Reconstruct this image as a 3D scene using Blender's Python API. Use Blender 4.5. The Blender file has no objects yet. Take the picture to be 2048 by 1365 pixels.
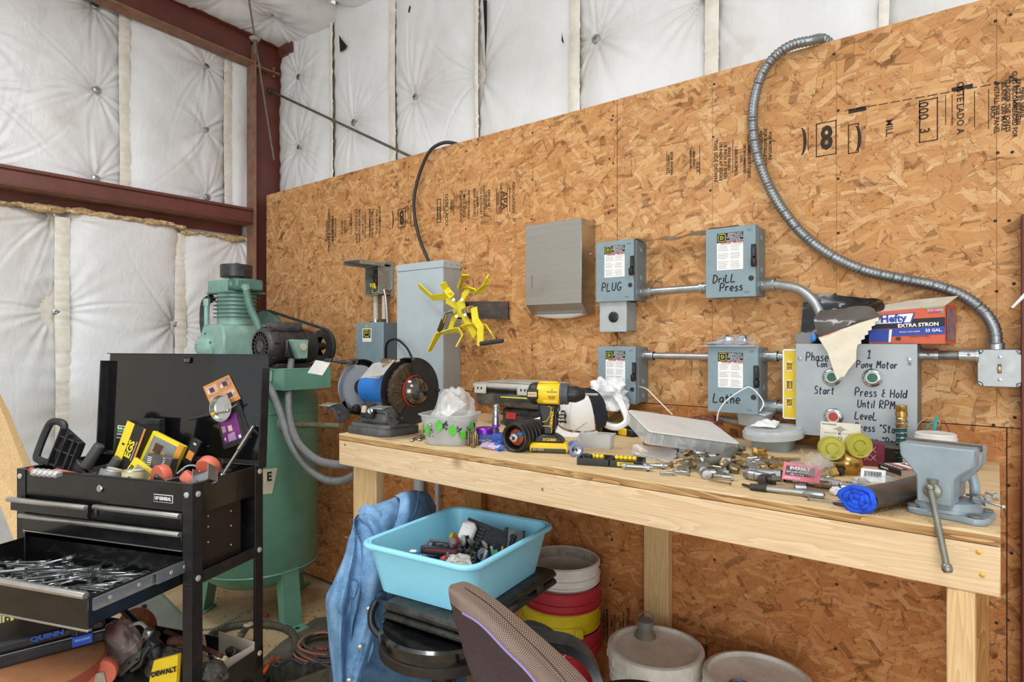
import bpy, bmesh, math, random
import numpy as np
from mathutils import Vector, Matrix, Euler
R = math.radians; PI = math.pi
C = bpy.context.scene.collection
rnd = random.Random(7)
# ---------------- camera, world, lights, exposure ----------------
FPX = 1230.0; CAM = Vector((0,-2.21,1.463))
VD = Vector((math.cos(R(128.3)), math.sin(R(128.3)),0)); RT = Vector((VD.y,-VD.x,0))
cd = bpy.data.cameras.new('camera'); cam = bpy.data.objects.new('camera', cd); C.objects.link(cam)
cam.location = CAM; cam.rotation_euler = (R(90),0, R(128.3 - 90))
cd.sensor_width = 36; cd.lens = 36 * FPX / 2048; cd.clip_start = 0.02
bpy.context.scene.camera = cam
S = bpy.context.scene
S.view_settings.view_transform = 'Standard'; S.view_settings.look = 'None'
S.view_settings.gamma = 1; S.view_settings.use_curve_mapping = False
S.view_settings.exposure = 0.0
S.cycles.max_bounces = 8; S.cycles.transparent_max_bounces = 12
W = bpy.data.worlds.new('world'); S.world = W; W.use_nodes = True
W.node_tree.nodes['Background'].inputs[0].default_value = (0.93,0.97,1.0,1)
W.node_tree.nodes['Background'].inputs[1].default_value = 0.80
def area(name, loc, rot, sx, sy, power, col=(1,1,1)):
    l = bpy.data.lights.new(name, 'AREA'); l.shape = 'RECTANGLE'; l.size = sx; l.size_y = sy; l.energy = power; l.color = col
    o = bpy.data.objects.new(name, l); C.objects.link(o); o.location = loc; o.rotation_euler = rot; return o
area('shop_light',(-1.9,-1.5,3.35),(R(-20),0,0),1.3,0.6,40,(1,1,1))
area('shop_light',(0.7,-2.6,3.6),(R(14), R(10),0),1.6,1.0,30,(1,1,1))
area('added_low_fill',(1.6,-6.2,1.5),(R(88),0, R(16)),4.0,2.6,150,(.97,.99,1))  # unseen area lamp added behind the camera to brighten the lower half

# ---------------- pixel helpers: where a pixel's ray meets a plane ----------------
def ray(px, py): return VD + RT * ((px - 1024) / FPX) + Vector((0,0,(682.5 - py) / FPX))
def onZ(px, py, z): d = ray(px, py); return CAM + d * ((z - CAM.z) / d.z)
def onY(px, py, y): d = ray(px, py); return CAM + d * ((y - CAM.y) / d.y)
def onX(px, py, x): d = ray(px, py); return CAM + d * ((x - CAM.x) / d.x)
def atd(px, py, z): return CAM + ray(px, py) * z
# ---------------- materials ----------------
def lin(h):
    h = h.lstrip('#'); c = [int(h[i:i + 2],16) / 255 for i in (0,2,4)]
    return tuple((x / 12.92 if x <= .04045 else ((x + .055) / 1.055) ** 2.4) for x in c) + (1,)
class NT:
    def __init__(s, m): s.t = m.node_tree; s.n = s.t.nodes; s.l = s.t.links
    def a(s, typ, ins=None, **kw):
        n = s.n.new(typ)
        for k, v in kw.items(): setattr(n, k, v)
        for k, v in (ins or {}).items():
            if isinstance(v, bpy.types.NodeSocket): s.l.new(v, n.inputs[k])
            else: n.inputs[k].default_value = v
        return n
    def mix(s, f, a, b, mode='MIX'):
        n = s.n.new('ShaderNodeMix'); n.data_type = 'RGBA'; n.blend_type = mode; n.clamp_result = True
        for i, v in ((0, f),(6, a),(7, b)):
            if isinstance(v, bpy.types.NodeSocket): s.l.new(v, n.inputs[i])
            else: n.inputs[i].default_value = v
        return n.outputs[2]
    def math(s, op, a, b=0.0):
        n = s.n.new('ShaderNodeMath'); n.operation = op
        for i, v in ((0, a),(1, b)):
            if isinstance(v, bpy.types.NodeSocket): s.l.new(v, n.inputs[i])
            else: n.inputs[i].default_value = v
        return n.outputs[0]
    def ramp(s, f, stops):
        n = s.n.new('ShaderNodeValToRGB'); s.l.new(f, n.inputs[0]); e = n.color_ramp.elements
        while len(e) < len(stops): e.new(0.5)
        for i,(p, c) in enumerate(stops): e[i].position = p; e[i].color = c
        return n.outputs[0]
MC = {}
def mat(col, rough=.5, metal=0, var=.10, vs=25, bump=0, bs=120, dirt=None, alpha=1, spec=.5, coat=0, stretch=None, name=None):
    key = (col, rough, metal, var, vs, bump, bs, dirt, alpha, spec, coat, stretch)
    if key in MC: return MC[key]
    m = bpy.data.materials.new(name or 'finish'); m.use_nodes = True; t = NT(m); b = t.n['Principled BSDF']
    co = t.a('ShaderNodeTexCoord').outputs['Object']
    if stretch: co = t.a('ShaderNodeMapping',{'Vector': co, 'Scale': stretch}).outputs[0]
    nz = t.a('ShaderNodeTexNoise',{'Vector': co, 'Scale': vs, 'Detail': 4.0}).outputs[0]
    c = lin(col); k = t.ramp(nz,[(.3,(0,0,0,1)),(.7,(1,1,1,1))])
    c1 = tuple(x * (1 - var) for x in c[:3]) + (1,); c2 = tuple(min(1, x * (1 + var)) for x in c[:3]) + (1,)
    out = t.mix(k, c1, c2)
    if dirt:
        dn = t.a('ShaderNodeTexNoise',{'Vector': co, 'Scale': dirt[2] if len(dirt) > 2 else 12.0, 'Detail': 8.0, 'Roughness': .7}).outputs[0]
        f = t.ramp(dn,[(.5 - dirt[1] * .2,(0,0,0,1)),(.78,(dirt[1],) * 3 + (1,))])
        out = t.mix(f, out, lin(dirt[0]))
    t.l.new(out, b.inputs['Base Color'])
    b.inputs['Roughness'].default_value = rough; b.inputs['Metallic'].default_value = metal
    b.inputs['Specular IOR Level'].default_value = spec; b.inputs['Coat Weight'].default_value = coat
    if alpha < 1: b.inputs['Alpha'].default_value = alpha
    if bump:
        bn = t.a('ShaderNodeTexNoise',{'Vector': co, 'Scale': bs, 'Detail': 3.0}).outputs[0]
        t.l.new(t.a('ShaderNodeBump',{'Height': bn, 'Strength': bump, 'Distance': .004}).outputs[0], b.inputs['Normal'])
    MC[key] = m; return m
XZV = ((1,0,0),(0,0,1))
# ---------------- object helpers ----------------
def tag(o, label=None, cat=None, group=None, kind=None):
    if label: o['label'] = label
    if cat: o['category'] = cat
    if group: o['group'] = group
    if kind: o['kind'] = kind
    return o
def thing(name, label, cat, loc=(0,0,0), rot=0, group=None):
    o = bpy.data.objects.new(name, None); C.objects.link(o); o.location = loc; o.empty_display_size = .05
    o.rotation_euler = rot if isinstance(rot,(tuple, list, Euler)) else (0,0, rot)
    return tag(o, label, cat, group)
def dup(o, parent=None, **kw):
    c = o.copy(); C.objects.link(c)
    if parent: c.parent = parent
    for ch in list(o.children): dup(ch, c)
    for k, v in kw.items():
        if k in ('label', 'group'): c[k] = v
        else: setattr(c, k, v)
    return c
def MX(loc=(0,0,0), rot=(0,0,0), sc=(1,1,1)):
    return Matrix.Translation(Vector(loc)) @ Euler(rot).to_matrix().to_4x4() @ Matrix.Diagonal(Vector(tuple(sc) + (1,)))
def frame(o, x, y, z=None):
    x = Vector(x).normalized(); y = Vector(y); z = x.cross(y).normalized() if z is None else Vector(z); y = z.cross(x)
    m = Matrix((x, y, z)).transposed().to_4x4(); m.translation = Vector(o); return m
def alongz(a, b):
    a, b = Vector(a), Vector(b); d = b - a
    return Matrix.Translation(a) @ d.to_track_quat('Z', 'Y').to_matrix().to_4x4(), d.length
class MB:
    def __init__(s): s.bm = bmesh.new(); s.mi = 0
    def raw(s, vs, fs, M=None):
        v = [s.bm.verts.new((M @ Vector(p)) if M else p) for p in vs]
        for f in fs:
            try: s.bm.faces.new([v[i] for i in f]).material_index = s.mi
            except ValueError: pass
        return s
    def _merge(s, b2, M):
        if M: bmesh.ops.transform(b2, matrix=M, verts=b2.verts)
        mp = {v: s.bm.verts.new(v.co) for v in b2.verts}
        for f in b2.faces: s.bm.faces.new([mp[v] for v in f.verts]).material_index = s.mi
        b2.free(); return s
    def box(s, c, d, rot=(0,0,0), bev=0, M=None, seg=1):
        b2 = bmesh.new(); bmesh.ops.create_cube(b2, size=1)
        bmesh.ops.scale(b2, vec=d, verts=b2.verts)
        if bev: bmesh.ops.bevel(b2, geom=b2.edges[:], offset=min(bev, min(d) * .45), segments=seg, affect='EDGES', profile=.5)
        m = MX(c, rot)
        return s._merge(b2, M @ m if M else m)
    def b6(s, x0, x1, y0, y1, z0, z1, bev=0, M=None): return s.box(((x0 + x1) / 2,(y0 + y1) / 2,(z0 + z1) / 2),(abs(x1 - x0), abs(y1 - y0), abs(z1 - z0)), bev=bev, M=M)
    def lathe(s, prof, n=24, M=None, caps=True, arc=None):
        vs = []; fs = []; full = arc is None; a0, a1 = (0,2 * PI) if full else arc; m = n if full else n + 1
        for r, z in prof:
            for i in range(m):
                a = a0 + (a1 - a0) * i / n; vs.append((r * math.cos(a), r * math.sin(a), z))
        for k in range(len(prof) - 1):
            for i in range(n):
                j = (i + 1) % m if full else i + 1
                fs.append((k * m + i, k * m + j,(k + 1) * m + j,(k + 1) * m + i))
        if caps and full:
            if prof[0][0] > 1e-6: fs.append(tuple(range(m))[::-1])
            if prof[-1][0] > 1e-6: fs.append(tuple((len(prof) - 1) * m + i for i in range(m)))
        return s.raw(vs, fs, M)
    def cyl(s, a, b, r, r2=None, n=16, bev=0, caps=True):
        m, L = alongz(a, b); r2 = r if r2 is None else r2
        p = [(r,0),(r2, L)] if not bev else [(r - bev,0),(r, bev),(r2, L - bev),(r2 - bev, L)]
        return s.lathe(p, n, m, caps)
    def tube(s, pts, r, n=8, closed=False, flat=None, caps=True):
        P = [Vector(p) for p in pts]; N = len(P); rr = r if isinstance(r,(list, tuple)) else [r] * N
        vs = []; fs = []; up = None
        for i in range(N):
            if closed: t = P[(i + 1) % N] - P[i - 1]
            else: t = P[min(i + 1, N - 1)] - P[max(i - 1,0)]
            if t.length < 1e-9: t = Vector((0,0,1))
            t.normalize()
            if up is None:
                up = Vector(flat) if flat else (Vector((0,0,1)) if abs(t.z) < .9 else Vector((1,0,0)))
            if flat: up = Vector(flat)
            u = up - t * up.dot(t)
            if u.length < 1e-6: u = t.orthogonal()
            u.normalize(); w = t.cross(u)
            if not flat: up = u
            for k in range(n):
                a = 2 * PI * k / n + (PI / n if n == 4 else 0)
                vs.append(P[i] + (u * math.sin(a) * (.15 if flat else 1) + w * math.cos(a)) * rr[i])
        for i in range(N if closed else N - 1):
            j = (i + 1) % N
            for k in range(n): fs.append((i * n + k, i * n + (k + 1) % n, j * n + (k + 1) % n, j * n + k))
        if not closed and caps: fs += [tuple(range(n))[::-1], tuple((N - 1) * n + k for k in range(n))]
        return s.raw(vs, fs)
    def prism(s, poly, z0, z1, M=None, bev=0):
        b2 = bmesh.new(); n = len(poly)
        a = [b2.verts.new((x, y, z0)) for x, y in poly]; b = [b2.verts.new((x, y, z1)) for x, y in poly]
        b2.faces.new(a[::-1]); b2.faces.new(b)
        for i in range(n): b2.faces.new((a[i], a[(i + 1) % n], b[(i + 1) % n], b[i]))
        bmesh.ops.recalc_face_normals(b2, faces=b2.faces)
        if bev: bmesh.ops.bevel(b2, geom=b2.edges[:], offset=bev, segments=1, affect='EDGES')
        return s._merge(b2, M)
    def ball(s, c, r, M=None, n=12, sc=(1,1,1)):
        b2 = bmesh.new(); bmesh.ops.create_uvsphere(b2, u_segments=n, v_segments=max(6, n // 2 + 1), radius=r)
        m = MX(c,(0,0,0), sc); return s._merge(b2, M @ m if M else m)
    def grid(s, f, nu, nv, M=None, close_u=False):
        vs = [f(i / (nu - (0 if close_u else 1)), j / (nv - 1)) for j in range(nv) for i in range(nu)]; fs = []
        for j in range(nv - 1):
            for i in range(nu if close_u else nu - 1):
                k = (i + 1) % nu; fs.append((j * nu + i, j * nu + k,(j + 1) * nu + k,(j + 1) * nu + i))
        return s.raw(vs, fs, M)
    def jitter(s, a, seed=0):
        r = random.Random(seed)
        for v in s.bm.verts: v.co += Vector((r.uniform(-a, a), r.uniform(-a, a), r.uniform(-a, a)))
        return s
    def build(s, name, m, parent=None, ang=38, smooth=True, rec=True, **tg):
        me = bpy.data.meshes.new(name)
        if rec: bmesh.ops.recalc_face_normals(s.bm, faces=s.bm.faces)
        s.bm.to_mesh(me); s.bm.free()
        for k in (m if isinstance(m,(list, tuple)) else [m]): me.materials.append(k)
        if smooth:
            me.polygons.foreach_set('use_smooth',[True] * len(me.polygons)); me.set_sharp_from_angle(angle=R(ang))
        o = bpy.data.objects.new(name, me); C.objects.link(o)
        if parent: o.parent = parent
        return tag(o, **tg)
def bez(pts, n=8, closed=False):
    P = [Vector(p) for p in pts]; N = len(P); out = []
    for i in range(N if closed else N - 1):
        p0, p1, p2, p3 = (P[(i - 1) % N] if closed or i > 0 else P[0] * 2 - P[1]), P[i], P[(i + 1) % N],(P[(i + 2) % N] if closed or i < N - 2 else P[-1] * 2 - P[-2])
        for k in range(n):
            t = k / n; out.append(.5 * ((2 * p1) + (p2 - p0) * t + (2 * p0 - 5 * p1 + 4 * p2 - p3) * t * t + (3 * p1 - p0 - 3 * p2 + p3) * t ** 3))
    if not closed: out.append(P[-1])
    return out
def text(s, size, M, m, parent, name='lettering', ax='CENTER', xs=1.0, ext=.0003, bold=0):
    c = bpy.data.curves.new('t', 'FONT'); c.body = s; c.size = size; c.align_x = ax; c.align_y = 'CENTER'; c.extrude = ext; c.offset = bold; c.resolution_u = 2
    o = bpy.data.objects.new('t', c); me = bpy.data.meshes.new_from_object(o)
    bpy.data.objects.remove(o); bpy.data.curves.remove(c)
    me.transform(M @ Matrix.Diagonal((xs,1,1,1))); me.name = name; me.materials.clear(); me.materials.append(m)
    o = bpy.data.objects.new(name, me); C.objects.link(o); o.parent = parent; return o
INK = mat('#1c1a20',.6, var=.2)
GL = {'P': [[(0,0),(.03,1),(.4,.95),(.5,.75),(.35,.52),(.02,.45)]], 'L': [[(.05,1),(0,0),(.5,.02)]], 'U': [[(0,1),(.02,.2),(.2,0),(.4,.1),(.5,.5),(.5,1)]],
 'G': [[(.5,.9),(.3,1),(.08,.8),(0,.4),(.15,.05),(.4,.02),(.52,.35),(.3,.35)],[(.52,.35),(.6,.3)]], 'D': [[(.02,1),(0,0),(.3,.08),(.5,.4),(.45,.8),(.2,1),(-.05,.98)]],
 'r': [[(0,.6),(.03,0)],[(.03,.4),(.2,.58),(.35,.5)]], 'i': [[(.05,.6),(.05,0)],[(.05,.82),(.06,.86)]], 'e': [[(0,.3),(.38,.33),(.32,.55),(.12,.58),(0,.3),(.1,.03),(.38,.06)]],
 's': [[(.35,.55),(.12,.58),(.08,.4),(.32,.25),(.3,.04),(0,.03)]], 'a': [[(.35,.55),(.1,.55),(0,.25),(.12,.02),(.33,.2),(.36,.58),(.38,0)]],
 't': [[(.15,.95),(.15,.1),(.3,0)],[(-.05,.62),(.38,.66)]], 'h': [[(0,1),(.02,0)],[(.02,.4),(.2,.58),(.33,.45),(.35,0)]], 'S': [[(.45,.95),(.15,1),(.02,.75),(.2,.52),(.42,.35),(.35,.05),(0,.04)]],
 'C': [[(.45,.9),(.2,1),(0,.5),(.15,.05),(.45,.08)]], 'c': [[(.38,.5),(.15,.58),(0,.28),(.15,.02),(.4,.08)]], 'o': [[(.2,.58),(0,.3),(.15,0),(.35,.15),(.36,.45),(.2,.58)]],
 'n': [[(0,.58),(.03,0)],[(.03,.4),(.2,.58),(.33,.42),(.35,0)]], 'y': [[(0,.58),(.05,.25),(.2,.18),(.35,.58)],[(.35,.58),(.3,-.15),(.12,-.35)]],
 'M': [[(0,0),(.08,1),(.28,.4),(.52,1),(.58,0)]], 'R': [[(0,0),(.03,1),(.4,.92),(.42,.65),(.02,.48),(.5,0)]], 'H': [[(0,1),(.02,0)],[(.48,1),(.5,0)],[(0,.5),(.5,.52)]],
 'l': [[(.08,1),(.05,0)]], 'd': [[(.35,.5),(.1,.55),(0,.25),(.12,.02),(.35,.18),(.42,1),(.4,0)]], 'v': [[(0,.58),(.16,0),(.35,.6)]], '"': [[(.05,1),(0,.75)],[(.22,1),(.17,.75)]],
 '&': [[(.3,.9),(.1,.85),(.12,.6),(.3,.5),(.05,.4),(.05,.1),(.3,.08)]], '1': [[(0,.75),(.22,1),(.18,0)],[(-.05,0),(.42,.02)]], '.': [[(0,.02),(.03,.05)]], 'p': [[(.02,.55),(0,-.35)],[(.02,.5),(.3,.5),(.3,.1),(.03,.08)]], 'A': [[(0,0),(.25,1),(.5,0)],[(.1,.4),(.42,.4)]], ' ': []}
def hand(s, h, M, m, parent, w=.0022, slant=.1, name='lettering', xw=1.0):
    b = MB(); x = 0; r = random.Random(s)
    for ch in s:
        g = GL.get(ch,[]); wd = max([p[0] for st in g for p in st], default=.3); j = r.uniform(-.04,.04)
        for st in g:
            p = bez([Vector(((x + a + slant * c) * h * xw,(c + j) * h,0)) for a, c in st],4)
            b.tube([M @ q for q in p], w,6, flat=M.to_3x3() @ Vector((0,0,1)))
        x += wd + .24
    return b.build(name, m, parent)
def WM(x, z, y=0.0): return frame((x, y, z),*XZV)   # a plane on the back wall: local x right, y up, z to the room
# ---------------- OSB, wood, insulation, floor materials ----------------
def osb_material():
    m = bpy.data.materials.new('oriented_strand_board'); m.use_nodes = True; t = NT(m); b = t.n['Principled BSDF']
    co = t.a('ShaderNodeTexCoord').outputs['Object']
    warp = t.a('ShaderNodeTexNoise',{'Vector': co, 'Scale': 9.0, 'Detail': 2.0})
    wv = t.a('ShaderNodeVectorMath',{0: warp.outputs['Color'],1: (.5,.5,.5)}, operation='SUBTRACT').outputs[0]
    wv = t.a('ShaderNodeVectorMath',{0: wv, 'Scale': .035}, operation='SCALE').outputs[0]
    co2 = t.a('ShaderNodeVectorMath',{0: co,1: wv}, operation='ADD').outputs[0]
    base = t.ramp(t.a('ShaderNodeTexNoise',{'Vector': co, 'Scale': 14.0, 'Detail': 8.0, 'Roughness': .75}).outputs[0],
                  [(.3, lin('#9a683b')),(.5, lin('#c08a52')),(.7, lin('#d8a66b'))])
    col = base; hgt = None
    L = [(8,5.5,19,.40),(-32,6,22,.48),(52,6,24,.52),(-68,7,26,.55),(20,7,26,.5),(-14,8,30,.52),(84,9,32,.62),(-5,10,60,.72),(38,12,52,.64),(-50,15,64,.68),(10,20,90,.70)]
    for i,(ang, sx, sz, th) in enumerate(L):
        mp = t.a('ShaderNodeMapping',{'Vector': co2, 'Rotation': (0, R(ang),0), 'Location': (i * 3.7,0, i * 1.3)}).outputs[0]
        mp = t.a('ShaderNodeMapping',{'Vector': mp, 'Scale': (sx * .88,1.0, sz * .88)}).outputs[0]
        vo = t.a('ShaderNodeTexVoronoi',{'Vector': mp, 'Scale': 1.0, 'Randomness': .9}, voronoi_dimensions='3D', distance='CHEBYCHEV')
        sep = t.a('ShaderNodeSeparateColor',{0: vo.outputs['Color']})
        gr = t.a('ShaderNodeMapping',{'Vector': mp, 'Scale': (.25,1,9.0)}).outputs[0]
        grain = t.a('ShaderNodeTexNoise',{'Vector': gr, 'Scale': 1.0, 'Detail': 3.0, 'Roughness': .7}).outputs[0]
        tone = t.math('ADD', t.math('MULTIPLY', sep.outputs[1],.52), t.math('MULTIPLY', grain,.62))
        c = t.ramp(tone,[(.15, lin('#a87649')),(.42, lin('#bf8a57')),(.62, lin('#ca9864')),(.8, lin('#d6aa77')),(.97, lin('#ecd2a6'))])
        edge = t.math('LESS_THAN', vo.outputs['Distance'],.46)
        on = t.math('MULTIPLY', t.math('GREATER_THAN', sep.outputs[0], th), edge)
        dk = t.math('MULTIPLY', t.math('GREATER_THAN', sep.outputs[0], th), t.math('MULTIPLY', t.math('GREATER_THAN', vo.outputs['Distance'],.46), t.math('LESS_THAN', vo.outputs['Distance'],.50)))
        col = t.mix(t.math('MULTIPLY', dk,.45), col, lin('#5c3417'))
        col = t.mix(t.math('MULTIPLY', on,.74), col, c)
        hgt = on if hgt is None else t.math('ADD', t.math('MULTIPLY', hgt,.7), t.math('MULTIPLY', on, sep.outputs[2]))
    crack = t.a('ShaderNodeTexNoise',{'Vector': t.a('ShaderNodeMapping',{'Vector': co2, 'Scale': (1,1,2.6), 'Rotation': (0,.3,0)}).outputs[0], 'Scale': 26.0, 'Detail': 5.0, 'Roughness': .6}).outputs[0]
    f = t.ramp(crack,[(.485,(0,0,0,1)),(.497,(.75,.75,.75,1)),(.503,(.75,.75,.75,1)),(.515,(0,0,0,1))])
    f2 = t.ramp(t.a('ShaderNodeTexNoise',{'Vector': co, 'Scale': 7.0, 'Detail': 2.0}).outputs[0],[(.5,(0,0,0,1)),(.62,(1,1,1,1))])
    col = t.mix(t.math('MULTIPLY', f, f2), col, lin('#55301a'))
    # object colour tints each sheet, redder and darker for the lower ones
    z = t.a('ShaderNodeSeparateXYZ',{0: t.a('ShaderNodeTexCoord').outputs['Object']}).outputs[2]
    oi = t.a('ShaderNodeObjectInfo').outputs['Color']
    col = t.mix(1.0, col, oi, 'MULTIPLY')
    t.l.new(col, b.inputs['Base Color']); b.inputs['Roughness'].default_value = .62; b.inputs['Specular IOR Level'].default_value = .25
    t.l.new(t.a('ShaderNodeBump',{'Height': hgt, 'Strength': .25, 'Distance': .002}).outputs[0], b.inputs['Normal'])
    return m
OSB = osb_material()
def wood(c1, c2, axis='X', knots='#8a5a2e'):
    m = bpy.data.materials.new('pine_lumber'); m.use_nodes = True; t = NT(m); b = t.n['Principled BSDF']
    co = t.a('ShaderNodeTexCoord').outputs['Object']
    sc = {'X': (.06,1,1), 'Y': (1,.06,1), 'Z': (1,1,.06)}[axis]
    mp = t.a('ShaderNodeMapping',{'Vector': co, 'Scale': sc}).outputs[0]
    n1 = t.a('ShaderNodeTexNoise',{'Vector': mp, 'Scale': 22.0, 'Detail': 2.0, 'Distortion': 1.2}).outputs[0]
    rings = t.math('FRACT', t.math('MULTIPLY', n1,9.0))
    n2 = t.a('ShaderNodeTexNoise',{'Vector': mp, 'Scale': 260.0, 'Detail': 3.0}).outputs[0]
    k = t.math('ADD', t.math('MULTIPLY', rings,.55), t.math('MULTIPLY', n2,.5))
    c = t.ramp(k,[(.1, lin(c1)),(.85, lin(c2))])
    vo = t.a('ShaderNodeTexVoronoi',{'Vector': co, 'Scale': 3.6, 'Randomness': 1.0}).outputs['Distance']
    kn = t.ramp(vo,[(.0,(1,1,1,1)),(.035,(.8,.8,.8,1)),(.11,(0,0,0,1))])
    c = t.mix(t.math('MULTIPLY', kn,.7), c, lin(knots))
    bl = t.ramp(t.a('ShaderNodeTexNoise',{'Vector': mp, 'Scale': 5.0, 'Detail': 5.0}).outputs[0],[(.55,(0,0,0,1)),(.75,(.5,.5,.5,1))])
    c = t.mix(bl, c, lin(c2))
    t.l.new(c, b.inputs['Base Color']); b.inputs['Roughness'].default_value = .6; b.inputs['Specular IOR Level'].default_value = .3
    return m
PINE = wood('#e8d0ab', '#d3b287', 'X'); PINEZ = wood('#e4c796', '#cca673', 'Z'); PINED = wood('#b98a50', '#94642f', 'Z')
def vinyl():
    m = bpy.data.materials.new('vinyl_faced_insulation'); m.use_nodes = True; t = NT(m); b = t.n['Principled BSDF']
    co = t.a('ShaderNodeTexCoord').outputs['Object']
    n = t.a('ShaderNodeTexNoise',{'Vector': co, 'Scale': 2.6, 'Detail': 7.0, 'Roughness': .6}).outputs[0]
    c = t.ramp(n,[(.40, lin('#e6e8eb')),(.62, lin('#dededd')),(.82, lin('#c0b8a8'))])
    at = t.a('ShaderNodeAttribute', attribute_name='soil_shade').outputs['Fac']
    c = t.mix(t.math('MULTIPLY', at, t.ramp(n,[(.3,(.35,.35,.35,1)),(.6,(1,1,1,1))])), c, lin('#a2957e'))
    t.l.new(c, b.inputs['Base Color']); b.inputs['Roughness'].default_value = .42; b.inputs['Specular IOR Level'].default_value = .4
    w = t.a('ShaderNodeTexNoise',{'Vector': co, 'Scale': 38.0, 'Detail': 4.0, 'Distortion': 1.0}).outputs[0]
    w2 = t.a('ShaderNodeTexNoise',{'Vector': t.a('ShaderNodeMapping',{'Vector': co, 'Scale': (2,2,1)}).outputs[0], 'Scale': 9.0, 'Detail': 3.0, 'Distortion': 1.5}).outputs[0]
    h = t.math('ADD', t.math('MULTIPLY', w,.3), w2)
    t.l.new(t.a('ShaderNodeBump',{'Height': h, 'Strength': .26, 'Distance': .012}).outputs[0], b.inputs['Normal'])
    return m
VIN = vinyl()
TAPE = mat('#ebe7dc',.5, var=.05, dirt=('#a89878',.5,8), bump=.3, bs=30)
FOAM = mat('#cdb184',.95, var=.35, vs=60, bump=1.0, bs=90)
STEEL = mat('#6b3a31',.42, var=.14, vs=6, dirt=('#4a2c26',.5,9), bump=.1, bs=60)
STEELD = mat('#7f5340',.7, var=.2, vs=12, dirt=('#a08a70',.7,14))
PIN = mat('#a9adb0',.35,.9, var=.2); DARK = mat('#17130f',.9); WIRE = mat('#6e6658',.5,.5, var=.3, vs=90)
# ---------------- floor ----------------
def floor_mat():
    m = bpy.data.materials.new('dirty_concrete'); m.use_nodes = True; t = NT(m); b = t.n['Principled BSDF']
    co = t.a('ShaderNodeTexCoord').outputs['Object']
    n = t.a('ShaderNodeTexNoise',{'Vector': co, 'Scale': 3.0, 'Detail': 10.0, 'Roughness': .65, 'Distortion': .6}).outputs[0]
    c = t.ramp(n,[(.3, lin('#8a6f4e')),(.5, lin('#b79c74')),(.68, lin('#cbb693'))])
    n2 = t.a('ShaderNodeTexNoise',{'Vector': co, 'Scale': 22.0, 'Detail': 6.0, 'Roughness': .7}).outputs[0]
    c = t.mix(t.ramp(n2,[(.62,(0,0,0,1)),(.7,(.8,.8,.8,1))]), c, lin('#4e3a28'))
    t.l.new(c, b.inputs['Base Color']); b.inputs['Roughness'].default_value = .75
    t.l.new(t.a('ShaderNodeBump',{'Height': n2, 'Strength': .3, 'Distance': .004}).outputs[0], b.inputs['Normal'])
    return m
f = MB().b6(-4.3,3.2,-6.0,.4,-.12,0); f.build('floor', floor_mat(), kind='structure', smooth=False)
# ---------------- back wall: OSB sheets on the lower part, insulation above ----------------
wb = thing('wall_back', None, None); tag(wb, kind='structure')
XL, XR = -3.84,.62
panels = {}
def osbpanel(x0, x1, z0, z1, tint):
    o = MB().box(((x0 + x1) / 2,.006,(z0 + z1) / 2),(x1 - x0 - .0025,.012, z1 - z0 - .0025), bev=.001).build('osb_panel', OSB, wb, smooth=False)
    o.color = tint; return o
P1 = osbpanel(XL,-3.645,1.22,2.44,(1,1,1,1)); P2 = osbpanel(-3.645,-1.205,1.22,2.44,(1,.955,.89,1)); P3 = osbpanel(-1.205, XR,1.22,2.44,(1,1,.985,1))
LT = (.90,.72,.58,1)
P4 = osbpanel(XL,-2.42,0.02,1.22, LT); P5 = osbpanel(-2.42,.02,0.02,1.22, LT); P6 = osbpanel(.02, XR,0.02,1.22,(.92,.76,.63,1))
MB().b6(XL, XR,.014,.10,2.37,2.425).build('top_plate', PINE, wb)
nl = MB(); first = None; studs = [-3.66 + .4064 * i for i in range(11)]
rn = random.Random(3); nailm = mat('#2a1d14',.6,.3)
proto = MB().lathe([(.0001,.0015),(.004,.001),(.0045,0)],8, frame((0,0,0),*XZV)).build('nail', nailm, wb)
first = True
for sx in studs + [-1.235,.03]:
    for k in range(13):
        z = .1 + k * .19 + rn.uniform(-.02,.02)
        if z > 2.42: continue
        o = proto if first else dup(proto); first = False
        o.location = (sx + rn.uniform(-.008,.008),-.0002, z)
cl = mat('#7a4a28',.8)
for sx in studs[1:]:
    if abs(sx + 1.205) < .1: continue
    MB().b6(sx - .0005, sx + .0005,-.0004,.001,1.25,2.40).build('chalk_line', cl, wb, smooth=False)
# ink stamps: text runs down the sheet, letter tops to the right
STI = mat('#30221a',.8, var=.4, vs=60)
def stamp(s, px, py, size, parent=P3, xs=1.0, bold=.0004):
    p = onY(px, py,0); M = frame((p.x,-.0004, p.z),(0,0,-1),(1,0,0))
    return text(s, size, M, STI, parent, 'ink_stamp', 'CENTER', xs,.0002, bold)
def ibox(px0, px1, py0, py1, parent=P3, w=.003):
    a = onY(px0, py0,0); d = onY(px1, py1,0); b = MB(); x0, x1, z1, z0 = a.x, d.x, a.z, d.z
    for q in ((x0, x0 + w, z0, z1),(x1 - w, x1, z0, z1),(x0, x1, z1 - w, z1),(x0, x1, z0, z0 + w)): b.b6(q[0], q[1],-.0006,.001, q[2], q[3])
    b.build('ink_box', STI, parent, smooth=False)
def vline(px, py0, py1, parent=P3, w=.0018):
    a = onY(px, py0,0); d = onY(px, py1,0)
    MB().b6(a.x - w, a.x,-.0006,.001, d.z, a.z).build('ink_line', STI, parent, smooth=False)
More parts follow.
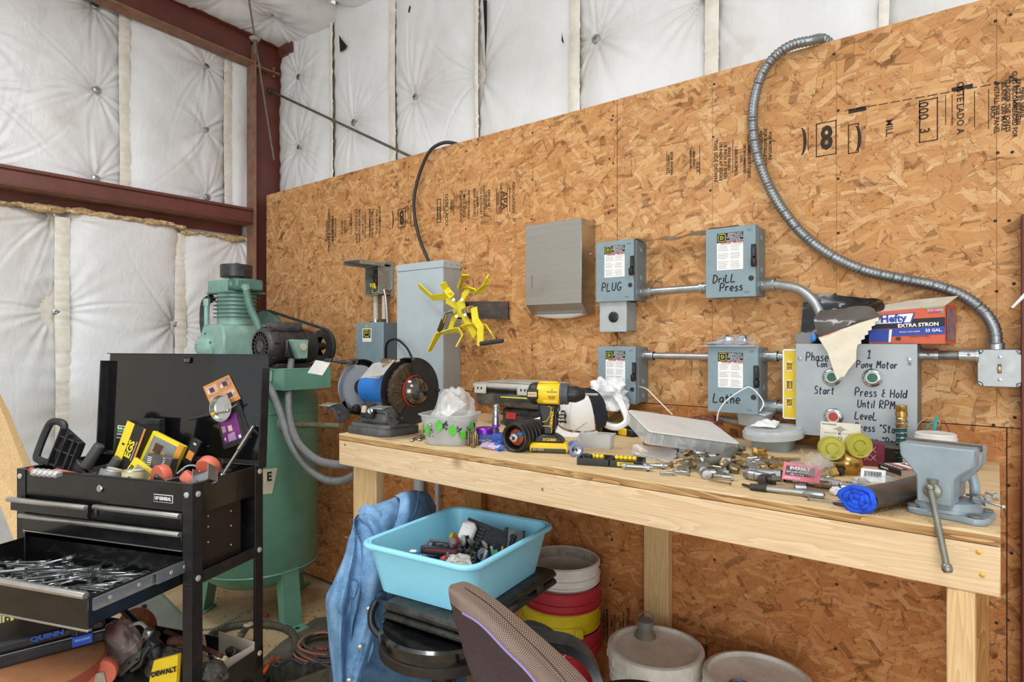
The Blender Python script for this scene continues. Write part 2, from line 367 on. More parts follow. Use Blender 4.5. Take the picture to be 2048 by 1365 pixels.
for s, px, py, z in (('EDGE SPACING\nWIDTH 4 FT',1340,328,.013),('Made from\nwood strands',1385,318,.012),('O.S.B.',1396,335,.016),('THIS SIDE DOWN',1431,322,.019),
                     ('1/8 INCH AT ENDS\n1/8 INCH AT EDGES',1446,322,.016),('SPACE PANELS',1458,318,.013),('1-800-FOR-SPECS',1472,322,.014),('USE RECOMMENDED\nCALL',1486,318,.011),
                     ('RECOMMENDATIONS',1498,312,.016),('FOR INSTALLATION\nADDITIONAL INFO',1526,298,.015),('FOR MOISTURE',1540,292,.014),('MILL',1778,256,.026),
                     ('000',1846,222,.036),('3',1848,262,.036),('OSTE LADO A',1920,216,.024),('RACK',1985,225,.014),('BLAINE 1200 MAKE\nINSTALL THE PANEL',2000,215,.016),
                     ('CLIPS RECOMMENDED FOR\nSTAGGER THE JOINTS',2022,210,.015),('SPACE IN BETWEEN',2036,205,.014),('PANEL GRADE',2045,205,.013)):
    stamp(s, px, py, z)
for q in ((1632,1673,248,308),(1696,1718,250,305),(1838,1876,202,280)): ibox(*q)
p = onY(1653,278,0); text('8',.105, frame((p.x,-.0004, p.z),*XZV), STI, P3, 'ink_stamp', 'CENTER',.7,.0002,.0035)
def arcs(px, py, h, parent, flip=1):
    p = onY(px, py,0); b = MB()
    b.tube([(p.x + .012 * flip * math.cos(a) - .006,-.0004, p.z + h * math.sin(a)) for a in [R(x) for x in range(-90,91,15)]],[.001 + .004 * math.cos(R(x)) for x in range(-90,91,15)],6, flat=(0,1,0))
    b.build('ink_mark', STI, parent)
arcs(1606,283,.045, P3); arcs(1715,277,.04, P3)
for px, a, b_ in ((1400,290,350),(1466,280,345),(1510,268,300),(1617,255,300),(1892,190,250),(1905,188,250),(1928,182,215),(1950,182,255),(1978,178,258),(1334,302,350)): vline(px, a, b_)
d0 = onY(1690,222,0); d1 = onY(2047,158,0)
bb = MB()
for i in range(14):
    a = d0.lerp(d1, i / 14); c = d0.lerp(d1,(i + .75) / 14); bb.b6(a.x, c.x,-.0006,.001, a.z - .0012, a.z + .0012)
bb.b6(d0.x + .01, d0.x + .06,-.0006,.001, d0.z - .012, d0.z + .002); p = onY(1920,176,0); bb.b6(p.x - .02, p.x + .03,-.0006,.001, p.z - .006, p.z + .005)
bb.build('ink_line', STI, P3)
for s, px, py, z, xs in (('ENGINEERED\nWOOD PANEL',662,462,.030,1),('STRUCTURAL SHEATHING\nRATED 24/16',655,462,.022,1),('EXPOSURE 1\nSPAN RATED',668,460,.024,1),('EDGE\nSPACE',687,455,.030,1),
        ('OSB',701,440,.04,1),('THIS SIDE DOWN\n1/8 INCH AT ENDS',716,452,.024,1),('PANELS SPACED\nALL EDGES',728,452,.020,1),('1-800-FOR-SPECS\nRECOMMENDED',742,447,.022,1),('INFORMATION\nFOR INSTALL',756,443,.024,1),
        ('0002',877,427,.042,.8),('OSTE LADO',893,420,.030,1),('ABAJO',903,412,.022,1),('RACK SPACE\nSTAGGER JOINTS',925,412,.020,1),('BETWEEN PANELS\nPLUS',935,410,.017,1),('CLIPS\nEDGE SUPPORT',952,405,.020,1),
        ('SHEATHING SPAN\n7/16 CATEGORY',965,402,.018,1),('EXPOSURE 1\nTHICKNESS',975,400,.017,1),('THE ENGINEERED\nWOOD',999,398,.018,1),('APA',1008,401,.048,1),('ASSOCIATION',1027,395,.022,1)):
    stamp(s, px, py, z, P2, xs)
for q in ((796,811,419,454),(821,829,412,452),(874,882,399,445)): ibox(*q, parent=P2, w=.004)
p = onY(803.5,437,0); text('8',.105, frame((p.x,-.0004, p.z),*XZV), STI, P2, 'ink_stamp', 'CENTER',.7,.0002,.003); arcs(785,440,.05, P2)
for px, a, b_ in ((655,440,480),(664,438,478),(703,432,470),(711,430,472),(741,425,467),(761,422,465),(888,398,435),(908,394,430),(955,382,432),(994,377,425),(1015,376,424),(1020,375,424)): vline(px, a, b_, P2,.003)
for s, px, py, z in (('ENGINEERED WOOD\nPANEL RATED 24/16',1211,1250,.014),('SPACE PANELS\n1/8 INCH',1226,1250,.013),('1-800-FOR\nSPECS',1243,1252,.013),('EXPOSURE 1',1256,1245,.02),('0002',1408,1305,.030)): stamp(s, px, py, z, P5)
ibox(1391,1414,1270,1340, P5,.002); vline(1215,1218,1275, P5); vline(1247,1225,1255, P5); vline(1445,1295,1340, P5)
# ---------------- quilted insulation ----------------
def vnoise(u, v, seed):
    r = np.random.RandomState(seed); out = np.zeros_like(u)
    for k in range(14):
        a = r.uniform(0,2 * PI); f = r.uniform(2,16); out += np.sin((u * math.cos(a) + v * math.sin(a)) * f + r.uniform(0,6.28)) / (1 + f * .35)
    return out
def quilt(name, parent, u0, u1, v0, v1, to, pins, A=.05, seed=0, step=.0085, top=None, edge=(1,1), sag=.0):
    nu = max(12, int(abs(u1 - u0) / step)); nv = max(12, int((v1 - v0) / step))
    u, v = np.meshgrid(np.linspace(u0, u1, nu), np.linspace(v0, v1, nv)); t = (u - u0) / (u1 - u0)
    e = np.abs(2 * t - 1); e = np.where(t < .5, e * edge[0], e * edge[1])
    h = A * (1 - e ** 5) + A * .14 * vnoise(u * 1.3, v * .8, seed)
    h += .0035 * np.sin(v * 60 + 3 * vnoise(u, v, seed + 1)) * np.exp(-(1 - np.abs(2 * t - 1)) * 9)
    h += .004 * np.abs(np.sin(7 * vnoise(u * .5, v * .33, seed + 5))) 
    rs = np.random.RandomState(seed + 9); soil_shade = np.zeros_like(u)
    soil_shade += .35 * np.exp(-(1 - np.abs(2 * t - 1)) * 12)  # stains near the seams, plus shade painted in to deepen the creases
    for (pu, pv) in pins:
        du, dv = u - pu, v - pv; d = np.sqrt(du * du + dv * dv) + 1e-6; a = np.arctan2(dv, du)
        h -= A * .95 * np.exp(-(d / .095) ** 1.3)
        wr = np.zeros_like(u)
        for k in range(5): wr += np.sin(a * rs.randint(7,24) + rs.uniform(0,6.28) + d * rs.uniform(-6,6))
        amp = .0058 * np.clip(d / .05,0,1) * np.exp(-d / .17)
        h += amp * wr * .62; soil_shade += .32 * np.exp(-d / .07)
        for k in range(5):      # long drawn creases running away from the washer
            ca = rs.uniform(0,2 * PI); q = np.abs(np.angle(np.exp(1j * (a - ca - d * rs.uniform(-.8,.8)))))
            h -= .009 * np.exp(-(q * d / .010) ** 2) * np.clip(d / .04,0,1) * np.exp(-d / .22)
            h += .006 * np.exp(-((q * d - .016) / .010) ** 2) * np.clip(d / .04,0,1) * np.exp(-d / .22)
    if top is not None: h += sag * np.exp(-(v1 - v) / .12) - A * 1.0 * np.exp(-(v1 - v) / .03) ; soil_shade += .4 * np.exp(-(v1 - v) / .05)
    me = bpy.data.meshes.new(name); fs = []
    vs = [to(a, b, c) for a, b, c in zip(u.ravel(), v.ravel(), h.ravel())]
    idx = np.arange(nu * nv).reshape(nv, nu)
    fs = np.stack([idx[:-1, :-1], idx[:-1,1:], idx[1:,1:], idx[1:, :-1]],-1).reshape(-1,4)
    me.from_pydata(vs,[], fs.tolist()); me.materials.append(VIN)
    me.polygons.foreach_set('use_smooth',[True] * len(me.polygons))
    at = me.attributes.new('soil_shade', 'FLOAT', 'POINT'); at.data.foreach_set('value', np.clip(soil_shade,0,1).ravel())
    o = bpy.data.objects.new(name, me); C.objects.link(o); o.parent = parent; return o
def washer(parent, p, n):
    b = MB(); m, _ = alongz(p, Vector(p) + Vector(n)); b.lathe([(.0001,.002),(.006,.0025),(.007,.0075),(.0105,.0075),(.019,.004),(.0205,0)],18, m)
    b.cyl(Vector(p), Vector(p) + Vector(n) * .011,.0022, n=6); return b.build('washer_pin', PIN, parent)
def tape(parent, u, v0, v1, w, to, seed):
    r = random.Random(seed); n = max(8, int((v1 - v0) / .012)); vs = []; fs = []; cr = 0
    for j in range(n + 1):
        v = v0 + (v1 - v0) * j / n; k = .005 if r.random() < .16 else 0
        for i in range(5):
            x = -1 + i * .5; vs.append(to(u + w / 2 * x + .003 * math.sin(v * 5 + seed), v,.021 + .005 * (1 - x * x) - k))
    for j in range(n):
        for i in range(4): fs.append((j * 5 + i, j * 5 + i + 1, j * 5 + i + 6, j * 5 + i + 5))
    return MB().raw(vs, fs).build('seam_tape', TAPE, parent, ang=80)
YB = .15
toB = lambda u, v, h: (u, YB - h, v)
MB().b6(-4.02,.9, YB + .02, YB + .06,0,3.6).build('backing', mat('#d8d4c8',.8), wb)
XC = -3.99; ub = [XC + .06] + [onY(px,150, YB).x for px in (668,790,958,1155,1428,1770)] + [.9]
pb = [(710,246),(834,195),(958,150),(1195,80),(600,155),(601,296),(1412,-8)]
pbw = [onY(a, b, YB) for a, b in pb]
for i in range(len(ub) - 1):
    u0, u1 = ub[i], ub[i + 1]
    pins = [(p.x, p.z) for p in pbw if u0 - .1 < p.x < u1 + .1]
    quilt('insulation_blanket', wb, u0 + .012, u1 - .012,2.30 if i else 2.2,3.60, toB, pins, A=.04, seed=20 + i)
    if i: tape(wb, u0,2.3,3.58,.055 if i in (2,4,5) else .03, toB, i)
for p in pbw: washer(wb,(p.x, YB - .012, p.z),(0,-1,0))
# torn slits in the facing
def slit(parent, pts, P):
    q = [P(a, b) for a, b in pts]; n = len(q); MB().raw(q,[tuple(range(n))]).build('torn_slit', DARK, parent, smooth=False)
for pts in ([(678,70),(684,80),(694,92),(690,98),(680,105)],[(819,10),(821,14),(818,26),(816,24)],[(1124,62),(1125,72),(1128,88),(1123,82)],[(966,0),(974,0),(974,60),(971,130),(969,60)]):
    slit(wb, pts, lambda a, b: onY(a, b, YB - .055))
# ---------------- left wall ----------------
wl = thing('wall_left', None, None); tag(wl, kind='structure')
MB().b6(-4.09,-4.05,-5.2,.2,0,4.2).build('backing', mat('#d8d4c8',.8), wl)
XI = -4.03; toL = lambda u, v, h: (XI + h, u, v)
def yl(px, py=200, x=XI + .02): return onX(px, py, x).y
us = [-3.3, yl(-330), yl(250), yl(457),.10]
pu = [onX(a, b, XI) for a, b in ((192,181),(190,358),(187,12),(410,134),(410,261),(412,395),(-60,170),(-60,40),(-60,330))]
for i in range(4):
    u0, u1 = us[i], us[i + 1]
    quilt('insulation_blanket', wl, u0 + .012, u1 - .012,2.24,3.75, toL,[(p.y, p.z) for p in pu if u0 - .1 < p.y < u1 + .1], A=.045, seed=40 + i)
    if i: tape(wl, u0,2.3,3.6,.06, toL,50 + i)
for p in pu: washer(wl,(XI + .014, p.y, p.z),(1,0,0))
us = [-2.9, yl(125), yl(362),.10]
pl = [onX(a, b, XI) for a, b in ((112,430),(110,625),(350,650),(472,475))]
ro = random.Random(5)
for i in range(3):
    u0, u1 = us[i], us[i + 1]
    quilt('insulation_blanket', wl, u0 + .012, u1 - .012,.02,[2.185,2.19,2.165][i], toL,[(p.y, p.z) for p in pl if u0 - .1 < p.y < u1 + .1], A=.05, seed=60 + i, top=1, sag=.03)
    if i: tape(wl, u0,.02,2.14,.07, toL,70 + i)
    b = MB(); y = u0 + .02
    while y < u1 - .02:
        s = ro.uniform(.012,.03) * (1.7 if ro.random() < .15 else 1); b.ball((XI + .03 + ro.uniform(0,.03), y,[2.17,2.18,2.15][i] + ro.uniform(-.008,.006)), s, n=8, sc=(.8,1.4,.45)); y += s * .9
    b.jitter(.004, i).build('torn_fibreglass_edge', FOAM, wl, kind='stuff')
for p in pl: washer(wl,(XI + .016, p.y, p.z),(1,0,0))
# ---------------- ceiling ----------------
ce = thing('ceiling', None, None); tag(ce, kind='structure')
toC = lambda u, v, h: (u,-v,3.575 + .055 * v - h)
cu = [-4.05,-3.2,-2.2,-1.2,-.2,.9]
for i in range(5): quilt('insulation_blanket', ce, cu[i] + .01, cu[i + 1] - .01,-.15,1.6, toC,[(-3.66,.05),(-3.62,.35)] if i == 0 else [], A=.11, seed=80 + i, step=.012)
MB().b6(-4.1,1.0,-1.7,.25,3.72,3.76).build('roof_deck', mat('#d8d4c8',.8), ce)
# ---------------- red steel frame ----------------
XW = -3.915
col = thing('steel_column', 'dark red steel column in the corner between white insulation and strand board', 'column',(0,0,0))
MB().b6(-3.97,-3.86,-.066,-.057,0,3.44, bev=.001).build('flange', STEELD, col)
MB().b6(-3.97,-3.86,.128,.137,0,3.5, bev=.001).build('flange', STEEL, col)
MB().b6(XW - .004, XW + .004,-.057,.128,0,3.49).build('web', STEEL, col)
MB().b6(XW,-3.862,-.057,.128,3.29,3.30).b6(-3.95,-3.868,-.03,-.02,3.26,3.32).build('stiffener', STEELD, col)
for y in (-.02,.09): MB().cyl((-3.90, y,3.27),(-3.90, y,3.34),.009, n=6).build('bolt', STEELD, col)
raf = thing('steel_rafter', 'dark red steel roof beam rising to the left from the corner column', 'beam')
sl = .055
def rbeam(z0, z1, x0, x1, name, m, y0=-3.2, y1=.128):
    v = []
    for y in (y1, y0):
        dz = -sl * y
        for x in (x0, x1):
            for z in (z0, z1): v.append((x, y, z + dz))
    MB().raw(v,[(0,1,3,2),(4,6,7,5),(0,2,6,4),(1,5,7,3),(0,4,5,1),(2,3,7,6)]).build(name, m, raf, smooth=False)
rbeam(3.305,3.313,-3.97,-3.86, 'flange', STEELD, y1=-.068); rbeam(3.478,3.486,-3.97,-3.86, 'flange', STEEL, y1=.126); rbeam(3.312,3.48, XW - .003, XW + .003, 'web', STEEL, y1=-.068)
gi = thing('steel_girt', 'dark red horizontal steel channel crossing the left insulated wall', 'beam')
MB().b6(-4.045,-4.03,-3.3,-.07,2.182,2.240).build('lower_web', STEEL, gi)
G = MB(); G.b6(-3.90,-3.893,-3.3,-.07,2.246,2.338, bev=.001).build('web', STEEL, gi)
MB().b6(-4.04,-3.893,-3.3,-.07,2.338,2.344).b6(-4.04,-3.893,-3.3,-.07,2.240,2.246).build('flange', STEELD, gi)
MB().b6(-3.893,-3.880,-3.3,-.07,2.325,2.344, bev=.003).b6(-3.893,-3.880,-3.3,-.07,2.240,2.250, bev=.003).build('lip', STEEL, gi)
ed = thing('steel_strut', 'short dark red eave strut running from column top behind the back wall', 'beam')
MB().b6(-3.86,-3.70,.10,.13,3.40,3.50).build('web', STEEL, ed); MB().b6(-3.86,-3.70,.08,.13,3.495,3.505).build('flange', STEELD, ed)
# hanging rod and brace rod
rd = thing('hanging_rod', 'thin metal rod with a washer hanging in front of the roof beam', 'rod')
a, b_ = atd(494,-25,3.55), atd(548,320,3.75); c_ = atd(510,78,3.61)
MB().tube([a, c_, b_],.0055,8).build('rod', WIRE, rd)
MB().cyl(c_ + Vector((0,0,.005)), c_ - Vector((0,0,.012)),.032,.022, n=16).build('washer', mat('#9a8f7c',.6,.3), rd)
MB().cyl(c_ - Vector((0,0,.012)), c_ - Vector((0,0,.09)),.010,.007, n=8).build('nut', WIRE, rd)
br = thing('brace_rod', 'diagonal steel brace rod running from column down behind the strand board', 'rod')
a = onX(541,182,-3.90); b_ = onY(812,309,.06); d = (b_ - a)
MB().tube([a, a + d * .5, b_ + d * .3],.0075,8).build('rod', WIRE, br)
MB().cyl(a - d.normalized() * .03, a + d.normalized() * .05,.02,.012, n=10).ball(a,.022).build('eye_nut', mat('#5d5750',.5,.6), br)
q = a + d * .52; MB().ball(q,.012, sc=(1.4,1,1)).build('coupler', WIRE, br)
# ================= things on the back wall =================
def tanp(px): return math.tan(math.atan((px - 1024) / FPX) - R(38.3))
def wx(px, d=0.0): return (2.21 - d) * tanp(px)
def wz(px, py, d=0.0): return onY(px, py,-d).z
GREY = mat('#93a0a2',.42, var=.05, vs=9, dirt=('#77807f',.35,14)); GREYB = mat('#879ba2',.4, var=.05, vs=8, dirt=('#6d7c82',.4,12)); GREYD = mat('#6f7f85',.4, var=.06)
GALV = mat('#b5babb',.32,.85, var=.12, vs=30, dirt=('#8d9293',.4,20)); BLK = mat('#1b1b1d',.4, var=.2); BLKM = mat('#232324',.65, var=.2, dirt=('#5b5850',.4,30)); WHT = mat('#eceded',.55, var=.03)
PAPER = mat('#f1f0ec',.7, var=.03); RED = mat('#c2403a',.5); YEL = mat('#e8c71f',.42, var=.06, dirt=('#b59a2a',.4,20)); CHROME = mat('#c9cccd',.18,1, var=.08); BRASS = mat('#b6975a',.28,.9, var=.15, vs=60)
YSQ = mat('#c9c23a',.5); BLU = mat('#2353b8',.42); FINE = mat('#8f9294',.8, var=.3, vs=200)
def disconnect(name, label, xl, xr, xb, yt, yb, words, sticker, handle_px, lab_h=None, open_px=None):
    X0, X1 = wx(xl,.105), wx(xr,.105); zt, zb = wz(xr, yt,.105), wz(xr, yb,.105); w, h = X1 - X0, zt - zb
    o = thing(name, label, 'electrical box',(X0,0, zb), group=None)
    MB().b6(0, w,-.100,-.0015,0, h, bev=.002).build('enclosure', GREYD, o)
    f = MB(); f.b6(-.003, w + .002,-.105,-.098,-.003, h + .003, bev=.0015); f.b6(w - .001, w + .002,-.105,-.085,0, h); f.build('door', GREYB, o)
    # sticker
    sx0, sx1, sz0, sz1 = sticker; sx0, sx1 = w * sx0, w * sx1; sz0, sz1 = h * sz0, h * sz1; ya = -.1056; sw = sx1 - sx0; sh = sz1 - sz0
    st = MB().b6(sx0, sx1, ya,-.1049, sz0, sz1 - sh * .26).build('warning_sticker', PAPER, o, smooth=False)
    MB().b6(sx0, sx1, ya,-.1049, sz1 - sh * .26, sz1).build('nameplate', BLK, o, smooth=False)
    e = .0005
    b = MB(); q = sw * .30; qx, qz = sx0 + sw * .04, sz1 - sh * .23
    for (a0, a1, c0, c1) in ((0, q,0,.08 * q),(0, q,.92 * q, q),(0,.08 * q,0, q),(.92 * q, q,0, q)): b.b6(qx + a0, qx + a1, ya - e, ya + e, qz + c0, qz + c1)
    b.build('emblem_frame', YSQ, st, smooth=False)
    text('D', q * .62, frame((qx + q / 2, ya - .0004, qz + q * .48),*XZV), YSQ, st, 'emblem', bold=.0006)
    for i, s in enumerate(('GENERAL DUTY', 'SAFETY SWITCH', 'INTERRUPTOR DE', 'SEGURIDAD', 'SERVICIO GENERAL')):
        text(s, sw * .075, frame((sx0 + sw * .69, ya - .0004, sz1 - sh * (.035 + .048 * i)),*XZV), WHT, st, 'lettering')
    text('DANGER / PELIGRO', sw * .10, frame((sx0 + sw * .58, ya - .0004, sz1 - sh * .285),*XZV), RED, st, 'lettering', bold=.0002)
    b = MB(); rr = random.Random(len(label))
    for cx in (0,1):
        for i in range(15):
            if i in (4,9): continue
            z = sz1 - sh * (.34 + .043 * i); x0 = sx0 + sw * (.05 + .47 * cx); b.b6(x0, x0 + sw * rr.uniform(.3,.42), ya - e, ya + e, z - .0011, z + .0002)
    b.build('fine_print', FINE, st, smooth=False)
    for s, fx, fz, hh in words: hand(s, hh, frame((w * fx,-.1056, h * fz),*XZV), INK, o)
    # operating handle in its slot on the right-hand side
    hz = h * .42; s = MB(); s.b6(w - .0185, w + .001,-.1062,-.100, hz, hz + h * .32, bev=.003); s.build('handle_slot', mat('#34302c',.6), o)
    hb = MB(); hb.tube([(w - .004,-.108, hz + h * .30),(w - .002,-.116, hz + h * .25),(w - .001,-.120, hz + h * .12)],[.004,.006,.007],8); hb.box((w - .002,-.122, hz + h * .045),(.016,.022, h * .13),(R(12),0,0), bev=.005, seg=2)
    hb.build('handle', BLK, o)
    MB().lathe([(.0001,.0035),(.008,.003),(.009,0)],12, frame((w - .016,-.105, h * .25),*XZV)).build('lock_hasp', BLKM, o)
    for z in (.38,.12,.85): MB().lathe([(.0001,.002),(.010,.0018),(.011,0)],14, frame((w + .0005,-.045, h * z),(0,1,0),(0,0,1),(1,0,0))).build('knockout', GREYB, o)
    text('ON',.010, frame((w - .022,-.1057, h * .94),*XZV), GREYD, o, 'embossed_mark'); text('OFF',.010, frame((w - .03,-.1057, h * .05),*XZV), GREYD, o, 'embossed_mark')
    return o, X0, X1, zb, zt
PL = disconnect('safety_switch', 'grey safety switch box with PLUG written on it, above the outlet box',1193,1268,1285,479,600,[('PLUG',.15,.17,.030)],(.22,.76,.40,.93), None)
DP = disconnect('safety_switch', 'grey safety switch box with Drill Press written in marker, highest of the switches',1413,1512,1525,450,591,[('DriLL',.14,.21,.026),('Press',.28,.08,.026)],(.22,.75,.39,.93), None)
BL = disconnect('safety_switch', 'grey safety switch box without handwriting, behind the cap and white bag',1197,1272,1291,695,808,[],(.20,.72,.33,.93), None)
LA = disconnect('safety_switch', 'grey safety switch box with Lathe written on it, silver package on top',1417,1517,1529,696,829,[('Lathe',.10,.14,.030)],(.20,.70,.38,.92), None)
# outlet box under PLUG
X0, X1 = wx(1200,.09), wx(1252,.09); zt = PL[3] - .002; zb = wz(1252,663,.09); w, h = X1 - X0, zt - zb
o = thing('outlet_box', 'light grey metal outlet box with round black twist-lock socket under PLUG switch', 'outlet box',(X0,0, zb))
MB().b6(0, w,-.086,-.0015,0, h, bev=.004).build('enclosure', GREY, o); MB().b6(-.002, w + .002,-.0895,-.085,-.002, h, bev=.0012).build('cover_plate', mat('#b3b9bb',.4,.2), o)
s = MB().lathe([(.021,0),(.021,.004),(.018,.006),(.0001,.006)],24, frame((w * .53,-.089, h * .48),*XZV), caps=False).build('socket', BLK, o)
b = MB()
for k in range(4): a = R(45 + 90 * k); b.box((w * .53 + .011 * math.cos(a),-.0952, h * .48 + .011 * math.sin(a)),(.002,.001,.008),(0, a,0))
b.build('socket_slot', mat('#55524e',.5,.5), s)
for z in (.76,.22): MB().ball((w * .53,-.0895, h * z),.003, sc=(1,.5,1)).build('screw', CHROME, o)
# paper towel dispenser
X0, X1 = wx(1052,.106), wx(1163,.106); zt = wz(1163,437,.106); zb = wz(1163,605,.106); zz = wz(1190,622,.0); w, h = X1 - X0, zt - zb
o = thing('towel_dispenser', 'brushed stainless steel paper towel dispenser mounted on the strand board', 'dispenser',(X0,0, zb))
SS = mat('#b9b6b0',.30,.95, var=.05, vs=4, stretch=(1,1,30)); SSD = mat('#a08a70',.3,.9, var=.05)
MB().raw([(0,-.106,0),(w,-.106,0),(w,-.106, h),(0,-.106, h),(0,-.0015,-.045),(w,-.0015,-.045),(w,-.0015, h + .004),(0,-.0015, h + .004),(0,-.06,-.045),(w,-.06,-.045)],
         [(0,1,2,3),(3,2,6,7),(0,3,7,4,8),(1,9,5,6,2),(0,8,9,1),(4,7,6,5)]).build('cabinet', SS, o, ang=20)
MB().b6(-.002, w + .002,-.1085,-.1062,-.003, h + .002, bev=.001).build('door', SS, o)
s = MB().b6(w * .12, w * .126,-.1092,-.108, h * .2, h * .37).build('gauge_slot', BLK, o)
t = MB(); t.grid(lambda u, v: (w * (.08 + .84 * u),-.07 + .05 * v,-.045 - .016 * math.sin(PI * u) ** .6 * math.sin(PI * v)),16,8); t.b6(w * .08, w * .92,-.075,-.02,-.0455,-.044); t.build('paper_towel', PAPER, o)
MB().lathe([(.006,0),(.006,.003),(.003,.004)],10, frame((w + .0002,-.03, h * .6),(0,1,0),(0,0,1),(1,0,0))).build('lock', CHROME, o)
# conduits
def conduit(name, label, pts, r=.0135, couplers=(), m=GALV, n=14):
    o = thing(name, label, 'conduit', pts[0]); P0 = Vector(pts[0])
    MB().tube([Vector(p) - P0 for p in pts], r, n).build('tube', m, o)
    for i in couplers:
        p, q = Vector(pts[i]) - P0, Vector(pts[i + 1 if i + 1 < len(pts) and i >= 0 else i - 1]) - P0; d = (q - p).normalized()
        b = MB().cyl(p, p + d * .045, r + .004, n=16).cyl(p, p + d * .007, r + .008, n=16).cyl(p + d * .034, p + d * .045, r + .006, n=16); b.ball(p + d * .022 + Vector((0,-r - .004,.003)),.004, n=8)
        b.build('coupling', GALV, o)
    return o
ye = -.045
a = Vector((PL[2] - .0, ye, onY(1300,584, ye).z)); b_ = Vector((DP[1], ye, onY(1300,584, ye).z + .004))
conduit('conduit', 'rigid conduit between PLUG switch and Drill Press switch',[a, b_],.0145,(0,-1))
a = Vector((DP[2], ye, onY(1530,570, ye).z)); pts = [a, a + Vector((.03,0,0)), onY(1575,573, ye), onY(1600,580, ye), onY(1622,597, ye), onY(1636,618, ye), onY(1646,650, ye), onY(1650,700, ye)]
conduit('conduit', 'curved conduit bending down from Drill Press switch behind the black bag', bez(pts,4),.016,(0,))
zc = onY(1350,713, ye).z
conduit('conduit', 'rigid conduit between the unmarked switch and the Lathe switch',[(BL[2], ye, zc),(LA[1], ye, zc)],.0125,(0,))
zc = onY(1545,713, ye).z; PX0, PX1 = wx(1593,.15), wx(1833,.15)
conduit('conduit', 'short conduit from top of Lathe switch to control panel, behind the level',[(LA[2], ye, zc),(PX0, ye, zc)],.0135,(0,))
zc = onY(1545,813, ye).z
conduit('conduit', 'thicker conduit from bottom of Lathe switch to the control panel',[(LA[2], ye, zc),(PX0, ye, zc - .004)],.019,(0,))
zc = onY(1900,711, ye).z; SX0 = wx(1954,.055)
conduit('conduit', 'dull conduit between control panel and the light switch box',[(PX1, ye, zc),(SX0 + .004, ye, zc)],.0135,(0,-1), mat('#80827c',.45,.7, var=.2, vs=40))
za = onY(1560,862,-.05).z
conduit('conduit', 'long grey pipe lying low along the wall behind the clear cases',[onY(1440,838,-.05), onY(1480,845,-.06), onY(1530,862,-.06), onY(1600,872,-.05)],.011,(), mat('#8b8a80',.5,.5, var=.2))
conduit('conduit', 'second grey pipe along the wall ending at the control panel corner',[onY(1540,850,-.03), onY(1597,860,-.04)],.014)
# folded paper strip on top of PLUG and Drill Press
o = thing('paper_strip', 'crumpled white paper strip bridging PLUG and Drill Press switch tops', 'paper',(PL[2] - .03,-.05, PL[4] + .005))
L = DP[1] - PL[2] + .13; dz = DP[4] + .006 - PL[4] - .004
r_ = random.Random(2)
MB().grid(lambda u, v: (L * u,-.03 + .06 * v + .004 * math.sin(u * 30), dz * min(1, u * 1.32) + .004 * math.sin(u * 22 + v * 3) * (u < .75) - .01 * math.sin(u * 4.2) * (u < .75) + .001 + (.003 if u > .75 else 0)),50,5).build('paper_sheet', mat('#d9d0c0',.7, var=.1, dirt=('#9c7c50',.5,30)), o)
# control panel
zt, zb = wz(1833,690,.15), wz(1833,888,.15); w, h = PX1 - PX0, zt - zb
cp = thing('control_panel', 'large grey control panel with handwritten Phase Con and Pony Motor instructions', 'control panel',(PX0,0, zb))
MB().b6(0, w,-.143,-.0015,0, h, bev=.002).build('enclosure', mat('#74797a',.45,.3), cp); CPF = mat('#aab1b3',.45,.15, var=.07, vs=7, dirt=('#8e979a',.5,9))
MB().b6(-.002, w + .002,-.151,-.1435,-.002, h + .002, bev=.001).build('cover_plate', CPF, cp)
def cpp(px, py): p = onY(px, py,-.1515); return Vector((p.x - PX0, p.y, p.z - zb))
for px, py, c in ((1664,755, '#2f6a55'),(1745,756, '#2f6a55'),(1667,834, '#b9473c')):
    p = cpp(px, py); M = frame(p,*XZV)
    r = MB().lathe([(.0265,0),(.0265,.004),(.022,.009),(.017,.010),(.0165,.004)],28, M, caps=False).build('bezel', CHROME, cp)
    MB().lathe([(.0165,.004),(.0165,.008),(.0145,.0085),(.0142,.0055),(.0001,.0055)],28, M, caps=False).build('button_ring', PAPER, r)
    MB().lathe([(.0135,.005),(.0130,.0075),(.0001,.0080)],24, M, caps=False).build('push_button', mat(c,.45), r)
for px, py in ((1599,717),(1818,719)):
    p = cpp(px, py); MB().lathe([(.0055,0),(.0055,.003),(.0001,.004)],12, frame(p,*XZV)).build('screw', GALV, cp)
MB().cyl(cpp(1819,728) + Vector((0,.002,0)), cpp(1819,728) - Vector((0,.001,0)),.005, n=12).build('cover_hole', GREYD, cp)
INKB = mat('#231f3a',.6)
for s, px, py, hh in (('Phase',1612,722,.026),('Con',1634,734,.020),('Start',1629,788,.023),('1',1735,717,.024),('Pony Motor',1713,736,.021),('Press & Hold',1710,792,.0235),('Until RPM.',1715,815,.0225),
                     ('LeveL',1710,838,.0225),('Press "Start"',1710,861,.0215),('Release "Pony',1706,884,.020)):
    p = cpp(px, py); hand(s, hh, frame(p,*XZV), INKB, cp, w=.0016, xw=.80)
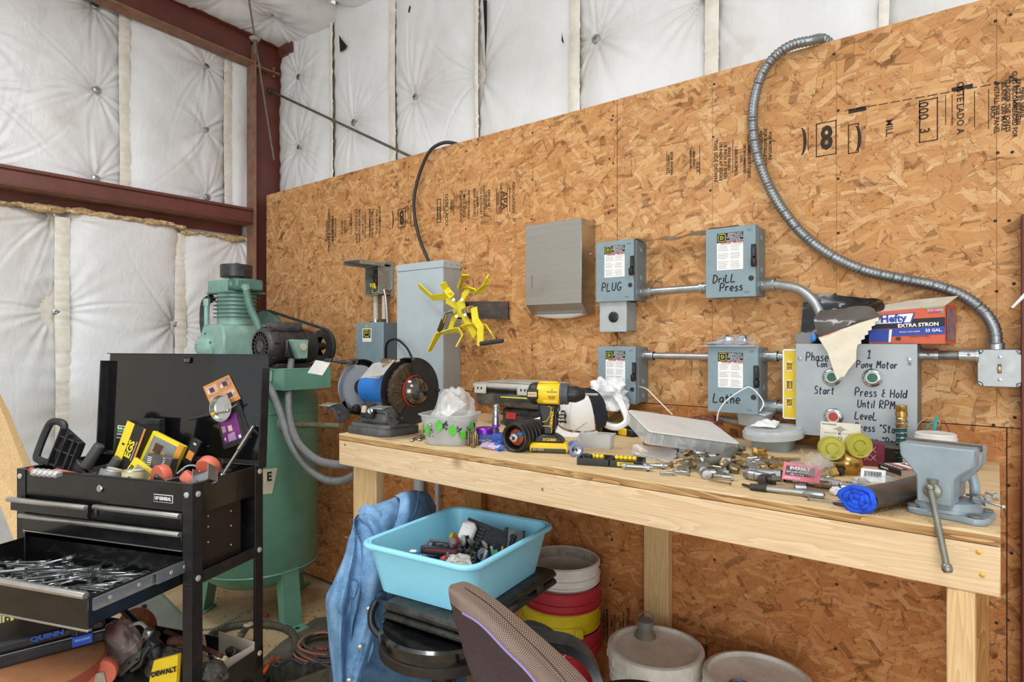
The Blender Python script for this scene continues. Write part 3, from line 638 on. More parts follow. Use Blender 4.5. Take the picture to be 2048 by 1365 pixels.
# yellow level beside the panel
X0, X1 = wx(1567,.10), wx(1594,.10); zt2, zb2 = wz(1567,701,.10), wz(1567,835,.10); w, h = X1 - X0, zt2 - zb2
lv = thing('spirit_level', 'small yellow spirit level hanging upright beside the control panel', 'level',(X0,0, zb2))
lb = MB(); hs = [.0,.17,.27,.43,.55,.72,.84,1.0]; dep = (-.11,-.085)
lb.b6(w * .12, w * .30, *dep,0, h); lb.b6(w * .76, w * .98, *dep,0, h); lb.b6(w * .12, w * .98,-.092,-.086,0, h)
for z0, z1 in ((0,.17),(.29,.42),(.56,.70),(.83,1.0)): lb.b6(w * .2, w * .9, dep[0] - .0004, dep[1], h * z0, h * z1)
lb.build('body', YEL, lv); MB().b6(0, w * .13,-.112,-.083,-.001, h + .001, bev=.001).b6(w * .98, w * 1.02,-.112,-.083,-.001, h + .001).b6(w * .1, w,-.112,-.083, h - .001, h + .004).b6(w * .1, w,-.112,-.083,-.003,.001).build('rail', WHT, lv)
for k,(z0, z1, an) in enumerate(((.17,.29,45),(.42,.56,90),(.70,.83,0))):
    z = h * (z0 + z1) / 2; c = Vector((w * .5,-.098, z)); d = Vector((math.cos(R(an)),0, math.sin(R(an)))) * .012
    MB().cyl(c - d, c + d,.0048, n=10).build('vial', mat('#d6c23a',.2, alpha=.8), lv)
    b = MB()
    for q in ((w * .26, w * .30),(w * .74, w * .78)): b.b6(q[0], q[1],-.1115,-.11, h * z0, h * z1)
    b.b6(w * .26, w * .78,-.1115,-.11, h * z1 - .002, h * z1 + .001).b6(w * .26, w * .78,-.1115,-.11, h * z0 - .001, h * z0 + .002).build('vial_frame', WHT, lv)
MB().lathe([(.004,0),(.004,.0012),(.0001,.0012)],12, frame((w * .5,-.11, h * .93),*XZV)).build('hang_hole', mat('#c9b060',.5), lv)
MB().b6(w * .3, w * .8,-.084,-.0015, h * .9, h * .94).build('hang_peg', GREYD, lv)
# light switch box
X0, X1 = wx(1954,.055), wx(2046,.055); zt, zb = wz(2000,699,.055), wz(2000,775,.055); w, h = X1 - X0, zt - zb
sb = thing('switch_box', 'galvanised square light switch box on the wall right of the control panel', 'switch box',(X0,0, zb))
def rr(w, h, r, n=5, inset=0):
    P = []
    for cx, cy, a0 in ((w - r, r,-90),(w - r, h - r,0),(r, h - r,90),(r, r,180)):
        for k in range(n + 1): a = R(a0 + 90 * k / n); P.append((cx + (r - inset) * math.cos(a), cy + (r - inset) * math.sin(a)))
    return P
GB = mat('#a5a8a8',.42,.6, var=.1, dirt=('#7a7d7d',.5,30))
MW = frame((0,0,0),*XZV)
MB().prism(rr(w, h,.012),.0015,.044, MW, bev=.002).build('back_box', GB, sb)
pl_ = [(w * .14,0),(w * .86,0),(w * .88, h * .1),(w, h * .14),(w, h * .86),(w * .9, h * .9),(w * .86, h),(w * .14, h),(w * .1, h * .9),(0, h * .86),(0, h * .14),(w * .1, h * .1)]
MB().prism(pl_,.044,.055, MW, bev=.002).build('cover_plate', GB, sb)
s = MB().b6(w * .455, w * .545,-.0565,-.054, h * .36, h * .61, bev=.001).build('toggle_slot', mat('#6d5b3c',.5), sb)
MB().box((w * .5,-.064, h * .47),(w * .06,.020, h * .11),(R(-28),0,0), bev=.002).build('toggle', mat('#d9cba6',.4), sb)
for fx, fz in ((.5,.8),(.5,.2),(.07,.93),(.93,.93),(.07,.07),(.93,.07)): MB().lathe([(.0045,0),(.0045,.002),(.0001,.003)],10, frame((w * fx,-.055 if fx == .5 else -.044, h * fz),*XZV)).build('screw', CHROME, sb)
# big flexible conduit (ribbed)
def flex(name, label, pts, r, m, pitch, cat='conduit', amp=.18, n=10, fit=True, mm=None):
    P = bez(pts,10); o = thing(name, label, cat, P[0]); O = P[0]; out = []; rr_ = []; acc = 0
    dense = []
    for i in range(len(P) - 1):
        k = max(1, int((P[i + 1] - P[i]).length / (pitch / 4)))
        for j in range(k): dense.append(P[i].lerp(P[i + 1], j / k))
    dense.append(P[-1]); s = 0
    for i, p in enumerate(dense):
        if i: s += (p - dense[i - 1]).length
        rr_.append(r * (1 - amp + amp * abs(math.sin(PI * s / pitch)) * 1.3)); out.append(p - O)
    MB().tube(out, rr_, n).build('ribbed_tube', m, o, ang=80)
    return o
FLX = mat('#8f9496',.38,.85, var=.1, vs=30)
sz = wz(2000,699,.03) 
fx = flex('flexible_conduit', 'large ribbed metal conduit arching over the wall top down to the switch box',[Vector((onY(1665,80,.03).x + .02,.07,2.40)), onY(1650,80,.01), onY(1620,82,-.03), onY(1580,92,-.035), onY(1545,118,-.035), onY(1520,158,-.035), onY(1506,220,-.035), onY(1510,290,-.035), onY(1530,355,-.035), onY(1560,412,-.035), onY(1605,468,-.035), onY(1660,510,-.035),
    onY(1725,540,-.035), onY(1800,558,-.035), onY(1870,572,-.035), onY(1925,592,-.035), onY(1968,625,-.035), onY(1988,658,-.035), onY(1992,690,-.035)],.0165, FLX,.0115, amp=.2, n=14)
p = onY(1992,697,-.035) - onY(1665,80,.03)
q = Vector((onY(1992,697,-.035).x,-.03, sz)); MB().cyl(q - fx.location, q - fx.location + Vector((0,0,.018)),.02, n=16).build('connector', GALV, fx)
# tall grey enclosure
X0, X1 = wx(794,.123), wx(886,.123); zt = wz(886,520,.123); w = X1 - X0; zb = 1.0; h = zt - zb
te = thing('breaker_panel', 'tall narrow light grey metal enclosure on the wall behind the yellow wheel', 'enclosure',(X0,0, zb))
GL1 = mat('#b3bfc4',.45, var=.04, vs=6, dirt=('#9aa8ad',.4,9)); GL2 = mat('#a3a7a4',.5, var=.05)
MB().b6(0, w,-.118,-.0015,0, h - .035, bev=.0015).build('enclosure', GL2, te); MB().b6(-.001, w,-.1225,-.1185,0, h - .036, bev=.001).build('door', GL1, te)
MB().b6(-.002, w + .003,-.125,-.0015, h - .035, h, bev=.0015).build('top_cap', GL1, te)
for y in (-.11,-.07,-.03): MB().lathe([(.0035,0),(.0035,.0015),(.0001,.002)],8, frame((w + .003, y, h - .017),(0,1,0),(0,0,1),(1,0,0))).build('rivet', GALV, te)
# black cable over the wall
zc = te.location.z + h
pts = [Vector((onY(912,285,0).x + .03,.08,2.42)), onY(905,286,.0), onY(880,288,-.03), onY(858,305,-.04), onY(840,345,-.04), onY(829,390,-.04), onY(829,430,-.04), onY(840,480,-.05), Vector((X0 + w * .52,-.06, zc + .002))]
o = thing('cable', 'black cable looping over the board top down into the tall grey enclosure', 'cable', pts[0]); MB().tube([p - pts[0] for p in bez(pts,8)],.0085,10).build('sheath', mat('#2c2a29',.5), o)
# meter-style disconnect with lifted lid
X0, X1 = wx(730,.09), wx(757,.09); zt, zb = wz(757,530,.09), wz(757,590,.09); w, h = X1 - X0, zt - zb
X1b = wx(771,0)
od = thing('outdoor_disconnect', 'small weatherproof disconnect box with raised lid and exposed wires', 'electrical box',(X0,0, zb))
GZ = mat('#9fa29a',.5,.4, var=.15, dirt=('#6d6a60',.5,30))
b = MB(); b.b6(0, w,-.012,-.0015,0, h).b6(0,.004,-.09,-.012,0, h).b6(w - .004, w,-.09,-.012,0, h).b6(0, w,-.09,-.012,0,.004).b6(0, w,-.09,-.012, h - .004, h); b.b6(w, w + .022,-.012,-.0015,-.006, h + .02); b.build('box_shell', GZ, od)
l = MB(); l.box((w * .45,-.14, h + .010),(w + .03,.16,.006),(R(-3),0,0), bev=.002); l.b6(-.015, w + .012,-.06,.0 - .002, h + .006, h + .022, bev=.003); l.b6(-.015,-.012,-.22,-.06, h - .006, h + .010); l.b6(w + .010, w + .014,-.22,-.06, h - .006, h + .010)
for x in (.02, w * .55): l.box((x,-.205, h + .014),(.03,.05,.008), bev=.003)
l.build('raised_lid', GZ, od)
m_ = MB(); m_.b6(.02, w - .012,-.05,-.014, h * .45, h * .9, bev=.003); m_.b6(.028, w - .02,-.065,-.05, h * .62, h * .72); 
m_.build('breaker', BLK, od); MB().b6(w * .45, w * .52,-.06,-.05, h * .35, h * .6).build('copper_bar', mat('#8c3a28',.4,.5), od)
for k,(dx, c) in enumerate(((.25, '#d8cc3a'),(.4, '#c9bd33'),(.55, '#e6dc4a'))):
    MB().cyl((w * dx,-.07, h * (.30 - .03 * k)),(w * dx,-.078, h * .42),.0065,.0045,8).build('wire_nut', mat(c,.45), od)
MB().tube(bez([(w * .25,-.06, h * .3),(w * .35,-.07, h * .1),(w * .6,-.06, h * .12),(w * .8,-.05, h * .3)],6),.0025,6).build('wire', mat('#c9bd5a',.5), od)
MB().lathe([(.013,0),(.013,.004),(.009,.006)],14, frame((w + .008,-.012, h * .25),*XZV)).build('knockout', GALV, od)
OZ = zb; OX = X0; OW = w
# lower square box with emblem
X0, X1 = wx(712,.115), wx(766,.115); zt2, zb2 = wz(766,645,.115), wz(766,760,.115); w, h = X1 - X0, zt2 - zb2
sq = thing('electrical_box', 'grey square-emblem electrical box behind the grinder, fed by two white pipes', 'electrical box',(X0,0, zb2))
MB().b6(0, w,-.11,-.0015,0, h, bev=.002).build('enclosure', GREYD, sq); MB().b6(-.001, w + .001,-.115,-.109,-.001, h + .001, bev=.0015).build('door', GREYB, sq)
s = MB().b6(w * .25, w * .58,-.1156,-.1149, h * .66, h * .90).build('sticker', PAPER, sq, smooth=False); MB().b6(w * .28, w * .55,-.1161,-.1155, h * .73, h * .885).build('nameplate', BLK, s, smooth=False)
b = MB(); q = w * .20; qx, qz = w * .315, h * .745
for (a0, a1, c0, c1) in ((0, q,0,.1 * q),(0, q,.9 * q, q),(0,.1 * q,0, q),(.9 * q, q,0, q)): b.b6(qx + a0, qx + a1,-.1166,-.116, qz + c0 * 1.3, qz + c1 * 1.3)
b.build('emblem_frame', YSQ, s, smooth=False); text('D', q * .7, frame((qx + q / 2,-.1165, qz + q * .62),*XZV), YSQ, s, 'emblem', bold=.001)
PVC = mat('#c3c0b4',.5, var=.08, dirt=('#8b8675',.5,30))
for k, f_ in enumerate((.22,.72)):
    x = OX + OW * (.32 if k == 0 else .95)
    o = thing('pipe',['left', 'right'][k] + ' of two short white pipes linking the open disconnect and lower box', 'pipe',(x,-.045, zt2))
    MB().cyl((0,0,0),(0,0, OZ - zt2 - .001),.014, n=14).build('tube', PVC, o); MB().cyl((0,0,.0),(0,0,.02),.018, n=14).build('collar', BLKM if k else GALV, o)
# thin flexible conduit from the disconnect down to the grinder cable
a = Vector((OX + OW + .008,-.02, OZ + .03))
fl = flex('flexible_conduit', 'thin bright ribbed metal conduit dropping beside the lower grey box',[a, a + Vector((.015,-.05,0)), onY(772,600,-.07), onY(775,650,-.07), onY(773,700,-.08), onY(771,722,-.09)],.0075, CHROME,.007, n=10)
q = onY(771,722,-.09) - a; MB().cyl(q, q + Vector((0,0,-.03)),.013,.018, n=12).cyl(q + Vector((0,0,-.03)), q + Vector((0,0,-.06)),.018,.015, n=12).build('connector', BLKM, fl)
pts = [onY(772,735,-.09), onY(773,690,-.12), onY(790,679,-.14), onY(808,690,-.18), onY(822,712,-.22), onY(835,760,-.25), onY(838,800,-.28)]
o = thing('power_cable', 'black power cord arching from wall connector to behind the bench grinder', 'cord', pts[0]); MB().tube([p - pts[0] for p in bez(pts,6)],.006,8).build('sheath', BLK, o)
# steel blade clamped on the wall and the yellow tined wheel on it
zt, zb = wz(960,606,.02), wz(960,640,.02); x0, x1 = wx(886,.10), wx(1016,.02)
bl = thing('steel_bar', 'flat dark steel bar sticking out from the wall holding the yellow wheel', 'bar',(x1,-.02, zb))
q0 = onY(905,630,-.18) - bl.location; q1 = onY(1016,630,-.02) - bl.location
d = (q1 - q0); d.z = 0
MB().raw([(q0.x, q0.y,0),(0,0,0),(0,0, zt - zb),(q0.x, q0.y, zt - zb),(q0.x, q0.y + .006,0),(0,.006,0),(0,.006, zt - zb),(q0.x, q0.y + .006, zt - zb)],[(0,1,2,3),(4,7,6,5),(3,2,6,7),(0,4,5,1),(1,5,6,2),(0,3,7,4)]).build('plate', mat('#3b322d',.5,.5, var=.25, dirt=('#6d5a4a',.5,30)), bl)
MB().b6(-.09,-.01,.006,.0195,.005, zt - zb - .005).build('mount', mat('#3b322d',.6), bl)
HY = -.235
hub = onY(921,618, HY)
yw = thing('tined_wheel', 'yellow hand-cranked wheel with bent flat tines in front of grey enclosure', 'wheel', hub,0)
YP = mat('#e3d126',.38, var=.06, vs=15, dirt=('#b7a52c',.3,25))
dirn = Vector((-.25,-1,.05)).normalized()
H = frame((0,0,0),(1,-.25,0),(0,0,1)); Hi = H
def hp(px, py, k=0.0):  # a point in the hub plane (k: metres toward the room)
    n_ = H.to_3x3() @ Vector((0,0,1)); d = ray(px, py); o_ = hub + n_ * k; t = (o_ - CAM).dot(n_) / d.dot(n_); return CAM + d * t - hub
MB().lathe([(.036,-.004),(.038,-.003),(.038,.003),(.036,.004)],28, H).build('hub_plate', YP, yw)
def tine(pts, wv, name='tine'):
    # flat bar following pts; wv: direction across the bar
    b = MB(); vs = []; wv = Vector(wv)
    n_ = len(pts)
    for i, p in enumerate(pts):
        t = (pts[min(i + 1, n_ - 1)] - pts[max(i - 1,0)]).normalized(); ww = (wv[i] if isinstance(wv, list) else wv); ww = (ww - t * ww.dot(t)).normalized() * .0155; th = t.cross(ww).normalized() * .003
        for a_, c_ in ((-1,-1),(1,-1),(1,1),(-1,1)): vs.append(p + ww * a_ + th * c_)
    fs = [(0,3,2,1), tuple((n_ - 1) * 4 + k for k in range(4))]
    for i in range(n_ - 1):
        for k in range(4): fs.append((i * 4 + k, i * 4 + (k + 1) % 4, i * 4 + 4 + (k + 1) % 4, i * 4 + 4 + k))
    b.raw(vs, fs); b.build(name, YP, yw, ang=25)
N_ = H.to_3x3() @ Vector((0,0,1)); CR = lambda a, b_: (b_ - a).cross(N_).normalized()
# each arm: flat spoke in the wheel plane, then a crosspiece seen on edge, both ends bent out
def spoke(px, py): a, b_ = hp(915,612), hp(px, py); tine([a * .2, a.lerp(b_,.6), b_], CR(a, b_), 'spoke')
spoke(938,578); spoke(893,600); spoke(900,662); spoke(951,672)
UP = Vector((0,0,1))
tine([hp(838,571,.02), hp(865,596,.01), hp(905,592,0)],(.1,-.5,.9)); tine([hp(905,594,0), hp(892,578,.01), hp(886,566,.03)],(.8,.3,.5))
tine([hp(931,550,.03), hp(916,576,.0), hp(940,578,0), hp(955,584,.0)],(.5,-.7,.3)); tine([hp(955,586,0), hp(970,570,.02), hp(975,553,.03)],(.6,-.6,.3))
tine([hp(858,703,.03), hp(877,668,.01), hp(905,662,0), hp(918,660,0)],(.45,-.6,.4)); tine([hp(918,660,0), hp(925,672,.01), hp(913,694,.03)],(.6,-.6,.3))
tine([hp(926,656,0), hp(940,652,0), hp(960,650,.0), hp(975,655,.01), hp(986,672,.03)],(.3,-.8,.5)); tine([hp(925,640,-.02), hp(945,680,-.03)],(.7,-.5,.3))
# crank arm, handle, spring, bolts, drive socket
cy = .045
tine([hp(948,616, cy), hp(951,640, cy + .004), hp(961,655, cy + .03), hp(961,692, cy + .03)],(1,0,0), 'crank_arm')
MB().cyl(hp(961,688, cy + .03), hp(961,688, cy + .03) + Vector((.115,-.0,.012)),.0095,.0085,12, bev=.002).build('crank_handle', BLKM, yw)
sp = []; a, b_ = hp(926,622,0), hp(946,618, cy)
for i in range(90):
    t = i / 89; q = a.lerp(b_, t); an = t * 2 * PI * 7; sp.append(q + UP * .013 * math.sin(an) + Vector((1,.3,0)).normalized() * .010 * math.cos(an))
MB().tube(sp,.0016,6).build('spring', BRASS, yw); MB().cyl(a, b_,.006, n=10).build('axle', GALV, yw)
for px, py in ((907,600),(924,600),(913,633),(930,630)): MB().cyl(hp(px, py,0), hp(px, py,.012),.007, n=6).cyl(hp(px, py,.012), hp(px, py,.02),.004, n=8).build('bolt', CHROME, yw)
MB().tube([hp(908,622,.02), hp(893,624,.02), hp(886,645,.02)],[.011,.012,.009],10).build('drive_socket', CHROME, yw)
MB().cyl(hp(887,640,.02), hp(879,662,.02),.011,.012,12).build('adapter', mat('#5f5138',.45,.6), yw)
MB().b6(-.075,-.005,.03,.06,-.03,.03, bev=.004).build('clamp', mat('#38302b',.5,.4), yw)
# ================= workbench =================
BT = 1.122; BX0, BX1, BY = -1.907,.004,-.825
def B(px, py, h=0.0): return onZ(px, py, BT + h)
def mpp(p): return (p - CAM).dot(VD) / FPX      # metres per pixel at a point
bench = thing('workbench', 'long pine workbench with plywood top running along the strand board wall', 'workbench',(BX0, BY,0)); L = BX1 - BX0
PLY = wood('#e6d0a8', '#c9a878', 'X'); PLYE = wood('#d8b277', '#8a5f35', 'X')
b = MB(); b.b6(0, L,0,-BY - .003, BT - .006, BT); b.build('plywood_top', PLY, bench, smooth=False)
b = MB(); b.b6(0, L,.0005,-BY - .003, BT - .022, BT - .0065); b.build('plywood_core', PLYE, bench, smooth=False)
MB().b6(.0, L,0,.038, BT - .113, BT - .024, bev=.002).build('front_rail', PINE, bench)
MB().b6(.0,.038,.039,-BY - .045, BT - .113, BT - .024, bev=.002).build('side_rail', PINED, bench); MB().b6(L - .020, L,.039,-BY - .045, BT - .113, BT - .024, bev=.002).build('side_rail', PINED, bench)
MB().b6(0, L,-BY - .042,-BY - .004, BT - .113, BT - .024, bev=.002).build('back_rail', PINED, bench)
def leg(pa, pb, y, dep, m=PINEZ, x=None):
    if x is None: x = (onY(pa,900, y).x - BX0, onY(pb,900, y).x - BX0)
    MB().b6(x[0], x[1], y - BY, y - BY + dep,0, BT - .1135, bev=.003).build('leg', m, bench)
leg(706,752, BY + .04,.038); leg(1287,1336,-.045,.040, PINEZ); leg(930,962,-.045,.04, PINED); leg(0,0, BY + .001,.089, PINEZ,(L - .078, L - .036)); leg(0,0,-.16,.089, PINED,(L - .06, L - .022))
sw = mat('#c9a64a',.35,.8)
for px, py in ((1957,1105),(1964,1151),(1085,979),(690,890)):
    p = onY(px, py, BY) - Vector((BX0, BY,0)); MB().lathe([(.0045,0),(.0045,.0008),(.0001,.0012)],10, frame(p,*XZV)).build('screw', sw, bench)
for px, y0, w_, lab in ((838,-.05,.027, 'wide grey plastic pipe standing against the wall under the workbench'),(875,-.04,.0125, 'thin grey pipe standing against the wall under the workbench')):
    p = onY(px,960, y0); o = thing('wall_pipe', lab, 'pipe',(p.x, y0,0)); MB().cyl((0,0,.0),(0,0, BT - .115), w_, n=18).build('tube', mat('#a9adae',.45,.1), o)
    MB().cyl((0,0,.92),(0,0,.95), w_ + .004, n=18).build('collar', mat('#b9a988',.5), o)
# ---------- bench grinder ----------
gr = thing('bench_grinder', 'blue bench grinder with wire wheel and black guards at left end of bench', 'grinder',(-1.80,-.705, BT))
CAST = mat('#4b4d50',.5,.2, var=.15, dirt=('#7d7a74',.5,25)); GU = mat('#1f1f20',.42,.1, var=.2, dirt=('#4e4a44',.35,15)); BLUE = mat('#1f6fc0',.35, var=.05, dirt=('#5d7fa0',.2,20)); STONE = mat('#9fa5ad',.95, var=.12, vs=300)
ax = .163; AX = lambda x: frame((x,0, ax),(0,1,0),(0,0,1),(1,0,0))
def oct_(w, d, c): return [(-w + c,-d),(w - c,-d),(w,-d + c),(w, d - c),(w - c, d),(-w + c, d),(-w, d - c),(-w,-d + c)]
MB().prism(oct_(.118,.095,.03),0,.028, bev=.004).build('base', CAST, gr)
MB().prism(oct_(.106,.083,.025),.0285,.04).prism(oct_(.075,.055,.015),.0405,.075, bev=.004).box((0,0,.10),(.11,.09,.05), bev=.01).build('pedestal', mat('#6a6a68',.5,.2, var=.15), gr)
MB().lathe([(.05,-.085),(.061,-.075),(.063,-.06),(.063,.055),(.061,.066),(.05,.075)],36, AX(0)).build('motor_housing', BLUE, gr)
for s in (-1,1):
    b = MB().lathe([(.052,.0),(.050,.016),(.030,.026),(.028,.040)],28, AX(.070) if s > 0 else frame((-.078,0, ax),(0,-1,0),(0,0,1),(-1,0,0)))
    b.build('end_bell', GU, gr)
q = MB(); q.grid(lambda u, v: (-.045 + .08 * u,-.0640 * math.cos(R(40 + 34 * v)), ax + .0640 * math.sin(R(40 + 34 * v))),2,8); q.build('spec_plate', mat('#c9cccd',.4,.3), gr)
b = MB()
for i in range(6): b.grid(lambda u, v, i=i: (-.040 + (.06 if i % 2 else .07) * u,-.0645 * math.cos(R(44 + 5 * i + 1.4 * v)), ax + .0645 * math.sin(R(44 + 5 * i + 1.4 * v))),2,2)
b.build('plate_print', mat('#8b9096',.6), gr)
def shell(x0, x1, r, a0, a1, name, m, par, face=None, n=40, th=.003):
    """guard: rim band from angle a0 to a1 around the axle plus a flat side at x=face"""
    b = MB(); A = [R(a0 + (a1 - a0) * i / n) for i in range(n + 1)]
    P = lambda a, rr, x: (x, rr * math.cos(a), ax + rr * math.sin(a)); vs = []; fs = []
    for a in A: vs += [P(a, r, x0), P(a, r, x1), P(a, r - th, x1), P(a, r - th, x0)]
    for i in range(n):
        for k in range(4): fs.append((i * 4 + k, i * 4 + (k + 1) % 4, i * 4 + 4 + (k + 1) % 4, i * 4 + 4 + k))
    fs += [(0,3,2,1),(n * 4, n * 4 + 1, n * 4 + 2, n * 4 + 3)]; b.raw(vs, fs)
    if face is not None:
        x, t = face; vs = [];
        poly = [(r * math.cos(a), r * math.sin(a)) for a in A] + [(.02 * math.cos(A[-1]),.02 * math.sin(A[-1])),(.02 * math.cos(A[0]),.02 * math.sin(A[0]))]
        b.prism(poly, x, x + t, frame((0,0, ax),(0,1,0),(0,0,1),(1,0,0)))
    return b.build(name, m, par)
# right side: wire wheel in guard
xw = .150
b = MB(); b.lathe([(.030,-.016),(.092,-.013),(.099,-.010),(.099,.010),(.092,.013),(.030,.013)],72, AX(xw)); rj = random.Random(4)
for v in b.bm.verts:
    r0 = math.hypot(v.co.y, v.co.z - ax)
    if r0 > .07: k = 1 + rj.uniform(-.03,.03); v.co.y *= k; v.co.z = ax + (v.co.z - ax) * k; v.co.x += rj.uniform(-.002,.002)
b.build('wire_wheel', mat('#4a3d30',.6,.5, var=.6, vs=330), gr)
b = MB()
for k in range(150):
    a = rj.uniform(-PI, PI); r0, r1 = rj.uniform(.032,.06), rj.uniform(.085,.103); da = rj.uniform(-.12,.12); x = xw + .014
    b.tube([(x, r0 * math.cos(a), ax + r0 * math.sin(a)),(x + rj.uniform(0,.003), r1 * math.cos(a + da), ax + r1 * math.sin(a + da))],.0009,3)
b.build('wire_bristle', mat('#8a7558',.4,.8, var=.4, vs=200), gr, kind='stuff')
shell(xw - .024, xw + .020,.119,-128,98, 'wheel_guard', GU, gr, face=(xw + .018,.003))
MB().lathe([(.118,0),(.118,.003),(.03,.003)],40, AX(xw - .026)).build('guard_back', GU, gr)
MB().lathe([(.056,.018),(.056,.0215),(.0001,.0215)],30, AX(xw)).build('blotter', mat('#b3322a',.6), gr)
MB().lathe([(.050,.0218),(.053,.027),(.050,.036),(.038,.049),(.020,.057),(.0001,.059)],36, AX(xw)).build('wheel_cap', mat('#6a655f',.12,1, var=.15), gr)
for a in (100,2,-62,-122):
    r0 = .112; p = (xw + .021, r0 * math.cos(R(a - 4)), ax + r0 * math.sin(R(a - 4))); MB().lathe([(.006,0),(.007,.006),(.004,.012)],6, frame(p,(0,1,0),(0,0,1),(1,0,0))).build('guard_bolt', BLKM, gr)
# left side: grinding stone in guard
xl = -.150
MB().lathe([(.02,-.014),(.083,-.014),(.085,-.012),(.085,.012),(.083,.014),(.02,.014)],48, AX(xl)).build('grinding_stone', STONE, gr)
shell(xl - .022, xl + .024,.108,-125,100, 'wheel_guard', GU, gr, face=(xl - .022,.003))
MB().prism([(.104 * math.cos(R(a)),.104 * math.sin(R(a))) for a in range(100,236,8)] + [(.09 * math.cos(R(a)),.09 * math.sin(R(a))) for a in range(235,99,-8)],0,.004, AX(xl + .018)).build('guard_edge', mat('#8f979e',.4,.5), gr)
MB().lathe([(.030,.0),(.030,.01),(.018,.016),(.0001,.016)],24, AX(xl + .014)).build('flange_nut', GU, gr)
# tool rests with brackets
for x, y, z in ((xl + .0,-.135,.105),(xw - .02,-.125,.112)):
    t = MB().box((x, y, z),(.058,.045,.004),(R(8),0, R(6)), bev=.001); t.build('tool_rest', mat('#a3a19b',.4,.7, var=.1), gr)
    MB().box((x, y + .010, z - .012),(.04,.02,.018), bev=.003).box((x + .018, y + .045, z - .030),(.008,.06,.07),(R(25),0,0), bev=.002).cyl((x + .02, y + .03, z - .03),(x + .035, y + .03, z - .03),.008, n=10).build('rest_bracket', CAST, gr)
# eye shields
SH = mat('#b9b9b2',.3,.1, var=.1, alpha=.72)
s1 = MB().box((xl - .045,-.145, ax + .078),(.072,.062,.002),(R(50), R(6), R(14)), bev=.0008); s1.build('eye_shield', mat('#c3c2bc',.35,.2, var=.08), gr)
MB().box((xl - .025,-.118, ax + .106),(.034,.014,.010),(R(40),0, R(10)), bev=.002).tube([(xl - .02,-.115, ax + .106),(xl + .01,-.085, ax + .098),(xl + .02,-.05, ax + .096)],.006,8).box((xl + .012,-.055, ax + .098),(.05,.035,.016),(0,0, R(30)), bev=.003).build('shield_bracket', mat('#3b3b3b',.4,.5), gr)
s2 = MB().box((.070,-.085, ax + .078),(.115,.085,.002),(R(38), R(-8), R(4)), bev=.0008); s2.build('eye_shield', SH, gr)
MB().box((.082,-.055, ax + .107),(.05,.018,.010),(R(35),0,0), bev=.002).tube([(.09,-.08, ax + .088),(.115,-.06, ax + .098),(.13,-.035, ax + .108)],.006,8).build('shield_bracket', SSD, gr)
# switch cluster under the motor
MB().box((-.005,-.066,.085),(.066,.022,.055),(R(-12),0,0), bev=.006).build('switch_housing', BLKM, gr)
MB().box((-.012,-.080,.092),(.022,.010,.026),(R(-12),0,0), bev=.002).build('rocker_switch', mat('#c8b89a',.5), gr)
MB().lathe([(.012,0),(.014,.012),(.010,.02)],10, frame((-.052,-.075,.095),*XZV)).build('knob', BLK, gr); MB().lathe([(.010,0),(.010,.02),(.007,.024)],10, frame((-.078,-.07,.09),*XZV)).build('knob', BLK, gr)
MB().tube([(.02,-.078,.09),(.035,-.095,.095),(.045,-.097,.08)],.004,8).cyl((.012,-.07,.088),(.028,-.085,.09),.009, n=10).build('wing_bolt', CHROME, gr)
# ---------- translucent helpers ----------
CLR = mat('#e3e5e4',.22, alpha=.32, var=.03); FROST = mat('#dfe3e4',.45, alpha=.62, var=.05, vs=12); FROSTD = mat('#d5d9d8',.4, alpha=.42, var=.08, vs=20)
def tub(b, w, d, h, t=.002, taper=.9, r=.02, rim=.004, z0=0, M=None):
    """open tub, rounded rectangle section, w x d at the top"""
    def ring(k, z, ins): return [(x * k, y * k, z) for x, y in [(p[0] - w / 2, p[1] - d / 2) for p in rr(w, d, r,4,0)]]
    R_ = [ring(taper * .001, z0,0), ring(taper, z0,0), ring(1, z0 + h,0), ring(1 + 2 * rim / w, z0 + h,0), ring(1 + 2 * rim / w, z0 + h + t,0), ring(1 - 2 * t / w, z0 + h + t,0), ring(taper - 2 * t / w, z0 + t,0), ring(.001, z0 + t,0)]
    n = len(R_[0]); vs = sum(R_,[]); fs = []
    for k in range(len(R_) - 1):
        for i in range(n): fs.append((k * n + i, k * n + (i + 1) % n,(k + 1) * n + (i + 1) % n,(k + 1) * n + i))
    return b.raw(vs, fs, M)
def crumple(b, c, sx, sy, sz, seed, n=22, amp=.18, M=None):
    """crumpled bag: noisy ellipsoid skin with sharp folds"""
    r = random.Random(seed); ph = [(Vector((r.uniform(-1,1), r.uniform(-1,1), r.uniform(-1,1))).normalized(), r.uniform(3,11), r.uniform(0,6)) for _ in range(9)]
    def f(u, v):
        a, e = u * 2 * PI,(v - .5) * PI; d = Vector((math.cos(e) * math.cos(a), math.cos(e) * math.sin(a), math.sin(e)))
        k = 1 + sum(amp * (abs(math.sin(d.dot(q) * fr + p)) - .5) * 4 / fr for q, fr, p in ph) * .8
        return (c[0] + d.x * sx * k, c[1] + d.y * sy * k, c[2] + max(-1, d.z * k) * sz)
    return b.grid(f, n * 2, n, M, close_u=True)
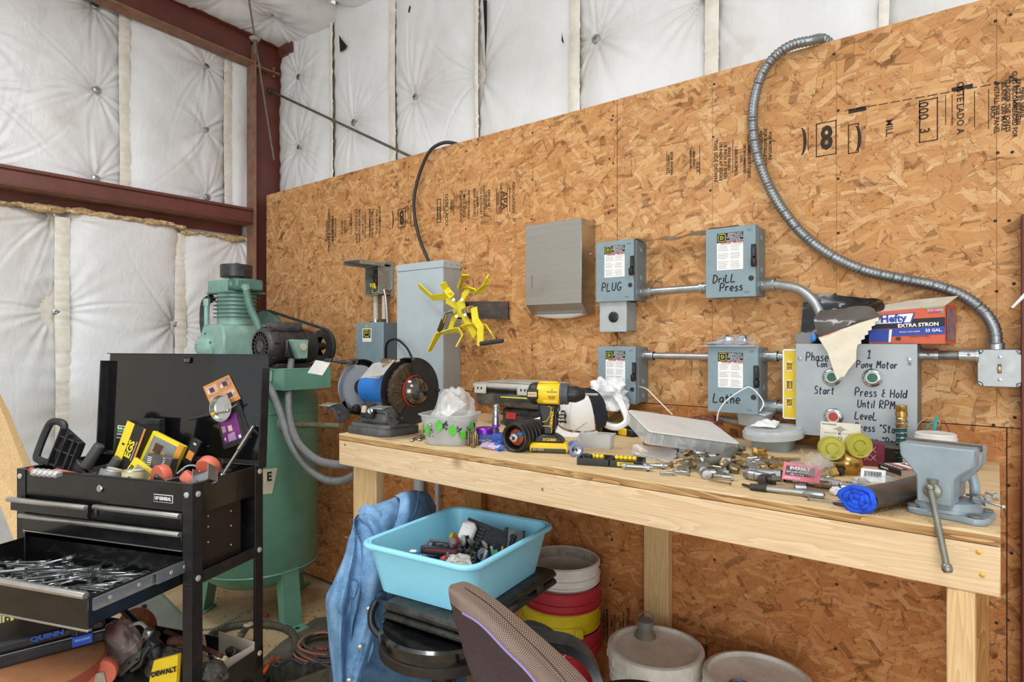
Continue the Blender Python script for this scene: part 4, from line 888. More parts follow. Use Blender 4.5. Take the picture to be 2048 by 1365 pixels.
def sheetbag(name, label, cat, p, pts, m, seed, n=16, rough=.006, group=None, par=None, pname='film'):
    """thin crumpled film over a patch given by 4 corner points (world)"""
    o = par or thing(name, label, cat, p, group=group); a, c, d, e = [Vector(q) - Vector(o.location) for q in pts]; r = random.Random(seed)
    ph = [(r.uniform(2,9), r.uniform(2,9), r.uniform(0,6)) for _ in range(7)]; nn = (c - a).cross(e - a).normalized()
    def f(u, v):
        q = a.lerp(c, u).lerp(e.lerp(d, u), v); k = sum(abs(math.sin(u * x + v * y + z)) - .5 for x, y, z in ph)
        ed = math.sin(PI * u) ** .4 * math.sin(PI * v) ** .4 if 0 < u < 1 and 0 < v < 1 else 0
        return q + nn * (rough * k * (.35 + ed) + rough * 3 * ed)
    MB().grid(f, n, n).build(pname, m, o, ang=25); return o
# ---------- deli tub with green leaf print ----------
p = B(900,886); tb = thing('plastic_tub', 'clear plastic tub with green leaf print full of small nuts beside grinder', 'container', p, R(20))
tub(MB(),.176,.165,.098, taper=.80, r=.05, rim=.007).build('tub_wall', FROSTD, tb)
b = MB(); rj = random.Random(8); b.lathe([(.055,.004),(.066,.05),(.06,.066),(.03,.072),(.0001,.073)],20); b.jitter(.004,1); b.build('hardware_fill', mat('#827d6d',.6,.3, var=.5, vs=160, dirt=('#4a443a',.9,60)), tb, kind='stuff')
LEAF = mat('#58b83a',.5); LEAFD = mat('#2c2824',.6, var=.5, vs=300)
for k, a in enumerate((-165,-148,-120,-92,-62,-40,-15)):
    zz = [.062,.045,.05,.066,.052,.04,.06][k]; kk = (.80 + .2 * zz / .098); cx, cy = math.cos(R(a)), math.sin(R(a)); rad = (.0885 * kk) if True else 0
    sx = rad / max(abs(cx) ** .999 + 1e-3, abs(cy)) * (.93 if abs(abs(cx) - abs(cy)) < .3 else 1.0); sx = min(sx, rad * 1.13)
    M = frame((cx * sx * 1.01, cy * sx * .97, zz),(-cy, cx,0),(0,0,1)); s_ = .0155
    MB().prism([(0, s_ * 1.4),(s_ * .8, s_ * .5),(s_ * .85,-s_ * .3),(0,-s_ * 1.3),(-s_ * .85,-s_ * .3),(-s_ * .8, s_ * .5)],.0005,.0012, M).build('leaf_print', LEAF, tb, smooth=False)
    b = MB()
    for i_ in range(26): x_, y_ = rj.gauss(.020,.008), rj.gauss(.002,.010); s2_ = rj.uniform(.0012,.0034); b.prism([(x_ + s2_ * math.cos(t_), y_ + s2_ * rj.uniform(.4,1.3) * math.sin(t_)) for t_ in (0,1.2,2.5,3.8,5)],.0003,.0009, M)
    b.build('pattern_print', LEAFD, tb, smooth=False)
o = thing('plastic_bag', 'clear crumpled plastic bag standing up out of the leaf print tub', 'bag', p + Vector((0,0,.10)))
crumple(MB(),(-.002,.03,.008),.066,.045,.064,5, amp=.16).build('film', mat('#e6e6e2',.15, alpha=.30, var=.1, vs=40), o, ang=60)
sheetbag('', '', '', None,[o.location + Vector(q) for q in ((-.07,-.02,-.01),(.03,-.045,-.008),(.06,.02,.03),(-.03,.03,.07))], mat('#f0f0ee',.2, alpha=.4),4, par=o, rough=.003)
MB().box((0,-.03,-.004),(.05,.04,.001),(R(20), R(20),0)).build('label_slip', mat('#d8d3cc',.4, alpha=.6), o)
# ---------- standing bolts ----------
BOLTB = mat('#8b7a52',.35,.85, var=.25, vs=80); ZINC = mat('#aeb3b6',.28,.95, var=.12, vs=60); DKST = mat('#4c4944',.4,.7, var=.2)
def bolt(L_=.05, r=.004, m=ZINC, hex_=True):
    o = thing('bolt', None, None); MB().lathe([(r,.0),(r, L_ * .45)] + [(r * (1 - .12 * (i % 2)), L_ * (.45 + .55 * i / 14)) for i in range(15)] + [(r * .6, L_ * 1.02)],10).build('shank', m, o)
    MB().cyl((0,0,-r * 1.3),(0,0,0), r * 1.9, n=6 if hex_ else 14).build('head', m, o); return o
pb_ = bolt(.042,.0042, BOLTB)
for k,(px, py) in enumerate(((937,893),(947,896),(955,892))):
    o = pb_ if k == 0 else dup(pb_); o.location = B(px, py) + Vector((0,0,.0056)); o.scale = (1,1,[1.1,.95,.75][k])
    tag(o,['tallest of three brass bolts standing on their heads by leaf tub', 'middle of three brass bolts standing on their heads by leaf tub', 'shortest of three brass bolts standing by the blue box'][k], 'bolt', 'standing brass bolts')
# ---------- blue box, purple tin, coupling ----------
p = B(982,888); o = thing('cardboard_box', 'small blue box under the purple tin and steel coupling', 'box', p, R(30))
MB().b6(-.045,.045,-.03,.03,0,.034, bev=.001).build('carton', mat('#27408f',.45), o); MB().b6(.008,.046,-.0315,.0,.006,.038, bev=.001).build('lid_flap', mat('#2b4ba6',.45), o)
text('Torque Seal',.012, frame((-.018,-.0302,.016),*XZV), mat('#c9c06a',.5), o)
o = thing('purple_tin', 'shiny purple lidded tin on top of the small blue box', 'tin', p + Vector((-.018,-.008,.0345)))
MB().lathe([(.030,0),(.030,.008),(.032,.009),(.032,.016),(.029,.019),(.027,.0175),(.0001,.0175)],32).build('lid', mat('#7b2fa8',.25,.5), o)
o = thing('pipe_coupling', 'upright steel air coupling with purple band on the blue box', 'fitting', p + Vector((.022,.0,.0385)))
MB().lathe([(.012,0),(.013,.012),(.010,.013),(.010,.02)],6).build('hex_base', ZINC, o); MB().lathe([(.0135,.02),(.0135,.028)],20).build('purple_band', mat('#8a2fc0',.3,.3), o)
MB().lathe([(.013,.028),(.013,.052),(.009,.054),(.009,.06),(.012,.061),(.012,.075),(.008,.077),(.008,.083),(.010,.085),(.010,.092),(.005,.095)],20).build('body', ZINC, o)
o = thing('small_bag', 'small clear bag of purple pieces in front of the blue box', 'bag', B(985,899)); crumple(MB(),(0,0,.010),.038,.018,.010,3).build('film', mat('#cdb8d8',.3, alpha=.6, var=.3, vs=60), o)
wn = thing('wire_nut', 'small blue wire nut in the spilled pile before the black cylinder', 'wire nut',(0,0,0), group='blue wire nuts'); MB().lathe([(.0055,0),(.005,.008),(.0035,.013),(.0001,.014)],8).build('cap', mat('#2562c4',.4), wn)
rj = random.Random(6)
for k in range(20):
    o = wn if k == 0 else dup(wn); o.location = B(1006 + rj.gauss(0,7),897 + rj.gauss(0,3.5)) + Vector((0,0,.005 + .006 * (k % 3))); o.rotation_euler = (R(rj.uniform(60,120)),0, rj.uniform(0,6.28))
# ---------- ribbed black motor cylinder ----------
cyc = B(1030,905) ; cyc.z = BT + .045
o = thing('motor_housing', 'ribbed black cylinder lying down with copper armature inside', 'motor part', cyc, R(3))
FY = frame((0,0,0),(1,0,0),(0,0,1),(0,-1,0))
MB().lathe([(.0435,-.13),(.0445,0),(.0445,.006),(.041,.008),(.036,.004),(.034,-.03),(.0001,-.03)],32, FY).build('shell', mat('#2b2826',.4,.3, var=.2), o)
for z in (-.02,-.04,-.06,-.08,-.10): MB().lathe([(.0445, z),(.0468, z + .001),(.0468, z + .008),(.0445, z + .009)],32, FY, caps=False).build('rib', mat('#2b2826',.4,.3, var=.2), o)
MB().lathe([(.026,-.028),(.026,-.008),(.018,-.004)],12, FY).build('copper_winding', mat('#8a3d24',.5,.3, var=.4, vs=120), o); MB().box((.016,-.012 + .02,.012),(.022,.012,.014), bev=.004).build('blue_winding', mat('#2d6ca8',.5), o)
MB().lathe([(.013,-.01),(.013,.006),(.007,.008),(.006,.022),(.0001,.023)],16, FY).build('shaft', CHROME, o)
o = thing('envelope', 'white paper sleeve leaning behind the black motor cylinder', 'paper', B(1010,880) + Vector((0,0.03,.03))); MB().box((.05,.02,.018),(.12,.002,.03),(R(-50), R(-22), R(10))).build('sheet', PAPER, o)
# ---------- stacked tool cases ----------
bp = B(1045,850); lc = thing('tool_case', 'black tool case with red latch under the grey lidded organiser', 'case',(bp.x,-.19, BT), R(6))
CB = mat('#26282b',.45, var=.2, dirt=('#6c6a60',.5,25))
MB().b6(-.06,.14,-.10,.10,0,.075, bev=.012).build('lower_shell', CB, lc); MB().b6(-.061,.141,-.101,.10,.046,.05).build('seam', BLK, lc)
MB().b6(-.035,.012,-.106,-.10,.03,.058, bev=.002).build('latch', RED, lc)
uc = thing('tool_organiser', 'large dusty organiser with pale grey lid stacked on black tool case', 'case',(bp.x - .02,-.19, BT + .0765), R(4))
MB().b6(-.16,.16,-.12,.11,0,.062, bev=.014).build('base', mat('#2f3336',.4,.1, var=.3, dirt=('#8d8a7d',.9,14)), uc); MB().b6(-.165,.165,-.125,.115,.0625,.072, bev=.002).build('gasket', BLK, uc)
MB().b6(-.168,.168,-.128,.118,.072,.094, bev=.008).b6(-.12,.12,-.09,.08,.094,.100, bev=.004).build('lid', mat('#b9b8ae',.5, var=.1, dirt=('#8e8b80',.5,14)), uc)
for x in (-.12,.09):
    l = MB().b6(x - .03, x + .03,-.136,-.128,.052,.088, bev=.003).build('latch', mat('#bdbcb2',.5), uc)
    for dx in (-.009,.009): MB().b6(x + dx - .003, x + dx + .003,-.1372,-.1355,.070,.078).build('latch_hole', BLK, l, smooth=False)
MB().b6(-.02,.15,-.145,-.128,.028,.050, bev=.004).build('handle', CB, uc); MB().b6(-.01,.14,-.1462,-.144,.042,.047).build('yellow_stripe', mat('#d6cf4a',.5), uc)
# ---------- cordless drill ----------
p = B(1098,903); dr = thing('cordless_drill', 'yellow and black cordless drill standing upright on its battery', 'drill', p, R(26))
DY = mat('#eec413',.4, var=.04, dirt=('#a8902a',.3,30)); DB = mat('#1d1e20',.5, var=.12); DX = lambda x, z: frame((x,0, z),(0,1,0),(0,0,1),(1,0,0)); XZ = frame((0,0,0),*XZV)
def side(poly, w, name, m, par=dr, bev=.004): return MB().prism(poly,-w / 2, w / 2, XZ, bev=bev).build(name, m, par)
bt = side([(-.052,.0),(.060,.0),(.066,.008),(.066,.022),(.056,.030),(-.050,.030),(-.056,.022),(-.056,.008)],.072, 'battery', DY)
MB().b6(-.050,.058,-.0385,.0385,.001,.015, bev=.003).build('battery_base', mat('#3a382f',.5, var=.3, vs=40), bt)
for s, x, z, hh in (('20V MAX',-.028,.0105,.009),('2.0Ah',.032,.018,.008)): text(s, hh, frame((x,-.0390, z),*XZV), mat('#d8d2a0',.5), bt)
side([(-.044,.0305),(.050,.0305),(.040,.044),(.022,.055),(-.014,.055),(-.038,.044)],.058, 'foot', DB)
text('DCD800',.011, frame((.006,-.0295,.040),*XZV), DY, dr, bold=.0002)
side([(-.018,.050),(.018,.050),(.022,.085),(.020,.118),(.034,.148),(-.034,.152),(-.030,.118),(-.020,.085)],.036, 'grip', DB, bev=.008)
for pts in ([(.010,.060),(.012,.075),(.002,.080),(-.017,.080)],[(-.018,.092),(-.004,.095),(.006,.112),(.010,.138),(.0,.142)],[(.012,.086),(.013,.118),(.017,.128)]):
    MB().tube([(x,-.0182, z) for x, z in pts],.0011,6).build('grip_stripe', DY, dr)
text('DEWALT',.0115, frame((.0115,-.0186,.102),(0.12,0,1),(-1,0,.12)), DY, dr, bold=.0002)
side([(.021,.122),(.034,.124),(.036,.138),(.026,.143)],.014, 'trigger', mat('#3f4246',.5), bev=.003)
MB().lathe([(.030,-.035),(.033,-.028),(.034,.03),(.031,.036)],24, DX(0,.178)).b6(-.02,.035,-.028,.028,.148,.18, bev=.006).build('motor_housing', DY, dr)
MB().lathe([(.024,-.062),(.032,-.055),(.035,-.045),(.035,-.036),(.030,-.034)],24, DX(0,.178)).build('rear_cap', DB, dr)
s = MB().box((-.046,-.031,.178),(.036,.012,.032), bev=.006, seg=2).build('side_badge', DB, dr)
MB().box((-.046,-.0375,.178),(.028,.001,.014), bev=.0004).build('badge_plate', DY, s); MB().box((-.046,-.0382,.178),(.024,.001,.010)).build('badge_face', mat('#c9b8a0',.5), s); text('DEWALT',.006, frame((-.046,-.0389,.178),*XZV), INK, s)
for i, z in enumerate((.192,.186,.172,.167)): text(['XR', 'BRUSHLESS', '20V MAX', '0-2000'][i],.006, frame((.014,-.0338, z),*XZV), INK, dr)
MB().b6(-.03,.03,-.012,.012,.210,.216, bev=.003).build('top_ridge', DY, dr)
MB().lathe([(.0335,.036),(.0335,.044),(.032,.045),(.032,.050),(.0335,.051),(.0325,.060),(.028,.062)],24, DX(0,.178)).build('clutch_ring', mat('#4b5058',.5,.2), dr)
MB().lathe([(.025,.062),(.026,.082),(.023,.092),(.015,.108),(.009,.112)],20, DX(0,.178)).build('chuck', BLK, dr)
MB().cyl((.112,0,.178),(.150,0,.178),.0038, n=6).build('driver_bit', CHROME, dr)
# ---------- trucker cap ----------
cp_ = B(1172,868); cx = thing('trucker_hat', 'white trucker cap with navy mesh back and small black patch', 'cap',(0,0,0))
F_ = Vector((math.cos(R(268)) * math.cos(R(13)), math.sin(R(268)) * math.cos(R(13)),-math.sin(R(13)))); Z_ = Vector((.10,0,1)); X_ = (-F_).cross(Z_).normalized(); Z_ = X_.cross(-F_)
M_ = Matrix((X_,-F_, Z_)).transposed().to_4x4(); M_.translation = B(1166,866) + Vector((0,0,.040)); cx.matrix_world = M_; cx.scale = (1.0,1.0,1.0)
def dome(a0, a1, z1=1.0, r=.088, hh=.125, out=0):
    def f(u, v):
        a = R(a0 + (a1 - a0) * u); e = v * PI / 2 * z1; k = 1 + .05 * math.cos(2 * a); rr_ = (r + out) * k * (math.cos(e) ** .62 if e < 1.56 else .02); return (rr_ * math.cos(a), rr_ * 1.05 * math.sin(a),(hh + out) * math.sin(e))
    return f
CW = mat('#e9e6e2',.8, var=.05, vs=14, bump=.2, bs=300); CN = mat('#20222d',.85, var=.3, vs=400)
MB().grid(dome(-152,-28),26,14).build('front_panel', CW, cx, ang=60); MB().grid(dome(-26,206),40,14).build('mesh_back', CN, cx, ang=60)
MB().ball((0,0,.126),.007, sc=(1,1,.5)).build('button', CW, cx)
for a in (-90,): MB().tube([dome(a, a + 1,1,.0885,.1255)(0, v / 12) for v in range(12)],.0008,4).build('seam', mat('#c9c5bf',.8), cx)
def brim(u, v):
    a = R(-158 + 136 * u); r0 = .090; k = .072 * math.sin(PI * u) ** .75; return (r0 * math.cos(a) + 0, r0 * 1.05 * math.sin(a) - k * v,-.004 - .020 * v + .020 * (abs(2 * u - 1) ** 2) * -v)
b = MB(); b.grid(brim,24,8); b.build('brim', CW, cx, ang=60)
o = MB(); M = frame((-.022,-.0985,.050),(1,-.25,0),(0,.22,1))
o.prism([(-.022,-.02),(-.006,-.026),(.004,-.02),(.028,-.018),(.018,-.006),(.022,.008),(.010,.024),(-.008,.022),(-.014,.006),(-.026,.0)],0,.0015, M); pt = o.build('patch', BLK, cx)
for i, s in enumerate(('ROCK', 'SOLID', 'TRUCKS')): text(s,.010, M @ MX((-.002,.012 - .012 * i,.0017),(0,0,.25)), WHT, pt, bold=.0002)
for i in range(3): a = R(40 + 20 * i); MB().tube([dome(0,360,1,.089,.126)(math.degrees(a) / 360, v / 12) for v in range(12)],.002,4).build('back_seam', mat('#15161f',.8), cx)
# ---------- white bag behind the cap ----------
p = B(1235,835); o = thing('white_bag', 'white plastic carrier bag slumped behind cap against the unmarked switch', 'bag',(onY(1228,800,-.17).x,-.17, BT + .085))
crumple(MB(),(-.03,0,.05),.06,.035,.055,12, amp=.35).build('film', mat('#f2f3f4',.3, alpha=.88), o, ang=22); MB().tube(bez([(.02,-.02,.06),(.05,-.03,.02),(.075,-.04,-.03),(.05,-.06,-.055),(.0,-.06,-.05),(-.02,-.05,-.02)],6),[.018] * 4 + [.013] * 27,7).build('handle', mat('#f2f3f4',.3), o, ang=30)
o = thing('plastic_tray', 'shallow white plastic tray behind the large clear organiser', 'tray', B(1292,838)); tub(MB(),.085,.05,.026, taper=.85, r=.01).build('tray_wall', WHT, o); o.rotation_euler = (0,0, R(10)); o.location.z = BT + .05
o = thing('instrument_case', 'black instrument box lying under the white tray and yellowed case', 'case', B(1290,846)); o.location.z = BT; MB().b6(-.06,.06,-.035,.035,0,.048, bev=.004).build('shell', BLKM, o)
# ---------- yellowed flat tool case ----------
p = B(1243,868); yc = thing('socket_case', 'worn yellow and black socket case with a rusty lid behind clear organiser', 'case',(p.x, p.y + .03, BT), R(-22))
MB().b6(-.10,.10,-.055,.055,0,.026, bev=.004).build('tray', BLK, yc); MB().b6(.03,.075,-.062,-.054,.002,.028, bev=.003).build('latch', YEL, yc); MB().b6(-.085,-.065,-.062,-.054,.002,.028, bev=.003).build('latch', YEL, yc)
MB().box((0,.030,.055),(.20,.11,.008),(R(24),0,0), bev=.003).build('lid', mat('#a99045',.5, var=.3, vs=8, dirt=('#7d6330',.9,10)), yc); text('STANLEY',.022, MX((.0,.03,.0605),(R(24),0,0)), mat('#5b4d26',.6), yc, bold=.0006)
MB().box((-.02,-.02,.030),(.10,.028,.010),(R(5),0, R(4)), bev=.002).build('white_insert', mat('#d8d8d2',.5), yc)
# ---------- small clear box with open lid ----------
p = B(1195,896); o = thing('clear_box', 'small clear plastic box with open lid in front of the cap', 'container', p, R(12))
tub(MB(),.105,.052,.045, taper=.93, r=.006, rim=.003).build('tub_wall', FROSTD, o); MB().box((-.062,.0,.060),(.05,.048,.003),(0, R(-38), R(0)), bev=.001).build('lid', FROSTD, o); MB().box((-.058,-.01,.03),(.012,.006,.05),(0, R(35),0)).build('hinge_arm', FROST, o)
p = B(1151,912); o = thing('metal_bottle_top', 'blue and silver metal cap lying on its side by drill battery', 'cap', p + Vector((0,0,.021)), R(40))
MB().lathe([(.009,.016),(.014,.022),(.021,.022),(.021,-.03),(.019,-.03)],20, FY).build('shell', mat('#7d95c6',.3,.5), o); MB().lathe([(.0135,.018),(.0135,.023),(.006,.021),(.0001,.012)],16, FY).build('threaded_socket', CHROME, o)
# ---------- driver bit case ----------
p = B(1223,930); bc = thing('bit_case', 'open black and yellow driver bit case at the front of bench', 'case',(p.x, p.y, BT), R(0)); e_ = B(1150,925) ; f_ = B(1296,935)
an = math.atan2(f_.y - e_.y, f_.x - e_.x); bc.rotation_euler = (0,0, an); wl_ = (f_ - e_).length / 2 - .012
for s, x0, x1 in ((-1,-wl_,-.001),(1,.001, wl_)):
    b = MB(); b.b6(x0, x1,-.034,.034,0,.004); b.b6(x0, x1,-.036,-.032,0,.020, bev=.001); b.b6(x0, x1,.032,.036,0,.020, bev=.001); b.b6(x0, x0 + .004,-.034,.034,0,.020, bev=.001); b.b6(x1 - .004, x1,-.034,.034,0,.020, bev=.001)
    b.build('tray_half', BLK, bc)
    MB().b6(x0 + .008, x1 - .022,.004,.028,.004,.014, bev=.001).build('bit_holder', YEL, bc)
    nb = 5
    for k in range(nb):
        x = x0 + .013 + k * (x1 - x0 - .040) / (nb - 1); MB().lathe([(.0062,0),(.0062,.018),(.004,.020)],10, frame((x,.018,.014),(1,0,0),(0,.5,1),(0,-.9,.4))).build('bit_clip', YEL, bc)
        if s > 0:
            MB().cyl((x,-.004,.010),(x,-.022,.010),.0032, n=6).build('driver_bit', ZINC, bc); MB().b6(x - .003, x + .003,-.026,-.020,.004,.010).build('bit_clip', YEL, bc)
    for k in range(5): x = x1 - .019 + k * .0035; MB().b6(x, x + .0012,-.028,.028,.004,.016).build('divider_rib', BLK, bc)
MB().b6(-wl_ + .010,-.025,-.028,-.006,.004,.008).build('pale_label', mat('#dcd8b8',.5), bc); MB().b6(.022,.066,-.0372,-.0358,.005,.016).build('brand_label', YEL, bc); text('DEWALT',.008, frame((.044,-.0376,.0105),*XZV), INK, bc)
MB().tube([(-wl_ + .006,.01,.020),(-wl_ + .02,-.004,.022),(-wl_ + .035,-.012,.020)],[.005,.0065,.007],10).build('bit_driver', BLKM, bc)
# ================= the right half of the bench =================
def quadbox(b, top, dz, M=None):
    """slab from 4 top corners (world/local vectors) going down by dz"""
    T_ = [Vector(q) for q in top]; D_ = [q - Vector((0,0, dz)) for q in T_]
    return b.raw(T_ + D_,[(0,1,2,3),(7,6,5,4),(0,4,5,1),(1,5,6,2),(2,6,7,3),(3,7,4,0)])
# big clear organiser lying on top of the clutter
c0, c2, c3 = Vector((-.891,-.45,1.244)), Vector((-.586,-.393,1.164)), Vector((-.775,-.603,1.208))
ex = (c2 - c3); ey = (c0 - c3); W_, D_ = ex.length,.195
M0 = frame(c3, ex, ey); og = thing('parts_organiser', 'large frosted clear parts organiser lying tilted on top of the clutter', 'organiser', c3, M0.to_euler()); HO = .040
b = MB(); b.prism(rr(W_, D_,.014),-HO,-.006, MX()); b.build('case', mat('#dfe2e4',.3, alpha=.42, var=.06, vs=12), og)
MB().prism(rr(W_, D_,.014),-.005,0, bev=.002).build('lid', mat('#e4e2de',.4, alpha=.86, var=.06, vs=10, dirt=('#cfc9bd',.6,8)), og)
for k in range(1,6): MB().b6(W_ * k / 6 - .0008, W_ * k / 6 + .0008,.003, D_ - .003,-HO + .002,-.006).build('divider', FROST, og)
MB().b6(.003, W_ - .003, D_ * .5 - .0008, D_ * .5 + .0008,-HO + .002,-.006).build('divider', FROST, og)
rj = random.Random(11)
b = MB()
for k in range(40): x, y = rj.uniform(.02,.10), rj.uniform(.01,.08); b.box((x, y,-HO + .008 + rj.uniform(0,.01)),(.014,.006,.004),(rj.uniform(0,3), rj.uniform(0,3), rj.uniform(0,3)))
b.build('hardware_fill', ZINC, og, kind='stuff')
# clutter under the organiser keeps it up
o = thing('wooden_block', 'scrap lumber block under the large clear organiser', 'block',(-.80,-.47, BT), R(45)); MB().b6(-.05,.05,-.02,.02,0,.058, bev=.002).build('block', PINED, o)
# round clear case
p = B(1537,903); rc = thing('round_case', 'round clear parts case with crumpled paper on it', 'case',(p.x, p.y + .05, BT + .038),(R(4), R(-3),0))
MB().lathe([(.088,0),(.090,.002),(.090,.020),(.086,.021),(.086,.026),(.084,.029),(.030,.030),(.028,.026),(.0001,.026)],40).build('case', mat('#e0e4e6',.3, alpha=.6, var=.05), rc)
for a in range(6): MB().box((.055 * math.cos(R(60 * a)),.055 * math.sin(R(60 * a)),.012),(.06,.0015,.020),(0,0, R(60 * a))).build('divider', FROST, rc)
o = thing('plastic_tub', 'low grey plastic tub hidden under the round clear case', 'container',(p.x, p.y + .05, BT)); tub(MB(),.12,.10,.034, taper=.9, r=.02).build('tub_wall', GREY, o)
q = rc.location + Vector((-.03,.01,.032)); sheetbag('crumpled_paper', 'torn white paper scrap lying on the round clear case', 'paper', q,[q + Vector(v) for v in ((-.035,-.035,0),(.045,-.04,.001),(.04,.03,.012),(-.02,.035,.008))], PAPER,3, rough=.0022, pname='sheet')
# small organiser with blue scribbled lid propped up behind
p = B(1512,866,.03); so = thing('small_organiser', 'small clear organiser full of nuts with blue writing on lid, propped on pipes', 'organiser',(p.x - .005, p.y, BT + .055),(R(6), R(4), R(-14)))
tub(MB(),.105,.055,.042, taper=.9, r=.006).build('tub_wall', FROSTD, so); MB().box((0,.0,.048),(.112,.060,.004), bev=.001).build('lid', mat('#e6e9ee',.35, alpha=.8), so)
b = MB(); rj = random.Random(14)
for k in range(9): b.box((rj.uniform(-.035,.03), rj.uniform(-.02,.02),.0505),(rj.uniform(.01,.03),.002,.0006),(0,0, rj.uniform(-.5,.5)))
b.build('blue_writing', mat('#4d74c8',.6), so)
for k in range(10): x, y = rj.uniform(-.036,.036), rj.uniform(-.016,.016); MB().lathe([(.0035,0),(.0075,0),(.0075,.006),(.0035,.006)],6, MX((x, y,.003 + .007 * (k % 2)),(rj.uniform(-.6,.6), rj.uniform(-.6,.6),0))).build('loose_nut', GALV, so)
MB().box((-.064,.0,.034),(.02,.012,.003), bev=.001).build('tab', FROST, so)
# cords
for lab, pts in (('thin white cord hanging from the unmarked switch handle into the clutter',[atd(1268,772,2.36), atd(1292,778,2.3), atd(1315,800,2.25), atd(1345,830,2.2)]),
                 ('thin white cord looped over the Lathe switch handle',[onY(1434,842,-.14), onY(1438,822,-.14), onY(1455,800,-.135), onY(1488,778,-.125), onY(1502,776,-.122), onY(1519,792,-.13), onY(1527,808,-.14), onY(1520,823,-.16)])):
    o = thing('string', lab, 'cord', pts[0]); MB().tube([q - pts[0] for q in bez(pts,8)],.0022,6).build('strand', WHT, o)
# brown leather scrap on the pipes
o = thing('leather_scrap', 'small reddish brown leather scrap against wall below Lathe switch', 'scrap', onY(1415,842,-.06)); crumple(MB(),(0,0,0),.04,.02,.014,7, amp=.4).build('hide', mat('#7c4433',.6, var=.2), o)
# ---------- loose hardware ----------
HWM = [ZINC, GALV, BRASS, CHROME, mat('#9a8c6a',.35,.85, var=.3, vs=70), DKST]
PB = {}
def hw(kind, m):
    k = (kind, m.name)
    if k in PB: return dup(PB[k])
    names = {'bolt': 'bolt', 'long_bolt': 'bolt', 'nut': 'nut', 'ring': 'washer', 'tee': 'pipe_tee', 'elbow': 'pipe_elbow', 'coupler': 'air_coupler', 'anchor': 'anchor_bolt', 'screw': 'screw', 'stub': 'pipe_stub', 'pin': 'hex_bit'}
    o = thing(names[kind], None, None)
    if kind in ('bolt', 'long_bolt'):
        L_ = .040 if kind == 'bolt' else .072; r = .005
        MB().lathe([(r,0),(r, L_ * .5)] + [(r * (1 - .13 * (i % 2)), L_ * (.5 + .5 * i / 12)) for i in range(13)],10).build('shank', m, o); MB().cyl((0,0,-.006),(0,0,0),.0095, n=6).build('head', m, o); PB[k] = o
    elif kind == 'anchor':
        MB().lathe([(.0055,0),(.0055,.05),(.0075,.052),(.0065,.062),(.0001,.062)],12).build('sleeve', m, o); MB().cyl((0,0,-.010),(0,0,-.003),.0095, n=6).cyl((0,0,-.003),(0,0,0),.011, n=14).build('head', m, o); MB().cyl((0,0,-.018),(0,0,-.010),.005, n=8).build('stud', m, o)
    elif kind == 'nut': MB().lathe([(.006,0),(.012,0),(.012,.009),(.006,.009)],6).build('body', m, o, ang=20)
    elif kind == 'ring': MB().lathe([(.009,0),(.016,0),(.016,.003),(.009,.003)],20).build('ring', m, o)
    elif kind == 'tee': MB().cyl((-.026,0,0),(.026,0,0),.0095, n=14).cyl((0,0,0),(0,.024,0),.0095, n=14).cyl((-.028,0,0),(-.016,0,0),.012, n=8).cyl((.016,0,0),(.028,0,0),.012, n=8).build('body', m, o)
    elif kind == 'elbow': MB().tube([(.0,0,0),(.018,0,0),(.026,.006,0),(.030,.028,0)],[.010,.011,.012,.010],12).cyl((-.004,0,0),(.006,0,0),.0135, n=6).build('body', m, o)
    elif kind == 'coupler': MB().lathe([(.008,0),(.012,.001),(.012,.014),(.0105,.015),(.0105,.03),(.0095,.031),(.0095,.042),(.006,.044),(.0075,.052),(.004,.056)],14).build('body', m, o); MB().cyl((0,0,-.012),(0,0,0),.0105, n=6).build('hex', m, o)
    elif kind == 'screw': MB().lathe([(.0018,0)] + [(.0022 * (1 - .3 * (i % 2)),.004 + .05 * i / 26) for i in range(27)] + [(.0002,.060)],8).build('shank', m, o); MB().lathe([(.0001,-.002),(.0045,-.002),(.002,.001)],8).build('head', m, o)
    elif kind == 'stub': MB().lathe([(.006,0),(.010,0),(.010,.022),(.006,.022),(.006,0)],14, caps=False).build('tube', m, o)
    elif kind == 'pin': MB().cyl((0,0,0),(0,0,.022),.0032, n=6).build('shaft', m, o); MB().cyl((0,0,-.01),(0,0,0),.005, n=10).build('socket', m, o)
    if k in PB: pass
    PB[k] = o; return o
R90 = PI / 2
def lay(kind, px, py, ang, mi, label, group=None, h=None, tilt=0, sc=1.0):
    """ang: direction on the bench of the piece's length, as an azimuth in degrees"""
    o = hw(kind, HWM[mi]); lift = {'bolt': .0085, 'long_bolt': .0085, 'anchor': .0105, 'nut': .0, 'ring': .0, 'tee': .0115, 'elbow': .013, 'coupler': .0115, 'screw': .004, 'stub': .010, 'pin': .005}[kind] * sc
    p = B(px, py); o.location = (p.x, p.y, BT + lift + (h or 0)); o.scale = (sc,) * 3
    if kind in ('nut', 'ring', 'tee', 'elbow'): o.rotation_euler = (tilt,0, R(ang))
    else: o.rotation_euler = (0, R90 + tilt, R(ang))
    if 'category' in o: pass
    tag(o, label,{'bolt': 'bolt', 'long_bolt': 'bolt', 'anchor': 'bolt', 'nut': 'nut', 'ring': 'washer', 'tee': 'fitting', 'elbow': 'fitting', 'coupler': 'fitting', 'screw': 'screw', 'stub': 'fitting', 'pin': 'bit'}[kind])
    if group: o['group'] = group
    elif 'group' in o: del o['group']
    return o
